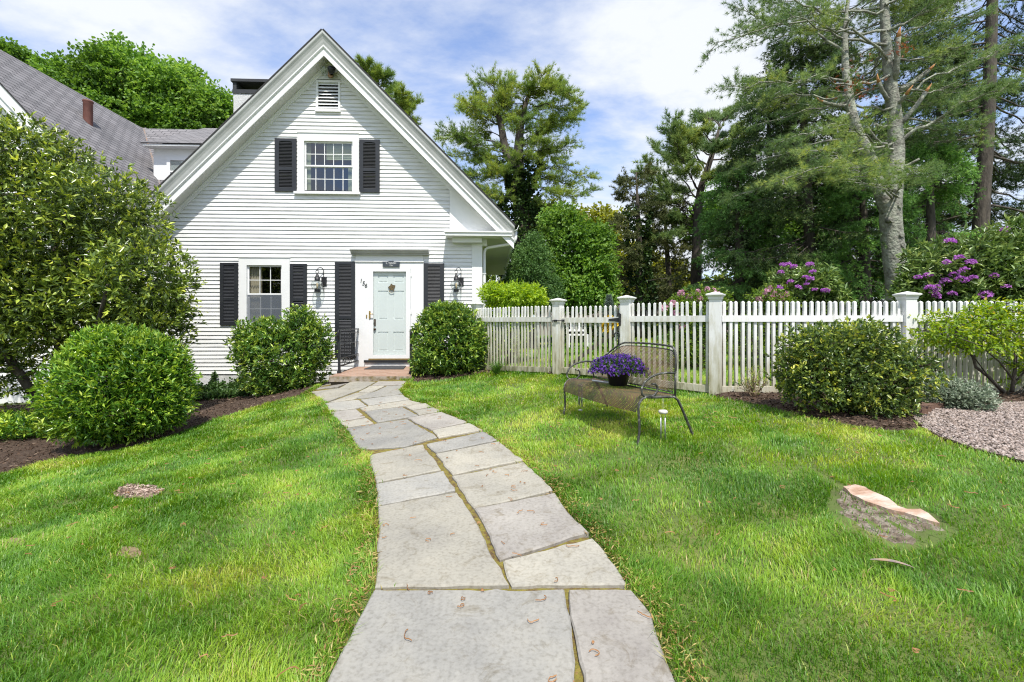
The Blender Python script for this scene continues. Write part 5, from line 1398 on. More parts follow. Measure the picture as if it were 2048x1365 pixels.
shrub('holly_bush', 'spreading twiggy holly bush in front of the right fence post', 'bush',
      [blob(1690, 745, 4.85, 125, 78, .55), blob(1640, 695, 4.85, 72, 50, .4), blob(1725, 680, 4.85, 70, 38, .4), blob(1800, 740, 4.8, 62, 55, .4), blob(1610, 760, 4.85, 52, 55, .4), blob(1750, 805, 4.7, 75, 34, .35)],
      base_at(1700, 4.95), 2500, 6, .042, .023, HOLLY2, 45, rad=.03, depth=.55, lump=.24, upb=.5, round_=True, spread=.9, r0=.02, nst=16, freq=4)
MAPLE = leaf_mat('spring_maple_leaf', [(0, (0.091, 0.182, 0.019)), (.45, (0.221, 0.351, 0.033)), (.84, (0.429, 0.481, 0.052)), (.93, (0.520, 0.286, 0.039)), (1, (0.494, 0.130, 0.026))], rough=.55, transl=.4)
sb = base_at(2008, 5.75)
sm, P, O, rng = shrub('ornamental_tree', 'small multi-stemmed tree with yellow green and orange leaves at the right edge', 'small tree',
      [blob(1960, 640, 5.7, 105, 24, .55), blob(1890, 668, 5.6, 62, 24, .45), blob(2045, 668, 5.7, 85, 55, .6), blob(1950, 690, 5.6, 90, 20, .5), blob(2070, 735, 5.8, 60, 50, .5), blob(1985, 615, 5.7, 55, 16, .4)],
      sb, 1000, 4, .05, .026, MAPLE, 46, rad=.05, depth=.7, lump=.2, upb=-.1, round_=True, up=1.6, spread=1.1, r0=.014, nst=3, stm=Mdarkbark)
mb = MB()
def Y57(x, y, Y=5.7): return at(x, y, Y)
for line, r in (([(2008, 786), (1975, 752), (1952, 735), (1946, 715), (1936, 702), (1905, 690)], .022), ([(1947, 718), (1960, 700), (1975, 690), (1985, 650)], .016), ([(2024, 784), (2030, 740), (2032, 700), (2045, 640)], .022), ([(2026, 760), (2000, 725), (1970, 700), (1930, 660)], .012), ([(1985, 765), (1930, 690), (1890, 680)], .008)):
    mb.tube([at(x, y, 5.7 + .04 * i) for i, (x, y) in enumerate(line)], np.linspace(r, r * .45, len(line)), k=7)
mb.build('trunk', Mdarkbark, sm)
VARI = leaf_mat('variegated_leaf', [(0, (.10, .16, .09)), (.5, (.26, .32, .22)), (1, (.50, .53, .42))], rough=.5, transl=.25)
shrub('variegated_shrub', 'low pale green and cream shrub beside the gravel path', 'shrub', [blob(1905, 790, 5.1, 62, 32, .3), blob(1935, 800, 5.0, 42, 26, .25), blob(1870, 775, 5.2, 35, 28, .25)], base_at(1910, 5.2), 2000, 5, .03, .014, VARI, 47, rad=.025, depth=.5, upb=.5, r0=.008, lump=.15)
# nearly bare little shrub at the fence foot
rng = R_(48); tb = base_at(1508, 5.85); tw = empty('bare_shrub', tb, 'small nearly bare tan twiggy shrub at the foot of the fence', 'shrub'); mb = MB(); tips = []
for i in range(26):
    a = rng.uniform(-1, 1) * .75; e_ = tb + np.array([math.sin(a) * rng.uniform(.15, .32), rng.randn() * .08, rng.uniform(.18, .36)])
    p = curve_pts(tb, e_, 6, rng, 0, .012); mb.tube(p, np.linspace(.006, .002, 6), k=4); tips.append(e_)
    for _ in range(3):
        q = p[rng.randint(2, 5)]; t = q + rng.randn(3) * .05 + np.array([0, 0, .06]); mb.tube([q, t], [.003, .0015], k=4); tips.append(t)
mb.build('twigs', mat('tan_twigs', [(.26, .19, .11), (.42, .33, .21)], scale=20, rough=.9), tw)
tips = np.array(tips); foliage('leaves', [leaf_clumps(tips, np.tile([0, 0, 1.], (len(tips), 1)), rng, 4, .02, .022, .012)], HOLLY2, tw)
# daylily clump
rng = R_(49); db = base_at(993, 8.45); dl = empty('daylily_clump', db, 'clump of arching strap leaves at the foot of the fence', 'perennial plant'); V, Q, A = [], [], []
for i in range(110):
    a = rng.rand() * 2 * PI; r = rng.uniform(.12, .38); h = rng.uniform(.22, .42); w_ = .007
    s0 = db + np.array([math.cos(a), math.sin(a), 0]) * .05 * rng.rand(); d = np.array([math.cos(a), math.sin(a), 0]); sd = np.array([-math.sin(a), math.cos(a), 0]) * w_
    n0 = len(V)
    for j in range(6):
        t = j / 5; p = s0 + d * r * t ** 1.2 + np.array([0, 0, h * (1.7 * t - 1.05 * t * t)]); V += [p - sd * (1 - t * .9), p + sd * (1 - t * .9)]; A += [rng.rand()] * 2
    Q += [(n0 + 2 * j, n0 + 2 * j + 1, n0 + 2 * j + 3, n0 + 2 * j + 2) for j in range(5)]
np_obj('leaves', np_mesh('leaves', np.array(V), None, leaf_mat('daylily_leaf', [(.05, .13, .02), (.12, .24, .04)], rough=.5), np.array(A), np.array(Q)), dl)
# ivy along the foundation
rng = R_(50); n = 1500; px = rng.uniform(385, 540, n); Yv = rng.uniform(9.6, 10.45, n); x = (px - PX) / FOC * Yv; P = np.stack([x, Yv, gz(x, Yv) + .03 + rng.rand(n) * (.10 + .32 * np.clip((Yv - 9.9) / .6, 0, 1) * (.4 + vnoise(x * 2, Yv * 2, 4)))], 1)
IVY = leaf_mat('ivy_leaf', [(.03, .07, .02), (.06, .13, .03), (.13, .22, .06)], rough=.4, transl=.2)
iv = [leaf_clumps(P, np.tile([0, -.4, 1.], (n, 1)), rng, 5, .05, .055, .04, spread=1.0, round_=True)]
for pxx in (428, 488):  # strands climbing the foundation
    m_ = 70; u0 = hp(pxx, 760, -.02)[0]; zz = rng.uniform(-.45, ZB + .06, m_); Pq = np.array([H(u0 + rng.randn() * .04, -.02 - .03 * rng.rand(), z) for z in zz]); iv.append(leaf_clumps(Pq, np.tile([0, -1., .2], (m_, 1)), rng, 5, .04, .05, .035, round_=True))
foliage('ivy', iv, IVY, kind='stuff', label='low ivy and ground cover along the house foundation')
rng = R_(51); n = 900; px = rng.uniform(-80, 120, n); Yv = rng.uniform(6.7, 7.6, n); x = (px - PX) / FOC * Yv; P = np.stack([x, Yv, gz(x, Yv) + .05 + rng.rand(n) * .28], 1)
foliage('undergrowth', [leaf_clumps(P, np.tile([0, -.3, 1.], (n, 1)), rng, 6, .06, .09, .028, spread=1.0)], BOXY, kind='stuff', label='leafy undergrowth at the foot of the tall holly')

# shrubs behind the fence
YEL = leaf_mat('yellow_green_leaf', [(0.162, 0.297, 0.020), (0.324, 0.486, 0.041), (0.567, 0.675, 0.081)], rough=.5, transl=.4)
shrub('yellow_green_shrub', 'bright yellow green shrub behind the fence at the house corner', 'shrub', [blob(1035, 592, 9.9, 56, 24, .6), blob(985, 590, 9.8, 24, 22, .4), blob(1060, 600, 9.9, 32, 22, .4), blob(1015, 640, 9.9, 50, 60, .5)], base_at(1020, 9.9), 1500, 6, .085, .028, YEL, 52, rad=.06, depth=.5, upb=.5)
RHODO = leaf_mat('rhododendron_leaf', [(0, (.045, .09, .025)), (.42, (.11, .19, .045)), (.7, (.24, .34, .09)), (1, (.42, .48, .16))], rough=.36, transl=.22, spec=.5, patch=(1.0, .8, 1.2))
Mpur = leaf_mat('purple_blossom', [(.34, .08, .40), (.48, .16, .54), (.62, .32, .66)], rough=.7, transl=.35)
Mpink = leaf_mat('pink_blossom', [(.50, .22, .36), (.66, .36, .48), (.78, .55, .62)], rough=.7, transl=.4)
def truss(name, m, rad, seed, n=70, size=.035):
    rng = R_(seed); d = unit(rng.randn(n, 3)); d[:, 2] = np.abs(d[:, 2]) * .9 - .15
    t = unit(np.cross(d, rng.randn(n, 3))); V, T, Q, A = leaves(d * rad * (.75 + .3 * rng.rand(n, 1)), unit(t + d * .5), rng, size, size * .9, rng.rand(n), .15, True)
    return np_mesh(name, V, T, m, A, Q)
def rhodo(label, blobs, base, n, seed, spots, Y, rad):
    o, P, O, rng = shrub('rhododendron', label, 'rhododendron', blobs, base, n, 8, .14, .042, RHODO, seed, rad=.05, depth=.4, upb=.45, spread=1.25, r0=.03, up=.9, tipvar=.5)
    meshes = [truss('blossom', Mpur, rad, 60 + k) for k in range(4)]
    for i, (x, y) in enumerate(spots):
        b = bpy.data.objects.new('blossom', meshes[i % 4]); link(b, o)
        # set each truss on the outer leaves: the nearest leaf cluster along its direction
        q = at(x, y, Y); dd = np.hypot(P[:, 0] / P[:, 1] - q[0] / q[1], (P[:, 2] - EYE) / P[:, 1] - (q[2] - EYE) / q[1]) * FOC
        near = dd < 13; yy = P[near, 1].min() if near.any() else P[np.argmin(dd), 1]
        b.location = at(x, y, yy - .07); b.rotation_euler = (rng.randn() * .3, rng.randn() * .3, rng.rand() * 6)
        s = .8 + .4 * rng.rand(); b.scale = (s, s, s * .85)
rhodo('large rhododendron with purple flowers at the right above the fence', [blob(1945, 545, 8.6, 110, 80, .9), blob(1870, 580, 8.5, 72, 62, .7), blob(2060, 530, 8.6, 95, 90, .9), blob(2010, 600, 8.4, 120, 70, .7), blob(1900, 680, 8.5, 130, 90, .6)], base_at(1950, 8.7), 2600, 53,
      [(2010, 460), (1900, 483), (1918, 516), (1893, 525), (1942, 525), (1836, 555), (1857, 552), (1872, 562), (1908, 550), (1923, 560), (1945, 557), (1890, 564), (1988, 552), (2012, 574), (1860, 576), (1872, 576), (1905, 588), (1971, 590), (1869, 590), (1928, 541)], 8.6, .068)
rhodo('smaller rhododendron with mauve flowers under the dark conifers', [blob(1605, 570, 10.2, 58, 38, .7), blob(1560, 595, 10.2, 40, 32, .6), blob(1640, 600, 10.2, 42, 40, .6), blob(1590, 680, 10.2, 90, 80, .6)], base_at(1600, 10.3), 1300, 54,
      [(1565, 530), (1575, 530), (1587, 534), (1620, 530), (1562, 545), (1625, 544), (1612, 556), (1620, 560), (1580, 564), (1613, 569), (1630, 580), (1558, 577), (1650, 582), (1597, 575)], 10.2, .06)
LIL = leaf_mat('light_shrub_leaf', [(.07, .14, .02), (.14, .24, .03), (.30, .38, .06)], rough=.5, transl=.35)
def pinkshrub(label, blobs, base, n, seed, spots, Y):
    o, P, O, rng = shrub('flowering_shrub', label, 'flowering shrub', blobs, base, n, 5, .055, .028, LIL, seed, rad=.05, depth=.6, upb=.6, spread=.9, r0=.014, nst=14, lump=.25)
    meshes = [truss('blossom', Mpink, .06, 70 + k, 60, .028) for k in range(4)]
    for i, (x, y) in enumerate(spots):
        b = bpy.data.objects.new('blossom', meshes[i % 4]); link(b, o); b.location = at(x, y, Y - .1 + rng.rand() * .2); s = .8 + .5 * rng.rand(); b.scale = (s * .8, s * .8, s * 1.3); b.rotation_euler = (rng.randn() * .4, rng.randn() * .4, rng.rand() * 6)
pinkshrub('arching shrub with pink flowers behind the middle fence post', [blob(1395, 610, 8.3, 42, 34, .4), blob(1360, 620, 8.4, 34, 32, .4), blob(1435, 605, 8.3, 26, 28, .35), blob(1390, 690, 8.4, 62, 70, .5)], base_at(1395, 8.4), 1100, 55, [(1362, 588), (1378, 596), (1397, 585), (1415, 580), (1428, 582), (1433, 590), (1440, 608), (1330, 618), (1345, 610), (1352, 628), (1400, 600), (1362, 662), (1443, 622), (1365, 655)], 8.25)
pinkshrub('arching shrub with pale pink flowers before the smaller rhododendron', [blob(1535, 600, 8.6, 36, 26, .4), blob(1560, 612, 8.6, 30, 20, .35), blob(1530, 690, 8.6, 70, 70, .5)], base_at(1540, 8.7), 1000, 56, [(1540, 577), (1536, 585), (1528, 592), (1550, 588), (1562, 592), (1572, 590), (1560, 600), (1545, 598), (1518, 600), (1512, 640), (1556, 597)], 8.5)
# yellow flowers and hedge glimpsed through the gate
shrub('yellow_shrub', 'small yellow flowering shrub glimpsed through the gate', 'shrub', [blob(1220, 652, 12, 13, 17, .3)], base_at(1222, 12), 130, 6, .07, .04, leaf_mat('yellow_petal', [(.35, .30, .02), (.70, .50, .02), (.85, .66, .04)], transl=.3), 57, r0=.01, rad=.05)
shrub('clipped_hedge', 'low dark green hedge along the garden behind the gate', 'hedge', [blob(1150 + 45 * k, 662, 19, 32, 20, .6) for k in range(7)], base_at(1280, 19), 900, 6, .12, .06, ANDRO, 58, rad=.1, r0=.02)
# ---------------------------------------------------------------- trees
def limb_set(limbs, rng, npt=14, wob=.02):
    out = []
    for s, e_, sag, r in limbs:
        L = np.linalg.norm(np.asarray(e_) - s); out.append((curve_pts(s, e_, npt, rng, sag * L, wob * L), r))
    return out
def cones(A, B, r):
    """Thin three sided twigs from A to B."""
    n = len(A); d = unit(B - A); a = unit(np.cross(d, np.array([.31, .2, .93]))); b = np.cross(d, a); r = np.broadcast_to(r, n)[:, None]
    V = np.stack([A + a * r, A - a * r * .5 + b * r * .87, A - a * r * .5 - b * r * .87, B], 1).reshape(-1, 3)
    T = np.concatenate([np.arange(n)[:, None] * 4 + np.array([q]) for q in ((0, 1, 3), (1, 2, 3), (2, 0, 3))])
    return V, T
def conifer(name, label, cat, trunk, limbs, seed, m, bark, sub=16, sublen=.9, tufts=9, n=10, L=.11, W=.008, spread=.55, t0=.25, droop=0., upb=.35, flat=.25, group=None, var=None, forks=(), hang=0., tw=.006, wob=.02):
    rng = R_(seed)
    base = np.asarray(trunk[0][0]); o = empty(name, base, label, cat, group)
    mb = MB()
    for pts, rad in [trunk] + list(forks):
        P = np.array(pts); t = np.linspace(0, 1, len(P) * 5); q = bary(P, t); rr_ = np.interp(t, np.linspace(0, 1, len(rad)), rad)
        q[1:-1] += rng.randn(len(q) - 2, 3) * rr_[1:-1, None] * .06
        for _ in range(2): q[1:-1] = (q[:-2] + 2 * q[1:-1] + q[2:]) / 4
        mb.tube(q, rr_, k=12)
    mb.build('trunk', bark, o)
    ls = limb_set(limbs, rng, wob=wob); mb = MB(); A_, B_, TP, TD = [], [], [], []
    for P, r in ls:
        mb.tube(P, np.linspace(r, r * .18, len(P)), k=6, cap=False)
        k = max(4, int(sub * (.6 + .8 * rng.rand()))); t = t0 + (1 - t0) * (np.arange(k) + rng.rand(k)) / k
        q = bary(P, t); d = unit(bary(P, np.minimum(t + .04, 1)) - bary(P, np.maximum(t - .04, 0)))
        sd = unit(np.cross(d, np.array([0, 0, 1.]))) * np.where(np.arange(k) % 2, 1, -1)[:, None]
        dd = unit(d * (.55 + .5 * rng.rand(k, 1)) + sd * (.5 + .6 * rng.rand(k, 1)) + np.stack([rng.randn(k) * .1, rng.randn(k) * .1, rng.randn(k) * flat + droop], 1))
        sl = sublen * (1.05 - .6 * t) * (.6 + .7 * rng.rand(k))
        e_ = q + dd * sl[:, None]; e_[:, 2] -= hang * sl * rng.rand(k)
        A_.append(q); B_.append(e_)
        for j in range(tufts):
            f = .25 + .8 * (j + rng.rand(k)) / tufts
            p = q * (1 - f[:, None]) + e_ * f[:, None] + rng.randn(k, 3) * .05 * sl[:, None]
            TP.append(p); TD.append(unit(dd + rng.randn(k, 3) * .35 + np.array([0, 0, upb])))
        m_ = max(3, tufts // 2); f = np.linspace(.75, 1.0, m_); TP.append(bary(P, f)); TD.append(unit(np.tile(P[-1] - P[-2], (m_, 1)) + np.array([0, 0, upb])))
    mb.build('limbs', bark, o)
    A_, B_ = np.concatenate(A_), np.concatenate(B_); V, T = cones(A_, B_, tw); np_obj('twigs', np_mesh('twigs', V, T, bark), o)
    TP, TD = np.concatenate(TP), np.concatenate(TD)
    cv = .25 + .5 * vnoise(TP[:, 0] * 1.3 + 9, TP[:, 2] * 1.3 + TP[:, 1], seed) + .25 * rng.rand(len(TP))
    foliage('crown', [needles(TP, TD, rng, n, L, W, np.clip(cv, 0, 1), spread)], m, o)
    return o
def from_px(lst, Y, trunk_x, rng, dY=2.2):
    """Limbs given in the photo as (x, y of the foot on the trunk, x, y of the tip); depth is spread round the trunk."""
    out = []
    for it in lst:
        sx, sy, ex, ey = it[:4]; off = it[4] if len(it) > 4 else rng.uniform(-1, 1) * dY
        out.append((at(sx, sy, Y), at(ex, ey, Y + off), it[5] if len(it) > 5 else rng.uniform(-.05, .06), it[6] if len(it) > 6 else .035))
    return out
def auto_limbs(trunk_px, Y, y0, y1, n, reach, rng, droop=.1, dtop=.3, r=.03, sagr=(-.06, .02), front=True):
    """Whorls of limbs between photo heights y0 (top) and y1 (bottom); reach in metres at the bottom."""
    out = []
    for i in range(n):
        f = (i + rng.rand()) / n; y = y0 + (y1 - y0) * f; s = at(np.interp(y, [p[1] for p in trunk_px], [p[0] for p in trunk_px]), y, Y)
        L = reach * (dtop + (1 - dtop) * f ** .8) * (.65 + .5 * rng.rand()); a = rng.rand() * 2 * PI
        if not front and math.sin(a) < -.15: a = -a
        e_ = s + np.array([math.cos(a) * L, math.sin(a) * L * .8, -droop * L * (.4 + f) + .05]); out.append((s, e_, rng.uniform(*sagr), r * (.5 + .6 * f)))
    return out
def leafy_tree(name, label, blobs, base, n, per, L, W, m, seed, rad=.2, depth=.5, group=None, bark=None, tr=.2, lump=.2, cat='tree', upb=.1, spread=.9, round_=True, freq=3.2, nst=14):
    rng = R_(seed); o = empty(name, base, label, cat, group)
    P, O = blob_points(blobs, n, rng, depth, lump, freq, zmin=base[2] + .2)
    foliage('crown', [leaf_clumps(P, O, rng, per, rad, L, W, upb, spread, round_, .45, base_var=np.clip(vnoise(P[:, 0] * .9 + 3, P[:, 2] * .9 + P[:, 1], seed) * .7 + .3 * rng.rand(n), 0, 1), up=.9)], m, o)
    mb = MB(); ctr = np.array([b[0] for b in blobs]); top = ctr[np.argmax(ctr[:, 2])]
    tp = curve_pts(np.array(base) - np.array([0, 0, .2]), ctr.mean(0), 8, rng, 0, .03); mb.tube(tp, np.linspace(tr, tr * .55, 8), k=10)
    mb.build('trunk', bark or Mbark, o); mb = MB()
    for c in list(ctr) + [P[i] for i in rng.choice(n, nst, False)]:
        s = tp[rng.randint(4, 8)]; mb.tube(curve_pts(s, c, 7, rng, 0, .04), np.linspace(tr * .35, tr * .06, 7), k=6)
    mb.build('limbs', bark or Mbark, o)
    return o
PINE = leaf_mat('white_pine_needles', [(0, (0.056, 0.112, 0.045)), (.45, (0.123, 0.213, 0.078)), (.8, (0.258, 0.358, 0.112)), (1, (0.470, 0.515, 0.112))], rough=.55, transl=.28, spec=.3)
PINEY = leaf_mat('yellowish_pine_needles', [(0, (0.077, 0.155, 0.040)), (.5, (0.171, 0.279, 0.070)), (.85, (0.326, 0.419, 0.077)), (1, (0.497, 0.512, 0.093))], rough=.55, transl=.3, spec=.3)  # yellower needle colour for the middle pine and the one over the roof
SPRUCE = leaf_mat('dark_spruce_needles', [(0, (0.027, 0.057, 0.024)), (.5, (0.062, 0.115, 0.043)), (.85, (0.131, 0.201, 0.051)), (1, (0.284, 0.284, 0.060))], rough=.6, transl=.15, spec=.3)
HEML = leaf_mat('hemlock_needles', [(0, (0.055, 0.128, 0.035)), (.5, (0.123, 0.259, 0.066)), (.85, (0.246, 0.458, 0.107)), (1, (0.427, 0.612, 0.136))], rough=.6, transl=.2, spec=.3)
HEMB = leaf_mat('young_hemlock_leaf', [(0, (0.052, 0.117, 0.031)), (.5, (0.111, 0.221, 0.058)), (1, (0.221, 0.351, 0.104))], rough=.6, transl=.25)
CEDAR = leaf_mat('cedar_sprays', [(0, (.05, .07, .024)), (.5, (.10, .125, .04)), (1, (.19, .20, .07))], rough=.7, transl=.2)
DECID = leaf_mat('maple_leaf', [(0, (0.060, 0.138, 0.022)), (.5, (0.144, 0.282, 0.046)), (1, (0.324, 0.468, 0.102))], rough=.5, transl=.4, patch=(.35, .75, 1.25))
OAKY = leaf_mat('spring_oak_leaf', [(0, (.14, .18, .02)), (.5, (.26, .29, .04)), (1, (.42, .42, .08))], rough=.55, transl=.45)
Mlichen = mat('lichen_bark', [(.085, .08, .065), (.20, .195, .165), (.30, .31, .25), (.38, .40, .31)], scale=5, rough=.95, bump=1.2, bscale=16, bdist=.04, detail=9)
Mbroken = mat('broken_wood', [(.36, .15, .05), (.55, .28, .12)], scale=9, rough=.9)

# the big lichen covered white pine behind the right fence
rng = R_(71); Y1 = 12.0; b1 = base_at(1800, Y1)
main = [b1 - np.array([0, 0, .2]), at(1796, 590, Y1), at(1787, 500, Y1), at(1780, 430, Y1), at(1788, 370, Y1), at(1793, 300, Y1 + .05), at(1789, 230, Y1 + .1), at(1781, 160, Y1 + .1), at(1772, 90, Y1 + .1), at(1768, 20, Y1 + .1), at(1772, -90, Y1 + .1), at(1775, -260, Y1 + .1)]
left = [at(1776, 430, Y1), at(1757, 375, Y1 - .05), at(1748, 330, Y1 - .1), at(1722, 280, Y1 - .1), at(1705, 235, Y1 - .1), at(1698, 190, Y1), at(1690, 130, Y1 + .1), at(1690, 60, Y1 + .2), at(1700, -40, Y1 + .3)]
lim = from_px([
    (1770, 62, 1490, 58, -.6), (1775, 118, 1418, 118, -.3, .05), (1768, 20, 1540, -30, .8), (1775, 90, 1470, 85, 1.2), (1700, 165, 1455, 170, -.8), (1690, 110, 1470, 20, .9), (1690, 60, 1500, -40, -.5), (1780, 150, 1560, 190, -1.4), (1788, 215, 1500, 245, .4), (1700, 190, 1480, 215, 1.3),
    (1705, 230, 1560, 290, -1.1), (1720, 275, 1480, 340, 1.2, .03), (1790, 285, 1600, 330, -1.6), (1745, 330, 1470, 395, .6, .04),
    (1775, 62, 1905, 0, -.4, .02), (1790, 80, 1965, 22, .6), (1770, 10, 1900, -60, -.8), (1770, -20, 2000, -80, .5), (1803, 282, 2030, 160, -1.0, .0, .05), (1785, 120, 1935, 90, -.9), (1790, 180, 2020, 95, .8), (1772, -80, 1600, -160, 0), (1772, -80, 1950, -170, .4), (1774, -180, 1640, -250, .2), (1774, -180, 1900, -260, -.2),
    (1790, 385, 1600, 362, -2.6, .05, .03), (1788, 395, 1630, 330, -2.2, .05, .03), (1788, 398, 1845, 345, -2.4, .05, .025), (1786, 400, 1700, 352, -2.8, .04, .025), (1790, 300, 1690, 262, -1.5)], Y1, 1780, rng, 1.5)
lim += auto_limbs([(1772, -250), (1768, 20), (1789, 230), (1790, 330)], Y1 + .3, -240, 300, 40, 3.6, rng, .02, .6, r=.03, front=False)
pine = conifer('white_pine', 'big white pine with forked lichen covered trunk behind the right fence post', 'pine tree', (main, [.29, .265, .25, .245, .205, .18, .165, .14, .12, .10, .08, .04]), lim, 71, PINE, Mlichen, sub=26, sublen=1.1, tufts=8, n=18, L=.13, W=.0085, spread=.62, t0=.30, upb=.3, flat=.14, forks=[(left, [.165, .145, .135, .13, .115, .10, .085, .06, .03])], tw=.009)
mb = MB(); mt = MB()
for a, b, dy, r in (((1800, 180), (1856, 140), -.1, .07), ((1797, 205), (1812, 190), -.25, .06), ((1790, 160), (1797, 76), -.3, .075), ((1775, 200), (1758, 165), -.2, .06), ((1800, 250), (1852, 185), -.2, .065), ((1780, 252), (1750, 248), -.3, .04), ((1800, 335), (1840, 318), -.3, .04), ((1776, 300), (1735, 255), -.25, .035), ((1700, 212), (1645, 205), -.1, .05)):
    p0, p1 = at(*a, Y1), at(*b, Y1 + dy); q = curve_pts(p0, p1, 6, rng, -.04, .01); mb = MB(); mb.tube(q, np.linspace(r, r * .75, 6), k=8); stub = mb.build('branch_stub', Mlichen, pine)
    if r > .045: d = unit(q[-1] - q[-2]); mt = MB(); mt.tube([q[-1] + d * .002, q[-1] + d * .10, q[-1] + d * .2 + np.array([.03, 0, .04])], [r * .74, r * .5, .006], k=6); mt.build('broken_end', Mbroken, stub)
for a in ((1797, 380), (1800, 412), (1783, 440), (1803, 470), (1806, 490)):
    c = at(*a, Y1 - .24); mb = MB(); mb.tube([c + np.array([0, .12, 0]), c + np.array([0, -.03, 0])], [.075, .06], k=10); mb.build('branch_stub', Mlichen, pine)
rngd = R_(5); P = np.concatenate([at(1710, 170, Y1 - .6) + rngd.randn(60, 3) * np.array([.25, .15, .28]), at(1805, 95, Y1 - .4) + rngd.randn(25, 3) * np.array([.15, .1, .12])])
foliage('dead_needles', [needles(P, rngd.randn(len(P), 3), rngd, 8, .09, .01, rngd.rand(len(P)))], leaf_mat('dead_needles', [(.22, .06, .02), (.40, .14, .05)]), pine)

# dark spruce at the right edge, its bare lower limbs against the sky
rng = R_(72); Y2 = 15.5; tp = [(1990, -160), (1985, 0), (1978, 200), (1965, 400), (1955, 560)]
tk = [base_at(1950, Y2)] + [at(x, y, Y2) for x, y in tp[::-1]]
conifer('dark_spruce', 'tall dark spruce with straight trunk and sparse limbs at the right edge', 'spruce tree', (tk, [.26, .245, .225, .20, .17, .14, .09]), auto_limbs(tp, Y2, -250, 490, 120, 4.8, rng, .10, .55, r=.04, front=False) , 72, SPRUCE, Mdarkbark, sub=26, sublen=1.35, tufts=10, n=11, L=.11, W=.017, spread=.8, t0=.26, wob=.006, droop=-.12, upb=-.1, flat=.2, hang=.25, tw=.008)
# hemlocks and spruces massed behind the fence
rng = R_(73)
for k, (x0, xt, ytop, Y, reach, nl, lab, mm, nm, cat) in enumerate((
    (1625, 1600, 60, 14.5, 3.3, 105, 'tall dark spruce with drooping twigs behind the smaller rhododendron', SPRUCE, 'dark_spruce', 'spruce tree'),
    (1545, 1535, 150, 16.0, 2.6, 80, 'dark layered spruce behind the forked pine, left of the tallest spruce', SPRUCE, 'dark_spruce', 'spruce tree'),
    (1870, 1880, 90, 17.0, 2.6, 70, 'dark spruce behind and between the two biggest trunks at the right', SPRUCE, 'dark_spruce', 'spruce tree'),
    (1480, 1475, 345, 15.5, 2.7, 60, 'dark green hemlock with low drooping limbs left of the tall spruce', HEML, 'hemlock', 'hemlock tree'),
    (1730, 1725, 300, 14.0, 2.3, 70, 'hemlock with green hanging sprays just left of the forked pine trunk', HEML, 'hemlock', 'hemlock tree'),
    (1860, 1862, 290, 13.8, 1.9, 50, 'dark hemlock between the forked pine and the large rhododendron', HEML, 'hemlock', 'hemlock tree'))):
    tp = [(xt, ytop), (x0, 640)]; tk = [base_at(x0, Y), at(x0, 600, Y), at((x0 + xt) / 2, (ytop + 600) / 2, Y), at(xt, ytop, Y)]
    conifer(nm, lab, cat, (tk, [.20, .18, .12, .02]), auto_limbs(tp, Y, ytop, 640, nl, reach, rng, .22, .22, r=.025), 74 + k, mm, Mdarkbark, sub=22, sublen=.95, tufts=10, n=9, L=.085, W=.019, spread=.7, wob=.008, t0=.15, droop=-.25, upb=-.35, flat=.2, hang=.55, group='dark conifers behind the fence', tw=.006)
# white pine left of the dark conifers
rng = R_(80); Y3 = 19.0
tk = [base_at(1392, Y3), at(1392, 560, Y3), at(1394, 450, Y3), at(1400, 380, Y3), at(1425, 310, Y3), at(1440, 250, Y3)]
L3 = [(1396, 430, 1290, 325), (1394, 445, 1275, 345), (1398, 400, 1320, 290), (1400, 380, 1335, 262), (1410, 340, 1345, 245), (1425, 310, 1375, 255), (1430, 290, 1405, 262), (1440, 255, 1440, 232), (1430, 300, 1480, 255), (1425, 320, 1500, 300), (1410, 360, 1495, 345), (1396, 420, 1300, 385), (1396, 430, 1330, 405), (1400, 400, 1470, 395), (1396, 440, 1470, 430), (1394, 460, 1340, 440), (1415, 330, 1360, 300), (1420, 320, 1440, 290), (1400, 390, 1370, 340), (1402, 370, 1440, 350), (1394, 470, 1440, 470), (1394, 470, 1320, 470), (1430, 290, 1500, 265), (1440, 260, 1465, 225), (1425, 310, 1390, 275), (1415, 330, 1355, 320), (1425, 300, 1460, 285), (1410, 350, 1470, 330), (1398, 400, 1350, 375), (1430, 290, 1350, 280), (1440, 255, 1410, 238)]
conifer('white_pine', 'crooked white pine with open tufted crown left of the dark conifers', 'pine tree', (tk, [.25, .22, .18, .15, .10, .04]), from_px(L3, Y3, 1395, rng, 1.4), 80, PINE, Mdarkbark, sub=26, sublen=1.0, tufts=11, n=11, L=.19, W=.020, spread=.55, t0=.45, upb=.5, flat=.2, tw=.01)
# bare lower conifer, ivy clad
rng = R_(81); Y4 = 18.0; tp = [(1272, 345), (1280, 620)]; tk = [base_at(1280, Y4), at(1280, 560, Y4), at(1277, 450, Y4), at(1272, 345, Y4)]
ced = conifer('cedar', 'thin sparse brown green cedar with ivy on its trunk right of the bright maple', 'cedar tree', (tk, [.18, .16, .10, .02]), auto_limbs(tp, Y4, 345, 610, 46, 1.6, rng, .02, .35, r=.02, sagr=(-.02, .06)), 81, CEDAR, Mdarkbark, sub=12, sublen=.7, tufts=7, n=9, L=.12, W=.024, spread=.9, t0=.3, upb=.1, flat=.5, tw=.008)
def ivy_on(parent, pts, rad, n, seed, m=IVY, L=.13):
    rng = R_(seed); q = bary(np.array(pts), rng.rand(n)); a = rng.rand(n) * 2 * PI; d = np.stack([np.cos(a), np.sin(a), np.zeros(n)], 1); lp = .5 + vnoise(q[:, 2] * 1.6, a * 1.2, seed)
    foliage('ivy', [leaf_clumps(q + d * (rad * lp)[:, None], d, rng, 6, .12, L, L * .75, spread=.9, round_=True)], m, parent)
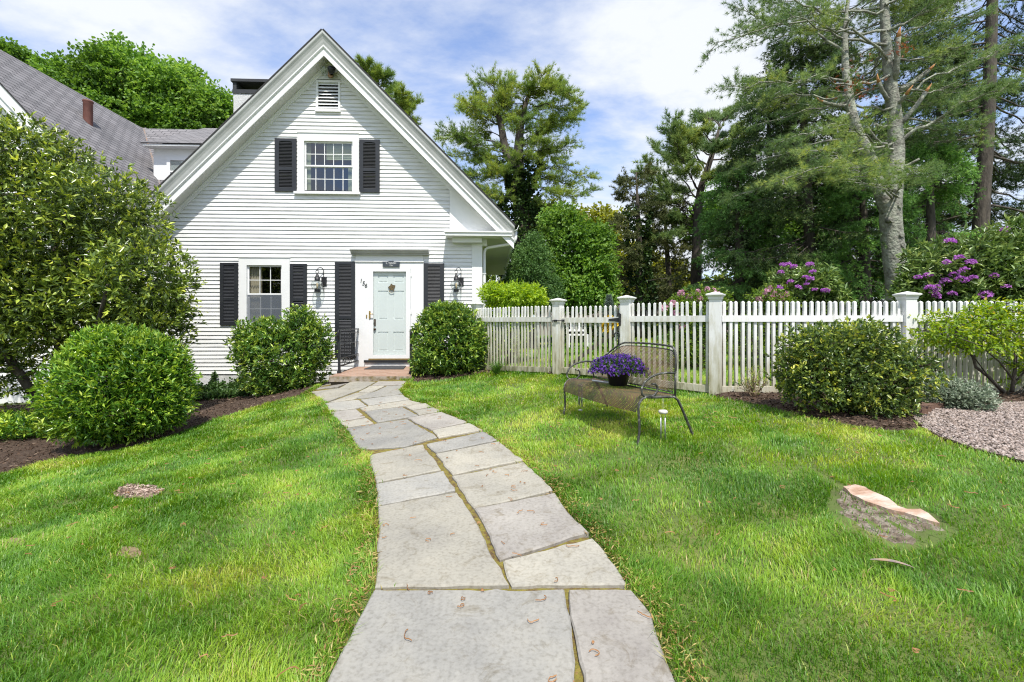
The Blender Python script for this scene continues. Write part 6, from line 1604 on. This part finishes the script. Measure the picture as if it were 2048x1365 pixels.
DIVY = leaf_mat('dark_ivy_leaf', [(.014, .035, .010), (.035, .075, .018), (.08, .14, .03)], rough=.45, transl=.15)
ivy_on(ced, [at(1280, 620, Y4), at(1280, 420, Y4)], .42, 420, 5, DIVY)
rng = R_(82); tk = [base_at(1338, 19.5), at(1338, 560, 19.5), at(1332, 470, 19.5), at(1328, 400, 19.5)]
conifer('cedar', 'thin dark cedar below the crooked white pine', 'cedar tree', (tk, [.14, .12, .08, .02]), auto_limbs([(1328, 400), (1338, 620)], 19.5, 400, 610, 46, 2.0, rng, .02, .35, r=.02), 82, CEDAR, Mdarkbark, sub=12, sublen=.7, tufts=7, n=9, L=.12, W=.024, spread=.9, t0=.3, upb=.1, flat=.5, tw=.008)
# tall white pine in the middle, ivy on its trunk
rng = R_(83); Y5 = 22.0
tk = [base_at(1046, Y5), at(1045, 560, Y5), at(1043, 460, Y5), at(1040, 380, Y5), at(1036, 320, Y5), at(1040, 260, Y5), at(1050, 210, Y5), at(1070, 160, Y5)]
lf = [at(1030, 340, Y5 - .1), at(1010, 300, Y5 - .1), at(1000, 240, Y5), at(985, 190, Y5)]
L5 = [(1005, 290, 878, 265), (1012, 305, 890, 285), (1015, 320, 905, 312), (1020, 335, 925, 345), (1000, 250, 930, 205), (1000, 240, 950, 178), (990, 210, 985, 165), (995, 220, 1015, 172), (1040, 270, 1010, 200), (1045, 230, 1045, 180), (1060, 190, 1085, 148), (1065, 180, 1115, 168), (1060, 210, 1160, 212), (1050, 240, 1150, 240), (1050, 260, 1165, 222), (1040, 300, 1140, 285), (1040, 310, 1120, 320), (1040, 345, 1183, 350), (1040, 360, 1180, 378), (1040, 375, 1125, 385), (1038, 330, 1085, 300), (1005, 260, 955, 240), (1008, 280, 960, 270), (1015, 310, 960, 320), (1040, 280, 1090, 260), (1045, 240, 1095, 210), (1000, 230, 1040, 225), (1030, 330, 990, 345), (1040, 390, 1110, 415), (1040, 395, 975, 390), (1036, 320, 1060, 285), (1050, 215, 1020, 250), (1040, 400, 1075, 430), (1015, 310, 920, 270), (1040, 350, 1150, 365), (1060, 190, 1140, 185), (990, 210, 945, 215)]
cp = conifer('white_pine', 'tall bushy white pine with ivy clad trunk standing behind the house corner', 'pine tree', (tk, [.42, .40, .38, .33, .26, .18, .12, .04]), from_px(L5, Y5, 1040, rng, 2.2) + auto_limbs([(1050, 190), (1040, 420)], Y5, 190, 415, 14, 2.3, rng, -.1, .5, r=.03), 83, PINEY, Mdarkbark, sub=28, sublen=1.35, tufts=12, n=11, L=.18, W=.015, spread=.55, t0=.35, upb=.45, flat=.28, forks=[(lf, [.22, .2, .14, .04])], tw=.014)
ivy_on(cp, [at(1046, 620, Y5), at(1044, 480, Y5), at(1038, 330, Y5)], .8, 1500, 6, DIVY, .17)
# pine top seen over the roof
rng = R_(84); Y6 = 24.0; tk = [base_at(755, Y6), at(755, 400, Y6), at(750, 250, Y6), at(742, 160, Y6)]
L6 = [(742, 165, 730, 128), (745, 180, 765, 150), (748, 200, 785, 180), (750, 220, 805, 188), (752, 240, 832, 205), (754, 255, 825, 225), (755, 270, 815, 250), (750, 225, 700, 200), (752, 250, 690, 240), (748, 195, 715, 160), (750, 215, 795, 212), (755, 280, 700, 290), (755, 300, 830, 290), (745, 170, 745, 150)]
conifer('white_pine', 'white pine of which only the top shows over the right roof slope', 'pine tree', (tk, [.3, .28, .14, .04]), from_px(L6, Y6, 750, rng, 1.2), 84, PINEY, Mdarkbark, sub=28, sublen=1.0, tufts=13, n=11, L=.23, W=.022, spread=.5, t0=.3, upb=.6, tw=.012)
# broad-leaved trees
leafy_tree('maple_tree', 'bushy bright green maple between the tall middle pine and the sparse cedar', [blob(1140, 500, 16.5, 66, 66, 1.2), blob(1122, 445, 16.5, 38, 32, .8), blob(1182, 540, 16.3, 50, 55, 1.0), blob(1100, 560, 16.3, 60, 45, 1.0), blob(1195, 485, 16.6, 32, 36, .8), blob(1160, 585, 16.2, 80, 40, 1.0)], base_at(1140, 16.5), 4800, 6, .12, .085, DECID, 91, rad=.17, tr=.12, lump=.26, freq=4.2)
leafy_tree('hemlock', 'small dark feathery hemlock left of the bright maple', [blob(1062, 545, 14.2, 44, 55, .8), blob(1068, 500, 14.3, 26, 36, .5), blob(1085, 585, 14, 44, 40, .7), blob(1035, 580, 14.2, 36, 40, .6)], base_at(1065, 14.2), 3000, 7, .08, .03, HEMB, 92, rad=.10, tr=.1, upb=-.2, round_=False, cat='hemlock tree', bark=Mdarkbark)
leafy_tree('maple_tree', 'big leafy green maple rising behind the left roof', [blob(265, 165, 25, 78, 58, 2.5), blob(175, 175, 25, 72, 36, 2.2), blob(350, 205, 25, 72, 62, 2.2), blob(372, 150, 25, 22, 20, .8), blob(430, 225, 25, 42, 45, 1.6), blob(230, 235, 25, 150, 70, 2.8), blob(215, 125, 25, 30, 18, .8), blob(395, 260, 25, 80, 60, 2), blob(110, 160, 25, 26, 22, 1)], base_at(260, 25.5), 13000, 6, .17, .13, DECID, 93, rad=.25, tr=.35, freq=4.5, lump=.25)
leafy_tree('maple_tree', 'green treetop above the roof at the far left edge', [blob(0, 125, 27, 55, 40, 1.8), blob(-70, 120, 27, 70, 60, 2), blob(30, 120, 27, 28, 20, 1.0)], base_at(-20, 27), 3000, 6, .18, .14, DECID, 94, rad=.25, tr=.3, freq=4.5)
leafy_tree('oak_tree', 'yellow green oak in new leaf behind the bright maple', [blob(1090, 440, 27, 46, 34, 1.5), blob(1150, 450, 27.5, 40, 30, 1.5), blob(1205, 455, 27, 46, 42, 1.5), blob(1210, 530, 27, 60, 60, 1.5), blob(1230, 600, 27, 60, 50, 1.5)], base_at(1160, 27), 2200, 6, .2, .14, OAKY, 95, rad=.26, tr=.2)
leafy_tree('oak_tree', 'small yellow green tree in the gap between the two thin cedars', [blob(1312, 555, 29, 34, 42, 1.5), blob(1285, 500, 29, 22, 26, 1), blob(1350, 560, 29, 26, 36, 1), blob(1250, 560, 29, 26, 50, 1)], base_at(1312, 29), 1500, 6, .2, .14, OAKY, 96, rad=.26, tr=.16)
leafy_tree('maple_tree', 'bright green tree glowing behind the dark conifers', [blob(1450, 420, 24, 60, 45, 1.5), blob(1400, 450, 24, 40, 40, 1.5), blob(1640, 400, 24, 90, 110, 1.5), blob(1720, 330, 24, 60, 60, 1.5), blob(1560, 500, 24, 120, 90, 1.5), blob(1780, 300, 24, 50, 50, 1.2)], base_at(1580, 24), 2600, 6, .2, .16, DECID, 97, rad=.25, tr=.2)
rng = R_(98); bb = base_at(1218, 13); bsp = empty('blue_spruce', bb, 'young blue grey spruce just behind the gate', 'spruce tree')
mb = MB(); mb.tube([bb, bb + np.array([0, 0, 1.55])], [.03, .006], k=6); mb.build('trunk', Mdarkbark, bsp); n = 900; z = rng.rand(n) ** .7; a = rng.rand(n) * 2 * PI; r = .52 * (1 - z) * (.3 + .7 * rng.rand(n)) + .02
P = bb + np.stack([np.cos(a) * r, np.sin(a) * r, .1 + z * 1.45 - r * .1], 1); foliage('crown', [needles(P, np.stack([np.cos(a), np.sin(a), np.full(n, .35)], 1), rng, 9, .07, .010, rng.rand(n), .6)], leaf_mat('blue_needles', [(.07, .11, .09), (.16, .21, .18), (.26, .32, .28)]), bsp)
# distant wood closing the view between the trunks
rng = R_(99); bl_ = []
for k in range(34):
    x = 990 + k * 44 + rng.randn() * 12; bl_.append(blob(x, 600 - rng.rand() * 45, 40 + rng.rand() * 4, 44, 30 + 20 * rng.rand(), 2.2))
P, O = blob_points(bl_, 7000, rng, .5, .25, 4); foliage('distant_wood', [leaf_clumps(P, O, rng, 6, .3, .32, .22, .1, .9, True, .4)], leaf_mat('distant_leaf', [(.05, .10, .015), (.12, .18, .03), (.25, .29, .06)], rough=.6, transl=.35), kind='stuff', label='distant sunlit wood showing between the tree trunks')

# ---------------------------------------------------------------- stump, litter, grass
SOFT = []
WOOD = [gp(1580 + x / 5.689, 920 + y / 5.689) for x, y in [(600, 342), (740, 320), (850, 347), (950, 400), (1130, 480), (1230, 568), (1330, 600), (1480, 602), (1620, 690), (1720, 770), (1600, 742), (1400, 672), (1200, 622), (1000, 562), (850, 502), (700, 432)]]
BARK = np.array([gp(1580 + x / 5.689, 920 + y / 5.689) for x, y in [(520, 270), (740, 295), (1200, 500), (1500, 545), (1780, 710), (1960, 850), (1750, 960), (1480, 1050), (1250, 1050), (880, 890), (560, 760), (420, 580), (460, 380)]])
bc = BARK[:, :2].mean(0); st = empty('tree_stump', (*bc, g1(*bc)), 'old ground level tree stump with pale freshly cut wood showing in the lawn', 'tree stump')
nr, ns = 16, 64; ring = smooth_line(list(BARK) + [BARK[0]], ns + 1)[:-1]; rows = []
for i in range(nr + 1):
    f = i / nr; q = ring * (1 - f) + bc * f; h = .016 * (1 - (1 - min(1, f * 1.5)) ** 2) + .022 * (vnoise(q[:, 0] * 30, q[:, 1] * 11 + q[:, 0] * 17, 4) - .4) * min(1, f * 3)
    rows.append([(a, b, c - .012 + d) for (a, b), c, d in zip(q, gz(q[:, 0], q[:, 1]), h)] )
mb = MB(); mb.grid([r + [r[0]] for r in rows]); mb.build('bark', mat('stump_bark', [(.04, .028, .018), (.12, .09, .06), (.20, .16, .12), (.28, .24, .19), (.12, .08, .05)], scale=20, rough=.95, bump=1.2, bscale=50, bdist=.02), st)
w2 = np.array(densify(WOOD + [WOOD[0]], .03))[:-1]; w2[:, :2] += (np.stack([vnoise(w2[:, 0] * 30, w2[:, 1] * 30, 8), vnoise(w2[:, 0] * 30, w2[:, 1] * 30, 9)], 1) - .5) * .02
mb = MB(); n = len(w2); zt_ = .022; mb.v = [(a, b, c + zt_) for a, b, c in w2] + [(a, b, c + .0) for a, b, c in w2]; mb.f = [tuple(range(n - 1, -1, -1))] + [(k, (k + 1) % n, n + (k + 1) % n, n + k) for k in range(n)]; mb.sm = [False] * (n + 1)
mb.build('cut_wood', mat('fresh_wood', [(.22, .10, .055), (.40, .26, .18), (.52, .41, .33), (.58, .49, .41)], scale=4, rough=.8, bump=.6, bscale=40, stretch=(1, 2, 1)), st)
NO_GRASS.append(np.array(WOOD)[:, :2]); SOFT.append(np.array(smooth_line([bc + (p[:2] - bc) * 1.0 for p in list(BARK) + [BARK[0]]], 40))); SOFT.append(np.array([gp(1580 + x / 5.689, 920 + y / 5.689)[:2] for x, y in [(600, 280), (700, 330), (600, 390), (420, 260), (200, 90), (180, 50), (380, 140)]]))
NO_G2 = [np.array([p[:2] for p in WOOD])]
# curled brown leaf
lp_ = gp(1786, 1144); mb = MB(); rows = []
for i in range(9):
    t = i / 8; w_ = .013 * math.sin(PI * min(1, .08 + t * .92)) ** .7; c = lp_ + np.array([(t - .5) * .15, -(t - .5) * .075, .035 + .008 * math.sin(PI * t)])
    rows.append([(c[0] + a * .45, c[1] + a * .9, c[2] + abs(a) * .6) for a in (-w_, -w_ / 2, 0, w_ / 2, w_)])
mb.grid(rows); mb.build('dry_leaf', mat('dry_leaf', [(.10, .075, .065), (.20, .16, .14), (.42, .26, .08)], scale=14, rough=.45), label='single dry pointed brown leaf lying in the grass near the stump', cat='leaf')
# bare patches in the lawn
def patch(name, px, py, rx, ry, m, label, **kw):
    c = gp(px, py); a = np.linspace(0, 2 * PI, 28)[:-1]; e1 = gp(px + rx, py) - c; e2 = gp(px, py + ry) - c; k = .8 + .4 * vnoise(np.cos(a) * 2 + px, np.sin(a) * 2, 3)
    pts = [c[:2] + e1[:2] * math.cos(t) * q + e2[:2] * math.sin(t) * q for t, q in zip(a, k)]
    mb = MB(); rows = [[(*(c[:2] + (p - c[:2]) * f), g1(*(c[:2] + (p - c[:2]) * f)) + .006) for p in pts + [pts[0]]] for f in (1, .6, .25, .02)]; mb.grid(rows)
    o = mb.build(name, m, label=label, kind='structure'); SOFT.append(np.array(pts)); return np.array(pts)
Mchips = mat('wood_chip_bed', [(.10, .06, .04), (.28, .19, .14), (.45, .34, .28)], scale=60, rough=.95, bump=1)
pts = patch('bare_patch', 272, 986, 44, 13, Mchips, 'bare patch of pale wood chips in the left lawn')
Msoil = mat('bare_soil', [(.10, .065, .035), (.20, .14, .08), (.28, .21, .12)], scale=30, rough=.95, bump=.8)
patch('bare_patch', 258, 1108, 26, 12, Msoil, 'small brown bare patch in the left lawn'); patch('bare_patch', 30, 1085, 22, 8, Msoil, 'small brown bare patch at the left edge of the lawn')
rg = R_(15); n = 900; q = np.stack([rg.uniform(pts[:, 0].min(), pts[:, 0].max(), n), rg.uniform(pts[:, 1].min(), pts[:, 1].max(), n)], 1); q = q[inside(pts, q[:, 0], q[:, 1])]; n = len(q)
P = np.c_[q, gz(q[:, 0], q[:, 1]) + .022 + .012 * rg.rand(n)]; d = rg.randn(n, 3) * np.array([1, 1, .15])
foliage('wood_chips', [leaves(P, d, rg, .03, .012, rg.rand(n), .1)], leaf_mat('wood_chips', [(.16, .10, .07), (.40, .29, .23), (.55, .44, .36)], transl=0), kind='stuff', label='loose wood chips on the bare patch of the left lawn')

def stone_z(x, y):
    z = np.full(x.shape, -99.)
    for ring, cz in STONE_TOPS:
        ok = inside(ring, x, y); z[ok] = (x * cz[0] + y * cz[1] + cz[2] + .036)[ok]
    return z
# brown catkins dropped on path and lawn
rg = R_(16); lines = []
cand = np.concatenate([np.stack([rg.uniform(-2.2, 1.3, 900), rg.uniform(1.3, 8, 900) ** 1.0], 1), np.stack([rg.uniform(-3.5, 3.2, 900), rg.uniform(1.2, 5, 900)], 1)])
zs_ = stone_z(cand[:, 0], cand[:, 1]); onp = zs_ > -50; npath = 0
V, T, A = [], [], []; o_ = 0
for i, (x, y) in enumerate(cand):
    if onp[i]:
        if npath > 95: continue
        npath += 1; z0 = zs_[i]
    else:
        if i < 900 or rg.rand() > .25: continue
        z0 = g1(x, y) + .035 + .03 * rg.rand()
    k = 11; a = rg.rand() * 2 * PI; p = np.array([x, y]); pts_ = []
    L_ = rg.uniform(.04, .10); cv_ = rg.randn() * .9
    for j in range(k):
        pts_.append([p[0], p[1], z0 + .004 + .004 * rg.rand()]); p = p + np.array([math.cos(a), math.sin(a)]) * L_ / k; a += cv_ / 2 + rg.randn() * .4
    pts_ = np.array(pts_); d = np.gradient(pts_, axis=0); s = unit(np.stack([-d[:, 1], d[:, 0], np.zeros(k)], 1)) * .0015
    v = np.concatenate([pts_ - s, pts_ + s, pts_ + np.array([0, 0, .004])]); V.append(v); A.append(np.full(len(v), rg.rand()))
    for j in range(k - 1): T += [(o_ + j, o_ + j + 1, o_ + 2 * k + j), (o_ + j + 1, o_ + 2 * k + j + 1, o_ + 2 * k + j), (o_ + k + j, o_ + 2 * k + j, o_ + k + j + 1), (o_ + k + j + 1, o_ + 2 * k + j, o_ + 2 * k + j + 1)]
    o_ += len(v)
np_obj('catkins', np_mesh('catkins', np.concatenate(V), np.array(T), leaf_mat('catkin', [(.20, .09, .03), (.36, .19, .08)], transl=.1), np.concatenate(A)), kind='stuff', label='curled brown catkins scattered on the path and lawn')

rg = R_(18); E = np.concatenate([smooth_line(pl, 900), smooth_line(pr, 900)]); E = np.repeat(E, 5, 0) + rg.randn(len(E) * 5, 2) * np.array([.045, .03]); E = E[(stone_z(E[:, 0], E[:, 1]) < -50) & (E[:, 1] > 1)]; n = len(E)
P = np.c_[E, gz(E[:, 0], E[:, 1]) + .016 + .02 * rg.rand(n)]; foliage('thatch', [leaves(P, rg.randn(n, 3) * np.array([1, 1, .4]), rg, .035, .006, rg.rand(n), .1)], leaf_mat('thatch', [(.20, .11, .04), (.38, .25, .09), (.42, .37, .12), (.30, .17, .07)], transl=.1), kind='stuff', label='tan thatch and litter along the path edges')
# grass blades
GRASS = leaf_mat('grass_blade', [(0, (.065, .17, .018)), (.3, (.125, .28, .028)), (.55, (.235, .40, .042)), (.78, (.39, .51, .06)), (.92, (.53, .52, .13)), (1, (.54, .42, .20))], rough=.42, transl=.38, spec=.35)
def blades(x, y, rng, hs, ws):
    n = len(x); z = gz(x, y)
    pn = vnoise(x * .7 + 3, y * .7, 21) * .36 + vnoise(x * 2.1, y * 2.1 + 9, 22) * .38 + vnoise(x * 6, y * 6, 23) * .26
    tuftn = vnoise(x * 7 + 2, y * 7, 24)
    h = hs * (.45 + .75 * rng.rand(n)) * (.65 + .7 * tuftn); a = rng.rand(n) * 2 * PI; flow = vnoise(x * 1.3, y * 1.3, 25) * 6.3 * 1.5
    a = np.where(rng.rand(n) < .55, flow + rng.randn(n) * .7, a); lean = h * (.25 + .85 * rng.rand(n))
    d = np.stack([np.cos(a), np.sin(a)], 1); s = np.stack([-d[:, 1], d[:, 0]], 1) * (ws * (.6 + .7 * rng.rand(n)))[:, None] * .5
    tw = rng.randn(n, 2) * .3; s = s + d * tw[:, :1] * ws[:, None] * .3
    B0 = np.stack([x, y, z - .004], 1); M = B0 + np.concatenate([d * (lean * .32)[:, None], (h * .62)[:, None]], 1); Tp = B0 + np.concatenate([d * lean[:, None], (h * (.78 + .22 * rng.rand(n)))[:, None]], 1)
    s3 = np.c_[s, np.zeros(n)]
    V = np.stack([B0 - s3, B0 + s3, M + s3 * .85, M - s3 * .85, Tp], 1).reshape(-1, 3)
    b = np.arange(n)[:, None] * 5; Q = b + np.array([[0, 1, 2, 3]]); T = b + np.array([[3, 2, 4]])
    var = np.clip(.06 + .80 * np.clip((pn - .28) * 2.2, 0, 1) * .85 + .30 * (rng.rand(n) - .35) + (rng.rand(n) > .955) * .5, 0, 1)
    return V, T, Q, np.repeat(var, 5)
rng = R_(33)
def scatter(y0, y1, dens, half, margin=.4):
    out = []
    area = lambda y: 2 * (half * y + margin)
    n = int(dens * (y1 - y0) * area((y0 + y1) / 2)); y = rng.uniform(y0, y1, n * 1); x = rng.uniform(-1, 1, n) * (half * y1 + margin)
    ok = np.abs(x) < half * y + margin; return x[ok], y[ok]
chunks = []
thin = lambda x, y: vnoise(x * 1.1 + 5, y * 1.1, 31) * .6 + vnoise(x * 4, y * 4, 32) * .4
for y0, y1, dens, hs, ws in ((1.0, 1.7, 24000, .047, .0030), (1.7, 2.4, 20000, .047, .0034), (2.4, 3.2, 14500, .046, .0042), (3.2, 4.4, 9500, .045, .0055), (4.4, 6, 6000, .045, .0075), (6, 8.2, 3900, .045, .010), (8.2, 11, 1700, .06, .014), (11, 16, 620, .08, .024), (16, 30, 150, .12, .05)):
    x, y = scatter(y0, y1, dens, 1.2)
    ok = np.ones(len(x), bool)
    for poly in NO_GRASS: ok &= ~inside(poly, x, y)
    for k_, poly in enumerate(SOFT): ok &= ~inside(poly, x, y) | (rng.rand(len(x)) < (.14 if k_ == 0 else .25 if k_ == 1 else .06 if k_ == 2 else .3))
    # inside the house, under the stoop
    hu_ = (x - HO[0]) * Uv[0] + (y - HO[1]) * Uv[1]; hv_ = (x - HO[0]) * Vv[0] + (y - HO[1]) * Vv[1]; ok &= ~((hv_ > -.3) & (hu_ < UC + .1)); ok &= ~((hv_ > -2.2) & (hu_ < .3))
    ok &= rng.rand(len(x)) < .45 + 1.3 * np.clip(thin(x, y) - .2, 0, 1)
    x, y = x[ok], y[ok]; chunks.append(blades(x, y, rng, np.full(len(x), hs), np.full(len(x), ws)))
# longer blades hanging over the stone edges
E = np.concatenate([smooth_line(pl, 2600), smooth_line(pr, 2600)]); E = E[(E[:, 1] > .9)]; E = np.repeat(E, 3, 0) + rng.randn(len(E) * 3, 2) * .035; E = E[stone_z(E[:, 0], E[:, 1]) < -50]
chunks.append(blades(E[:, 0], E[:, 1], rng, np.full(len(E), .065), .0035 * np.maximum(1, E[:, 1] / 2.2)))
V, T, Q, A = merge(chunks); print('grass blades', len(Q))
np_obj('grass', np_mesh('grass', V, T, GRASS, A, Q), kind='stuff', label='spring lawn of uneven green and yellowish grass blades')
